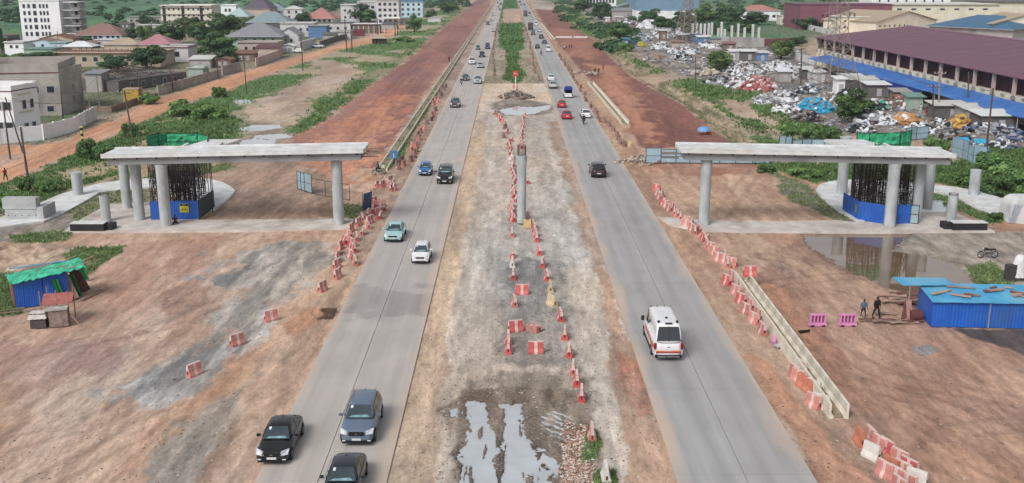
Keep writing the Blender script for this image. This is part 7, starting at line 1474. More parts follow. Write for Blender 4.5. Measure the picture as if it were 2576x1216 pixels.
for nm, px0, px1, yb, hgt, mat, lean in (('leaning brown board beside the blue shack, nearest the shack', 178, 192, 752, 2.2, PLY, .35), ('darker brown board leaning at the right end of the blue shack', 208, 230, 733, 2.3, BRD, .42)):
    x0, y0 = G(px0, yb); mb = MB(); mb.box((0, 0, hgt / 2), (.85, .05, hgt)); o = mb.build('board', mat, None, loc=(x0 + .3, y0 - .1, 0), rot=(-lean * .4, -lean, .25)); tag(o, nm, 'board')
for i, (px, py, w) in enumerate(((196, 748, .7), (160, 762, .5), (216, 706, .6))):
    x0, y0 = G(px, py); mb = MB(); n = 6; vs = [(w * (i_ / n - .5), .08 * math.sin(i_ * 2), z_) for z_ in (0, .7, 1.4, 2.0) for i_ in range(n + 1)]; off = len(vs)
    fs = [(a + b * (n + 1), a + 1 + b * (n + 1), a + 1 + (b + 1) * (n + 1), a + (b + 1) * (n + 1)) for b in range(3) for a in range(n)]
    mb._add(vs + [(x, y + .03, z) for x, y, z in vs], fs + [tuple(q + off for q in f[::-1]) for f in fs]); o = mb.build('hanging_sheet', pm('dark_green_sheet', S(40, 150, 96, .7), S(26, 110, 72, .7), 1.5, .7), None, loc=(x0, y0, 0), rot=(0, -.25, .3), fix=False)
    tag(o, ('green sheet hanging between the leaning boards', 'dark green sheet at the shack corner', 'green netting piece at the far end of the shack')[i], 'sheet')
# kiosk in front
x0, y0 = G(100, 826); t = thing('kiosk', 'low makeshift stall with white cloth and a rusty roof sheet before the blue shack', 'stall', (x0, y0, 0), .12)
mb = MB(); mb.box((-.1, .4, .55), (1.1, .8, 1.1)); mb.build('dark_counter', pm('counter_dark', S(96, 90, 88), S(72, 68, 68), 2, .9), t)
mb = MB(); n, m_ = 10, 6; vs = []
for j in range(m_ + 1):
    for i in range(n + 1): u, v = i / n * 2 - 1, j / m_ * 2 - 1; e = max(abs(u), abs(v)); vs.append((-.1 + u * .66, .4 + v * .52, 1.16 - (.42 if e > .85 else 0) * (e - .85) / .15 + r.uniform(-.03, .03)))
off = len(vs); fs = [(i + j * (n + 1), i + 1 + j * (n + 1), i + 1 + (j + 1) * (n + 1), i + (j + 1) * (n + 1)) for j in range(m_) for i in range(n)]
mb._add(vs + [(x, y, z - .03) for x, y, z in vs], fs + [tuple(q + off for q in f[::-1]) for f in fs]); mb.build('white_cloth', pm('white_sheet', S(222, 218, 214), S(176, 170, 166), 3, .85), t, fix=False)
mb = MB(); mb.box((1.25, .55, .62), (1.3, .9, 1.24), rz=.2); mb.build('patched_wall', pm('patched_board', S(172, 150, 142), S(116, 96, 92), 3.5, .9), t, bevel=.02)
mb = MB(); mb.box((1.2, .5, 1.33), (1.45, 1.0, .10), rz=.2); mb.build('torn_cover', pm('torn_cover', S(206, 200, 196), S(150, 144, 140), 3, .9), t)
mb = MB(); mb.box((1.0, 1.55, 1.75), (2.1, 1.6, .05), rx=.25, rz=.15); mb.build('roof_sheet', pm('rusty_pink_sheet', S(190, 116, 108), S(160, 92, 88), 1.5, .7), t)
for xx, yy in ((-.1, 1.0), (1.9, .9), (1.9, 2.3), (.0, 2.4), (1.0, 1.2)): mb = MB(); mb.tube((xx, yy, 0), (xx, yy, 2.5), .04, n=5); mb.build('post', TIM2, t)
mb = MB(); mb.tube((2.0, .6, .9), (2.9, .1, 0), .04, n=5); mb.build('prop', TIM2, t)
for i, (xa, ya, xb, yb) in enumerate(((200, 758, 252, 730), (207, 757, 258, 732), (-10, 792, 78, 782), (-6, 786, 62, 776))):
    a = Vector((*G(xa, ya), .05)); b = Vector((*G(xb, yb), .05)); mb = MB(); c = (a + b) / 2; d = b - a; mb.box((0, 0, .02), (d.length, .13, .06)); o = mb.build('timber', TIM2, None, loc=c, rot=(0, 0, math.atan2(d.y, d.x)))
    tag(o, ('upper of two timbers lying right of the blue shack', 'lower of two timbers lying right of the blue shack', 'long timber at the left edge below the shack, nearer one', 'long timber at the left edge below the shack, farther one')[i], 'timber')
# ------------------------------------------------------------ blue shack on the right
A = Vector((*G(2342, 822), 0)); B = Vector((*G(2640, 828), 0)); D = B - A; Ls = D.length; rz = math.atan2(D.y, D.x); Cc = Vector((*G(2306, 784), 0))
t = thing('shack', 'long blue sheet metal shack with a light blue roof and loose boards', 'shack', (A.x, A.y, 0), rz); Mi = Matrix.Rotation(-rz, 4, 'Z'); cc = Mi @ (Cc - A); dp = cc.y
Hs = 1.95
def ribbed(a, b, z0, z1, mat, name, off=0):
    a = Vector((*a, 0)); b = Vector((*b, 0)); d = b - a; u = d.normalized(); nn = Vector((u.y, -u.x, 0)); m = max(4, int(d.length / .12)); mb = MB(); ring = []
    for i in range(m + 1): p = a + u * (d.length * i / m) + nn * (.018 * (i % 2) + off); ring.append(p)
    for i in range(m, -1, -1): ring.append(a + u * (d.length * i / m) - nn * .02)
    mb.loft([[(p.x, p.y, z0) for p in ring], [(p.x, p.y, z1) for p in ring]]); return mb.build(name, mat, t)
bx_ = [0, 1.15, 4.05, 6.9, Ls]
for a, b in zip(bx_, bx_[1:]): ribbed((a + .02, 0), (b - .03, 0), 0, Hs, BLS2, 'blue_panel')
ribbed((cc.x, cc.y), (cc.x * .5, cc.y * .5), 0, Hs, BLS2, 'side_panel'); ribbed((cc.x * .5, cc.y * .5), (0, 0), 0, Hs, BLS2, 'side_panel')
for xx in (4.05, 1.15): mb = MB(); mb.box((xx, -.06, Hs / 2), (.09, .08, Hs)); mb.build('post', pm('grey_post', S(140, 150, 160), None, 3, .7) if xx > 2 else BLS2, t)
RL = pm('light_blue_roof_sheet', S(94, 182, 224), S(70, 158, 206), .6, .5, dirt=S(130, 180, 200)); nR = 8
for k in range(nR):
    a = -.15 + k * (Ls + .2) / nR; b = a + (Ls + .2) / nR + .06; dz = .02 * (k % 2); x_in = cc.x * .9
    mb = MB(); v = [(a, -.25, Hs + .03 + dz), (b, -.25, Hs + .03 + dz), (b + x_in, dp + .1, Hs + .30 + dz), (a + x_in, dp + .1, Hs + .30 + dz)]; mb._add(v + [(x, y, z - .04) for x, y, z in v], [(0, 1, 2, 3), (7, 6, 5, 4), (0, 4, 5, 1), (1, 5, 6, 2), (2, 6, 7, 3), (3, 7, 4, 0)]); mb.build('roof_sheet', RL, t)
mb = MB(); v = [(cc.x - 1.6, dp - 1.2, Hs + .5), (cc.x + 2.4, dp - .6, Hs + .42), (cc.x + 2.2, dp + 1.0, Hs + .5), (cc.x - 1.9, dp + .6, Hs + .6)]; mb._add(v + [(x, y, z - .05) for x, y, z in v], [(0, 1, 2, 3), (7, 6, 5, 4), (0, 4, 5, 1), (1, 5, 6, 2), (2, 6, 7, 3), (3, 7, 4, 0)]); mb.build('side_canopy', RL, t)
mb = MB(); mb.tube((cc.x - 1.0, dp - 1.0, 0), (cc.x - 1.0, dp - 1.0, Hs + .5), .05, n=6); mb.build('canopy_post', TIM2, t)
r = random.Random(5)
for k in range(15):
    x = r.uniform(.6, Ls - .5); y = r.uniform(.1, dp * .8); mb = MB(); mb.box((x + cc.x * y / max(dp, .1) * .8, y, Hs + .17 + .25 * y / dp), (r.uniform(.5, 1.5), r.uniform(.12, .4), .07), rz=r.uniform(-.7, .7)); o = mb.build('loose_board', r.choice((PLY, BRD, TIM2)), t)
# planks scattered
r = random.Random(11); k = 0
for px, py, rz_, L, nm in ((2245, 745, -.1, 2.2, 'plank'), (2265, 752, .1, 2.6, 'plank'), (2275, 757, -.15, 2.4, 'plank'), (2250, 762, .05, 2.0, 'plank'), (2290, 764, .2, 2.2, 'plank'), (2240, 756, .3, 1.4, 'plank'), (2262, 738, -.3, 1.6, 'plank'), (2284, 742, .0, 1.8, 'plank'), (2228, 790, -.1, 1.6, 'plank'), (2250, 804, -.05, 1.8, 'plank'),
                          (2200, 808, .02, 2.4, 'plank'), (2232, 813, .0, 2.2, 'plank'), (2275, 814, .1, 2.2, 'plank'), (2300, 810, .3, 1.5, 'plank'), (2330, 770, -.2, 1.6, 'plank')):
    x, y = G(px, py); mb = MB(); n = 4; w = r.uniform(.25, .5)
    mb.loft([[(L * (i / n - .5), -w / 2, .03 + .05 * math.sin(i * 1.5)), (L * (i / n - .5), w / 2, .03 + .05 * math.sin(i * 1.5 + .4)), (L * (i / n - .5), w / 2, .08 + .05 * math.sin(i * 1.5 + .4)), (L * (i / n - .5), -w / 2, .08 + .05 * math.sin(i * 1.5))] for i in range(n + 1)])
    o = mb.build('plank', (PLY, BRD, TIM2)[k % 3], None, loc=(x, y, .02 + .03 * (k % 4)), rot=(0, 0, rz_)); tag(o, f'{("pale", "brown", "grey brown")[k % 3]} plank, {ordw(k).replace("nearest", "first")} in the scatter between the walkers and the right blue shack', 'plank', 'planks scattered beside the right blue shack'); k += 1
for lb, px, py, ry in (('tall pink brown board propped up at the end of the right blue shack', 2272, 806, .25), ('pale board propped beside the round brown drum', 2288, 806, -.05)):
    x, y = G(px, py); mb = MB(); mb.box((0, 0, .75), (.42, .06, 1.5)); o = mb.build('board', BRD if ry > 0 else PLY, None, loc=(x, y, 0), rot=(-.15, ry, .2)); tag(o, lb, 'board')
x, y = G(2302, 806); mb = MB(); mb.tube((-.42, 0, .38), (.42, .1, .38), .42, n=18); o = mb.build('drum', pm('dark_red_drum', S(112, 66, 62), S(92, 54, 52), 2, .7), None, True, .5, loc=(x, y, 0)); tag(o, 'dark red drum lying against the corner of the right blue shack', 'drum')
x, y = G(3072 / 1.59 + 90, 1290 / 1.59 + 20)
x, y = G(2021, 836); mb = MB(); mb.box((0, 0, .07), (.75, .25, .14), rz=.3); mb.box((.4, .05, .10), (.2, .16, .16)); o = mb.build('dark_rag', BK, None, bevel=.04, loc=(x, y, 0)); tag(o, 'small dark rag on the earth right of the near drain', 'rag')
x, y = G(1950, 868); t = thing('dumped_sheet', 'pink pipe and grey plastic dumped between the road and the drain', 'rubbish', (x, y, 0)); mb = MB(); mb.tube((-.1, 0, .1), (.15, .7, .35), .17, n=10); mb.build('pipe', PK, t, True); mb = MB(); mb.box((.2, -.3, .08), (.7, .5, .15), rz=.6); mb.build('grey_plastic', pm('grey_plastic', S(206, 206, 214), S(170, 168, 178), 4, .6), t, bevel=.05)
# white draped figure of sheets and dark boxes at right edge
x, y = G(2548, 706); t = thing('covered_stand', 'white sheet thrown over a dark stand at the right picture edge', 'stand', (x, y, 0)); mb = MB(); mb.box((-.3, 0, .7), (.8, .6, 1.4), rz=.2); mb.build('dark_box', pm('stand_dark', S(78, 74, 76), None, 2, .8), t, bevel=.03)
mb = MB(); rings = [[(.45 + s_ * math.cos(a) * (1 + .15 * math.sin(3 * a)), .1 + s_ * .6 * math.sin(a), z_) for a in [i * .628 for i in range(10)]] for z_, s_ in ((.3, .75), (1.0, .62), (1.6, .5), (2.1, .36), (2.25, .12))]; mb.loft(rings); mb.build('white_sheet', WHM if 0 else pm('bright_white_sheet', S(238, 238, 240), S(206, 206, 210), 3, .8), t, True, 1)
x, y = G(2572, 700); mb = MB(); mb.box((0, 0, .9), (.6, .5, 1.8)); o = mb.build('cabinet', pm('cyan_cabinet', S(96, 170, 200), None, 2, .6), None, bevel=.03, loc=(x, y, 0)); tag(o, 'pale cyan cabinet behind the white sheet at the right edge', 'cabinet')

# ------------------------------------------------------------ panel fences
LBP = pm('pale_blue_sheet', S(172, 200, 214), S(148, 178, 194), .5, .5, dirt=S(150, 160, 160)); FRM = pm('fence_frame', S(86, 98, 106), None, 2, .7)
def pfence(label, pts, h, w=2.3, mat=None, frame=True, z0=.0, cat='fence', rnd=.06):
    P = [Vector((*G(*p), 0)) for p in pts]; t = thing('panel_fence', label, cat, (P[0].x, P[0].y, z0)); o = P[0]
    for a, b in zip(P, P[1:]):
        D = b - a; n = max(1, round(D.length / w)); rz = math.atan2(D.y, D.x); ww = D.length / n
        for k in range(n):
            c = a + D * ((k + .5) / n) - o; hh = h * (1 + random.uniform(-rnd, rnd)); mb = MB(); mb.box((c.x, c.y, hh / 2 + .08), (ww - .1, .03, hh - .1), rz=rz); mb.build('sheet', mat or LBP, t)
            if frame:
                u = D.normalized(); 
                for s in (-.5, .5): q = c + u * (ww * s * .985) - Vector((0, .04, 0)); mb = MB(); mb.box((q.x, q.y, hh / 2), (.08, .06, hh + .1), rz=rz); mb.build('post', FRM, t)
                for z_ in (.1, hh * .5, hh): mb = MB(); mb.box((c.x, c.y - .035, z_), (ww, .04, .05), rz=rz); mb.build('rail', FRM, t)
    return t
pfence('pale blue panel fence behind the left end of the right bridge', [(1624, 411), (1700, 411), (1770, 412), (1850, 412), (1936, 413)], 2.0)
pfence('pair of pale panels standing above the right deck, left part', [(1958, 388), (1990, 386)], 2.6, 1.0, frame=True)
pfence('low pale panel fence above the middle of the right deck', [(1992, 388), (2040, 384), (2136, 384)], 1.9, 2.0)
pfence('tilted pale panels behind the green net, right of it', [(2276, 356), (2304, 352), (2334, 350)], 2.0, 2.2)
pfence('tall pale panel fence descending behind the right end of the right bridge', [(2392, 392), (2420, 402), (2446, 416), (2478, 424)], 2.6, 2.6, rnd=.12)
pfence('two pale hoarding panels on the orange earth by the left bridge', [(749, 476), (767, 482), (785, 488)], 2.3, 1.2)
t = thing('wire_fence', 'thin brown rail frame right of the two pale left panels', 'fence', (*G(785, 488), 0)); o = Vector((*G(785, 488), 0))
P = [Vector((*G(*p), 0)) - o for p in ((785, 488), (819, 496), (850, 500), (880, 506))]
for a, b in zip(P, P[1:]): mb = MB(); mb.tube(a + Vector((0, 0, 1.9)), b + Vector((0, 0, 1.9)), .04, n=5); mb.tube(a + Vector((0, 0, .1)), b + Vector((0, 0, .1)), .04, n=5); mb.build('rail', RUST, t); mb = MB(); mb.tube(b, b + Vector((0, 0, 1.9)), .04, n=5); mb.build('post', RUST, t)
x, y = G(925, 527); t = thing('leaning_panel', 'dark blue panel leaning at the top of the pink barrier row', 'panel', (x, y, 0), 1.1); mb = MB(); mb.box((0, 0, .95), (1.6, .05, 1.9), rx=.1); mb.build('sheet', pm('slate_blue_sheet', S(78, 104, 140), S(60, 84, 118), 1, .6), t)
for s in (-.8, .8): mb = MB(); mb.tube((s, .08, 0), (s, .08, 2.1), .04, n=5); mb.build('post', FRM, t)
x, y = G(991, 409); t = thing('road_sign', 'small blue sign with a white bar beside the left drain', 'sign', (x, y, 0)); mb = MB(); mb.box((0, 0, 1.1), (1.1, .04, 1.1)); mb.build('plate', pm('sign_blue', S(82, 132, 176), S(70, 118, 164), 2, .5), t); mb = MB(); mb.box((0, -.03, .95), (.12, .02, .6)); mb.build('white_bar', MATS['sign_white'], t); mb = MB(); mb.tube((0, .06, 0), (0, .06, 1.6), .04, n=6); mb.build('post', FRM, t)
x, y = G(1297, 226); t = thing('road_sign', 'red square sign with white marks on a tall pale post in the median', 'sign', (x, y, 0))
mb = MB(); mb.box((0, 0, 1.5), (.22, .18, 3.0)); mb.build('post', WPL, t); mb = MB(); mb.box((0, -.12, 3.6), (1.15, .06, 1.25)); p_ = mb.build('plate', pm('sign_red', S(214, 84, 72), S(196, 70, 62), 2, .5), t, bevel=.02)
for s in (-1, 1): mb = MB(); mb._add([(s * .06, -.17, 3.6), (s * .34, -.17, 3.78), (s * .34, -.17, 3.42), (s * .06, -.15, 3.6), (s * .34, -.15, 3.78), (s * .34, -.15, 3.42)], [(0, 1, 2), (5, 4, 3), (0, 3, 4, 1), (1, 4, 5, 2), (2, 5, 3, 0)]); mb.build('white_arrow', MATS['sign_white'], p_)
mb = MB(); mb.box((0, -.16, 3.6), (.4, .02, .1)); mb.build('white_bar', MATS['sign_white'], p_)
x, y = G(208, 357); t = thing('marker_post', 'yellow and black banded post at the bend of the dirt road', 'post', (x, y, 0))
for k in range(5): mb = MB(); mb.box((0, 0, .22 + k * .44), (.34, .3, .43)); mb.build('band', YW if k % 2 else MATS['sign_black'], t)
mb = MB(); mb.box((0, 0, 2.3), (.5, .4, .2)); mb.build('cap', YW, t)
# umbrella
x, y = G(1770, 338); t = thing('umbrella', 'light blue dome umbrella on the right red roadbed', 'umbrella', (x, y, 0)); rings = [[(1.1 * math.cos(e) * math.cos(a), 1.1 * math.cos(e) * math.sin(a), .55 + .75 * math.sin(e)) for a in [i * math.pi / 8 for i in range(16)]] for e in [R(v) for v in (0, 20, 40, 60, 78, 88)]]
mb = MB(); mb.loft(rings); mb.build('canopy', pm('umbrella_blue', S(130, 170, 214), S(110, 150, 200), 2, .6), t, True, 1); mb = MB(); mb.tube((0, 0, -.1), (0, 0, 1.4), .03, n=6); mb.build('pole', RIM, t)
x, y = G(1783, 338); mb = MB(); mb.box((0, 0, .2), (.8, .4, .35)); o = mb.build('bundle', OGc, None, bevel=.08, loc=(x, y, 0)); tag(o, 'small orange bundle beside the blue umbrella', 'bundle')
# cream rubble by roads
def pile(label, px, py, n, sz, spread, mats, name='rubble_pile', hgt=.6, cat='rubble', seed=0, wide=1.6, flat=1.0, group=None):
    x, y = G(px, py); t = thing(name, label, cat, (x, y, 0), 0, group); r = random.Random(seed or px); bym = {}
    for k in range(n):
        a = r.uniform(0, 6.28); d = r.random() ** .6; X_ = math.cos(a) * d * spread * wide; Y_ = math.sin(a) * d * spread; Z_ = hgt * (1 - d ** 1.6) * r.uniform(.6, 1)
        m = r.choice(mats); mb = bym.setdefault(m.name, (MB(), m))[0]; s = sz * r.uniform(.6, 1.5); mb.box((X_, Y_, Z_ + s * .2), (s * r.uniform(.7, 1.5), s * r.uniform(.7, 1.3), s * .6 * flat), rz=r.uniform(0, 3), rx=r.uniform(-.5, .5), ry=r.uniform(-.5, .5), taper=r.uniform(.5, .95))
    for nm, (mb, m) in bym.items(): o = mb.build('chunks', m, t, bevel=sz * .12 if n < 260 else 0); o['kind'] = 'stuff'
    return t
STN = pm('pale_stone', S(206, 192, 176), S(170, 154, 140), 2, .9); STG = pm('grey_stone', S(150, 144, 140), S(116, 110, 106), 2, .9)
pile('pale broken blocks beside the fence left of the right bridge', 1612, 410, 60, .35, 2.4, [STN, STG, STN], hgt=.5, seed=1)
pile('cream broken blocks on the bank edge left of the right scrapyard', 1775, 188, 26, 1.0, 2.2, [STN], hgt=1.4, seed=2); pile('tumbled pale blocks at the top of the right drain', 1472, 188, 34, .55, 2.6, [STN, STG], hgt=.7, seed=3)
pile('rough earth clods heaped in the median before the far puddle', 1299, 246, 90, .5, 3.2, [pm('clod', S(134, 110, 92), S(104, 86, 74), 2, .95), STG], hgt=1.3, seed=4, wide=1.2)
pile('brown stones where the dry right drain bank begins', 1632, 398, 40, .3, 1.8, [STN, STG], hgt=.3, seed=9)
# ------------------------------------------------------------ scrapyard
def sk(n, c): return pm('sack_' + n, S(*c), tuple(q * .68 for q in S(*c)), 1.2, .75, rnd=.1)
SWH, SGY, SBL, SCY, SOR, SBK, SGN, SRD, SBR = sk('white', (232, 234, 238)), sk('grey', (160, 160, 164)), sk('blue', (96, 112, 150)), sk('cyan', (70, 180, 222)), sk('orange', (214, 162, 104)), sk('black', (56, 56, 60)), sk('green', (80, 180, 150)), sk('red', (180, 104, 104)), sk('brown', (130, 112, 102))
mixw = [SWH] * 4 + [SGY] * 2 + [SBK, SBR]; HG = 'heaps in the scrapyard'
def heap(label, x0, x1, y0, y1, mats, n=110, sz=.7, seed=None):
    xc = (x0 + x1) / 2; w = (x1 - x0) / pxm(y1); w *= 1.18; h = max(.6, HH(y1, y0)) * .85; d = w * .35
    x, y = G(xc, y1); t = thing('scrap_heap', label, 'scrap heap', (x, y + d * .8, 0), 0, HG); r = random.Random(seed or x0); bym = {}
    mb = MB(); rings = [[(math.cos(a) * w / 2 * .92 * q, math.sin(a) * d * 1.4 * q, h * z_ * (.85 + .3 * r.random())) for a in [i * .4488 for i in range(14)]] for q, z_ in ((1, 0), (.8, .4), (.5, .7), (.2, .85))]
    mb.loft(rings); mb.build('mound', mats[0], t)
    for k in range(n):
        a = r.uniform(0, 6.28); q = r.random() ** .5; X_ = math.cos(a) * q * w / 2; Y_ = math.sin(a) * q * d * 1.4; Z_ = h * (1 - q * q) + .1; m = r.choice(mats); b = bym.setdefault(m.name, (MB(), m))[0]; s = sz * r.uniform(.5, 1.5)
        b.box((X_, Y_, Z_), (s * r.uniform(.8, 1.8), s * r.uniform(.7, 1.3), s * r.uniform(.4, .8)), rz=r.uniform(0, 3), rx=r.uniform(-.6, .6), ry=r.uniform(-.6, .6), taper=r.uniform(.4, .9))
    for nm, (b, m) in bym.items(): o = b.build('sacks', m, t, True, 1.2, bevel=sz * .2); o['kind'] = 'stuff'
heap('large white sack heap left of the dark shelters, behind the red tarp', 1822, 1920, 158, 184, mixw, 150)
heap('white plastic heap nearest the bright tree', 1836, 1900, 190, 222, mixw, 110)
heap('red and white patterned bundle heap beside the white plastic', 1872, 1952, 192, 228, [SRD, SWH, sk('pinkish', (214, 166, 164)), SRD], 130)
heap('white heap in front of the red and white bundles', 1944, 2010, 228, 256, mixw, 90)
heap('heap under bright cyan tarpaulin pieces', 2008, 2100, 248, 282, [SCY, SCY, SCY, SWH, SGY], 110)
heap('white bag heap below the big scrapyard tree', 2158, 2250, 282, 312, mixw + [SBL], 130)
heap('orange bag heap left of the dark hut', 2252, 2316, 288, 312, [SOR, SOR, SOR, SWH], 110)
heap('yellow and orange bag heap near the right edge', 2392, 2446, 290, 322, [SOR, SOR, sk('yellow', (222, 190, 90)), SBR], 110)
heap('tall white heap under the purple roof corner', 1925, 2010, 154, 178, mixw, 120)
heap('white heap among the trees behind the far shelters', 1610, 1660, 50, 72, mixw, 80, 1.2)
heap('grey white heap behind the blue drums', 1636, 1700, 70, 96, [SWH, SGY, SGY], 110, 1.1)
heap('pale heap right of the far brown container', 1560, 1600, 44, 62, mixw, 60, 1.2)
heap('small white heap beyond the shelter row', 1700, 1716, 72, 88, [SWH], 30, 1)
heap('dark tyre and metal heap in the lower scrapyard', 2000, 2070, 280, 306, [SBK, SGY, SBR], 130, .6)
heap('grey scrap heap before the right bank', 1780, 1850, 196, 214, [SGY, SBK, SWH], 90, .7)
heap('brown scrap bundle heap left of the green panels', 2236, 2296, 240, 272, [SBR, SBR, SRD, SWH], 120, .6)
heap('black bag heap beside the white cabin', 2118, 2180, 224, 244, [SBK, SGY, SBK, SWH], 90)
heap('blue scrap heap at the right edge beyond the fence', 2520, 2600, 330, 352, [SBL, SBK, SGY], 100, .6)
heap('mixed scrap near the right edge of the yard', 2450, 2560, 312, 334, [SGY, SWH, SBK, SBL], 140, .7)
heap('white and cyan plastic heap behind the tall pale fence', 2424, 2490, 366, 384, [SWH, SCY, SWH, SBL], 90, .5)
heap('scattered white plastic left of the cyan heap', 1948, 2012, 262, 284, mixw, 60, .6)
heap('mixed light scrap in the middle of the far yard', 1690, 1760, 116, 136, mixw + [SBL], 100, .8)
heap('pale scrap right of the far yard shelters', 1760, 1820, 104, 122, mixw + [SBR], 90, .8)
r_ = random.Random(99)
for i, (x0, x1, y0, y1, m_, lb) in enumerate(((1700, 1740, 134, 152, [SGY, SWH, SBK], 'grey scrap left of the bright green tree'), (1850, 1900, 172, 190, mixw, 'white sacks under the bright green tree, right side'), (1960, 2010, 176, 196, mixw + [SRD], 'mixed pale bundles left of the pylon huts'), (2012, 2060, 214, 236, [SBK, SGY, SBL, SWH], 'dark mixed scrap by the tall grey pole'),
    (2060, 2110, 236, 256, [SGY, SWH, SBR], 'grey pile right of the pylon legs'), (1900, 1950, 240, 262, [SWH, SGY, SGY], 'pale litter pile beside the right bank'), (2190, 2240, 250, 276, [SBK, SGN, SWH, SGY], 'dark and green pile behind the big scrapyard tree'), (2290, 2350, 312, 334, [SGY, SWH, SBK], 'grey pile below the orange bag heap'), (2340, 2400, 300, 322, [SWH, SGY, SBR, SBK], 'mixed pile between the two orange heaps'),
    (2480, 2576, 284, 308, [SWH, SGY, SWH, SBK], 'white pile along the wall at the right edge'), (2140, 2200, 312, 334, [SBK, SGY, SWH, SBL], 'dark low pile before the big tree'), (1640, 1690, 104, 124, mixw, 'white pile left of the pink walled hut'), (1720, 1780, 84, 100, mixw + [SBR], 'pale pile before the concrete posts'), (1590, 1640, 84, 104, [SGY, SWH, SBL], 'bluish pile right of the small blue kiosk'), (1868, 1920, 122, 140, mixw + [SRD], 'reddish pale pile below the pale wall'),
    (2380, 2440, 330, 352, [SBR, SGY, SBK], 'brown pile behind the right fence'), (2500, 2560, 352, 376, [SBL, SBK, SGY, SWH], 'blue dark pile at the right edge above the bush'))):
    heap(lb, x0, x1, y0, y1, m_, 90, .6, 300 + i)
def shk(label, x0, x1, yb, yt, dep, wall, roofc, rh=.4, name='shack', yb1=None, cat='shack'): return bld(name, label, x0, x1, yb, yt, dep, wall, 'shed', roofc, rh=rh, over=.5, yb1=yb1, cat=cat, wins=[(1, 1, .35, .75, .05, .8, 1.0, 1.6)], panes=False)
for a in (('white cabin with dark doorway left of the corrugated shelters', 2104, 2124, 236, 200, 3, 'white', 'white'), ('shelter with pale roof sheets right of the white cabin', 2124, 2176, 222, 200, 5, 'dkgrey', 'white'), ('long low shelter with pinkish roof sheets', 2140, 2212, 228, 204, 4, 'dkgrey', 'pale'), ('dark tarpaulin shelter with a crumpled white roof', 2182, 2234, 246, 214, 4, 'dkgrey', 'white'),
          ('grey hut near the pylon legs', 2044, 2074, 208, 188, 4, 'ltgrey', 'pale'), ('low hut left of the pylon', 2020, 2048, 200, 180, 4, 'dkgrey', 'pale'), ('dark hut with patched roof before the blue wall', 2352, 2432, 300, 268, 4, 'dkgrey', 'pale'), ('blue fronted hut with white roof by the scrap trees', 1902, 1932, 154, 136, 4, 'blue', 'pale'), ('white hut left of the blue fronted one', 1838, 1864, 150, 132, 4, 'ltgrey', 'white'),
          ('open shelter with white roof left of the blue fronted hut', 1866, 1902, 154, 130, 4, 'dkgrey', 'white'), ('small blue kiosk in the far scrapyard', 1570, 1580, 116, 102, 2.5, 'blue', 'blue'), ('dark blue container box in the far scrapyard', 1742, 1762, 106, 92, 4, 'blue', 'blue'), ('white roofed stall left of the dark blue box', 1706, 1742, 104, 94, 4, 'dkgrey', 'white'), ('white topped stall right of the dark blue box', 1756, 1788, 110, 99, 4, 'blue', 'white'),
          ('reddish hut in the far scrapyard middle', 1660, 1678, 102, 78, 4, 'brown', 'pale'), ('pink walled hut with dark roof in the far yard', 1690, 1720, 124, 110, 4, 'pink', 'brown'), ('brown container at the far left of the scrapyard', 1525, 1544, 70, 58, 3, 'brown', 'brown'), ('white kiosk behind the brown container', 1524, 1534, 58, 46, 3, 'white', 'white'), ('grey hut beyond the white kiosk', 1548, 1566, 62, 44, 4, 'grey', 'pale'),
          ('long grey hut with a white roof in the far yard', 1592, 1640, 62, 52, 4, 'grey', 'white'), ('hut with greenish roof near the posts', 1790, 1830, 114, 104, 4, 'grey', 'green'), ('brown hut with a red edge before the pale wall', 1822, 1850, 128, 114, 4, 'brown', 'brown'), ('grey shed with white roof at the right edge', 2468, 2560, 330, 292, 5, 'dkgrey', 'white'), ('pale roofed long shed right of the orange heap', 2428, 2520, 310, 280, 5, 'grey', 'pale'), ('green panelled hut before the blue wall', 2284, 2320, 276, 254, 3, 'green', 'green'),
          ('brick coloured hut beside the green panelled one', 2250, 2286, 262, 240, 3, 'brown', 'slab'), ('white sheet roof hut left of the far white cabin', 1960, 1990, 206, 190, 4, 'grey', 'white')): shk(*a)
for i, (px, py, c_, lb) in enumerate(((1586, 114, SBL, 'blue barrels beside the small blue kiosk'), (1612, 118, sk('yel', (206, 200, 96)), 'yellow tub in the far scrapyard'), (1650, 150, TIM2, 'brown timber stack at the near side of the far yard'))):
    x, y = G(px, py); mb = MB(); mb.box((0, 0, .9), (2.2, 1.4, 1.8)); mb.box((1.6, .3, .6), (1.2, 1.2, 1.2), rz=.3); o = mb.build('drum_stack', c_, None, bevel=.2, loc=(x, y, 0)); tag(o, lb, 'barrels')
for lb, px, py in (('left cyan tarpaulin frame behind the right fence', 2420, 368), ('right cyan tarpaulin frame behind the right fence', 2466, 372)):
    x, y = G(px, py); t = thing('tarpaulin_frame', lb, 'tarpaulin', (x, y, 0)); mb = MB(); mb.box((0, 0, 1.0), (2.0, 1.3, .08), rx=.4); mb.build('tarpaulin', SCY, t); mb = MB(); [mb.tube((s, q, 0), (s, q, 1.1), .04, n=5) for s in (-.9, .9) for q in (-.5, .5)]; mb.build('legs', FRM, t)
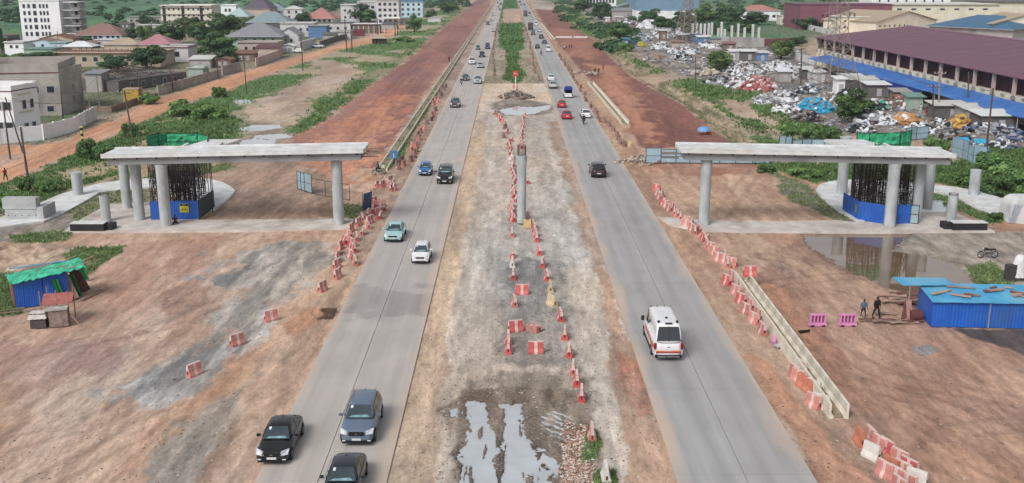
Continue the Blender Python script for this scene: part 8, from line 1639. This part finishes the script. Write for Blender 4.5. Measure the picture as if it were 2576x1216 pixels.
# ------------------------------------------------------------ poles, wires and pylons
WP = pm('wooden_pole', S(104, 92, 84), S(78, 68, 64), 2, .9, streak=(1, 1, .2)); CP_ = pm('concrete_pole', S(160, 156, 150), S(130, 126, 122), 2, .9)
TOPS = {}
def pole(label, bx, by, tx, ty, r=.14, arm=0, mat=WP, key=None, group='poles along the dirt road', h=None):
    x, y = G(bx, by); hh = h or HH(by, ty); k = pxm(by, hh); X2 = (tx - 1282) / F * ((y * CP) + (CH - hh) * SP); dx = max(-2.5, min(2.5, X2 - x))
    t = thing('utility_pole', label, 'pole', (x, y, -.1), 0, group); mb = MB(); mb.tube((0, 0, 0), (dx, 0, hh), r, r * .7, 8); mb.build('shaft', mat, t, True)
    for a in range(arm): mb = MB(); mb.box((dx, -.12, hh - .4 - a * .6), (2.2, .12, .12)); mb.build('crossarm', mat, t); [link('insulator', INS, None, t, (dx + s, -.12, hh - .28 - a * .6)) for s in (-.95, -.4, .4, .95)]
    TOPS[key or label] = Vector((x + dx, y, hh - .3)); return t
mb = MB(); mb.tube((0, 0, 0), (0, 0, .18), .06, n=6); INS = mb.mesh('insulator'); INS.materials.append(WPL)
pole('thick leaning pole at the left edge with a small white box', 75, 478, 52, 318, .16, 0, key='a'); pole('leaning pole before the white compound wall', 58, 384, 14, 243, .13, 0, key='b'); pole('second pole before the white wall, left of it', 26, 400, 8, 255, .14, 0, key='b2')
pole('pole at the bend of the dirt road behind the left bridge', 337, 366, 313, 226, .15, 1, key='c'); pole('slim pole beside the dirt road bush', 621, 238, 613, 142, .13, 1, key='d'); pole('pole standing on the sandy ground by the parked white car', 762, 178, 757, 85, .16, 1, key='e')
pole('left tall pole of the pair on the green', 873, 131, 867, 48, .2, 1, key='f'); pole('right tall pole of the pair on the green', 886, 131, 882, 58, .2, 0, key='g'); pole('pole behind the thatched hut', 951, 92, 949, 46, .2, 1, key='h'); pole('left far pole near the end of the dirt road', 994, 90, 993, 48, .2, 1, key='i'); pole('right far pole near the end of the dirt road', 1000, 88, 998, 46, .2, 0, key='j')
pole('grey pole in the yard beside the stained block', 252, 278, 243, 190, .15, 0, CP_, key='k'); pole('dark pole in front of the stained block', 162, 330, 153, 228, .12, 0, key='l'); pole('pole between the ruin and the ochre container', 358, 262, 345, 180, .13, 0, key='m'); pole('leaning timber prop against the ruin', 452, 230, 410, 160, .12, 0, key='n'); pole('upright pole in front of the timber ruin', 436, 230, 430, 170, .12, 0, key='o'); pole('pole by the low grey wall', 224, 282, 226, 240, .16, 0, CP_, key='p'); pole('pole beside the road walls under the pale green tree', 549, 198, 545, 130, .14, 1, key='q')
pole('thin pole above the tall white block foot', 146, 116, 145, 78, .15, 0, key='r'); pole('pole left of the cream block', 382, 100, 381, 58, .15, 0, key='s')
GR_ = 'poles in and around the scrapyard'
pole('grey pole left of the scrapyard cabins', 2014, 230, 2017, 120, .2, 0, key='ra', group=GR_); pole('pole before the blue awning near the pylon', 2187, 202, 2190, 130, .16, 0, key='rb', group=GR_); pole('lamp pole before the blue wall', 2360, 296, 2366, 178, .2, 1, CP_, key='rc', group=GR_); pole('pole with transformer left of the lamp pole', 2346, 306, 2349, 212, .16, 1, key='rd', group=GR_); pole('pole near the right end of the blue wall', 2434, 288, 2438, 180, .18, 0, key='re', group=GR_)
pole('tall dark pole at the right beyond the fence', 2480, 384, 2500, 220, .17, 0, key='rf', group=GR_); pole('slim pole on the bank left of the scrapyard', 1750, 222, 1750, 140, .12, 0, key='rg', group=GR_); pole('far pole before the steel sheds', 1526, 44, 1526, 2, .25, 0, CP_, key='rh', group=GR_); pole('far pole left of the steel warehouse', 1512, 40, 1510, 4, .22, 0, key='ri', group=GR_)
pole('pole over the dark far tree', 1552, 92, 1551, 46, .2, 0, key='rj', group=GR_); pole('pole right of the one over the dark far tree', 1564, 90, 1563, 46, .2, 0, key='rk', group=GR_); pole('pole beside the far white heap', 1580, 72, 1580, 30, .2, 0, key='rl', group=GR_); pole('pole before the concrete posts', 1836, 124, 1837, 76, .16, 0, key='rm', group=GR_); pole('white pole before the shelters', 1934, 175, 1935, 136, .14, 0, CP_, key='rn', group=GR_)
WIRE = pm('wire_black', S(60, 58, 60), None, 2, .8)
def wire(label, keys, offs=(0,)):
    t = thing('power_line', label, 'wire', (0, 0, 0))
    for a, b in zip(keys, keys[1:]):
        for o_ in offs:
            p, q = TOPS[a] + Vector((o_, 0, 0)), TOPS[b] + Vector((o_, 0, 0)); n = 10; mb = MB(); pts = [p.lerp(q, i / n) - Vector((0, 0, 1.2 * 4 * (i / n) * (1 - i / n))) for i in range(n + 1)]
            for i in range(n): mb.tube(pts[i], pts[i + 1], .022, n=4)
            mb.build('cable', WIRE, t)
wire('wires strung along the dirt road poles', ['b', 'c', 'd', 'e', 'f', 'h', 'i'], (-.8, .8)); wire('wire between the ruin poles', ['l', 'k', 'm', 'o', 'q']); wire('wires along the blue wall poles', ['rb', 'rd', 're', 'rf'], (0, .5)); wire('wire from the leaning left pole to the wall pole', ['a', 'b2'])
def pylon(label, bx, by, h, wb, sec=9, r=.09, arms=2):
    x, y = G(bx, by); t = thing('pylon', label, 'pylon', (x, y, 0), .3); LT = pm('pylon_steel', S(166, 156, 152), S(140, 118, 112), 1, .7, metal=.2)
    def w(z): f = z / h; return wb * (1 - f) ** 1.3 * .5 + .35 if f < .6 else wb * .4 ** 1.3 * .5 + .35 - (f - .6) * .3
    zs = [h * (k / sec) for k in range(sec + 1)]; cs = ((-1, -1), (1, -1), (1, 1), (-1, 1))
    for i, (sx, sy) in enumerate(cs):
        mb = MB()
        for a, b in zip(zs, zs[1:]): mb.tube((sx * w(a), sy * w(a), a), (sx * w(b), sy * w(b), b), r, n=5)
        mb.build('leg', LT, t)
    for a, b in zip(zs, zs[1:]):
        mb = MB()
        for i in range(4):
            p, q = cs[i], cs[(i + 1) % 4]; mb.tube((p[0] * w(a), p[1] * w(a), a), (q[0] * w(b), q[1] * w(b), b), r * .6, n=4); mb.tube((q[0] * w(a), q[1] * w(a), a), (p[0] * w(b), p[1] * w(b), b), r * .6, n=4); mb.tube((p[0] * w(b), p[1] * w(b), b), (q[0] * w(b), q[1] * w(b), b), r * .5, n=4)
            if a < h * .35: m_ = (a + b) / 2; mb.tube(((p[0] + q[0]) / 2 * w(m_), (p[1] + q[1]) / 2 * w(m_), m_), (p[0] * w(b), p[1] * w(b), b), r * .4, n=4)
        mb.build('lattice', LT, t)
    for k in range(arms):
        z = h * (.82 - .0 * k) if k == 0 else h * .98; mb = MB()
        for s in (-1, 1): mb.tube((0, 0, z + .9), (s * 4.2, 0, z), r * .7, n=4); mb.tube((0, -.3, z), (s * 4.2, 0, z), r * .7, n=4)
        mb.build('arm', LT, t)
        for s in (-4.1, -2.8, 2.8, 4.1): mb = MB(); mb.tube((s, 0, z), (s, 0, z - .7), .13, n=6); mb.build('insulator', GRL, t)
pylon('lattice steel pylon standing in the scrapyard before the warehouse', 2096, 226, 20.5, 8.2); pylon('far thin lattice pylon in front of the steel warehouse', 1727, 106, 26, 7, 11, .14)
# haze
if HAZE > 0:
    mb = MB(); mb.box((0, 2600, 28), (12400, 9400, 66)); o = mb.build('haze', None, None); m = bpy.data.materials.new('haze_air'); m.use_nodes = True; nt = m.node_tree; nt.nodes.clear(); out = nt.nodes.new('ShaderNodeOutputMaterial'); pv = nt.nodes.new('ShaderNodeVolumePrincipled')
    pv.inputs['Color'].default_value = (.80, .88, .96, 1); pv.inputs['Density'].default_value = HAZE; pv.inputs['Anisotropy'].default_value = .2; nt.links.new(pv.outputs[0], out.inputs['Volume']); o.data.materials.append(m); tag(o, 'thin pale haze over the whole place', None, None, 'stuff')
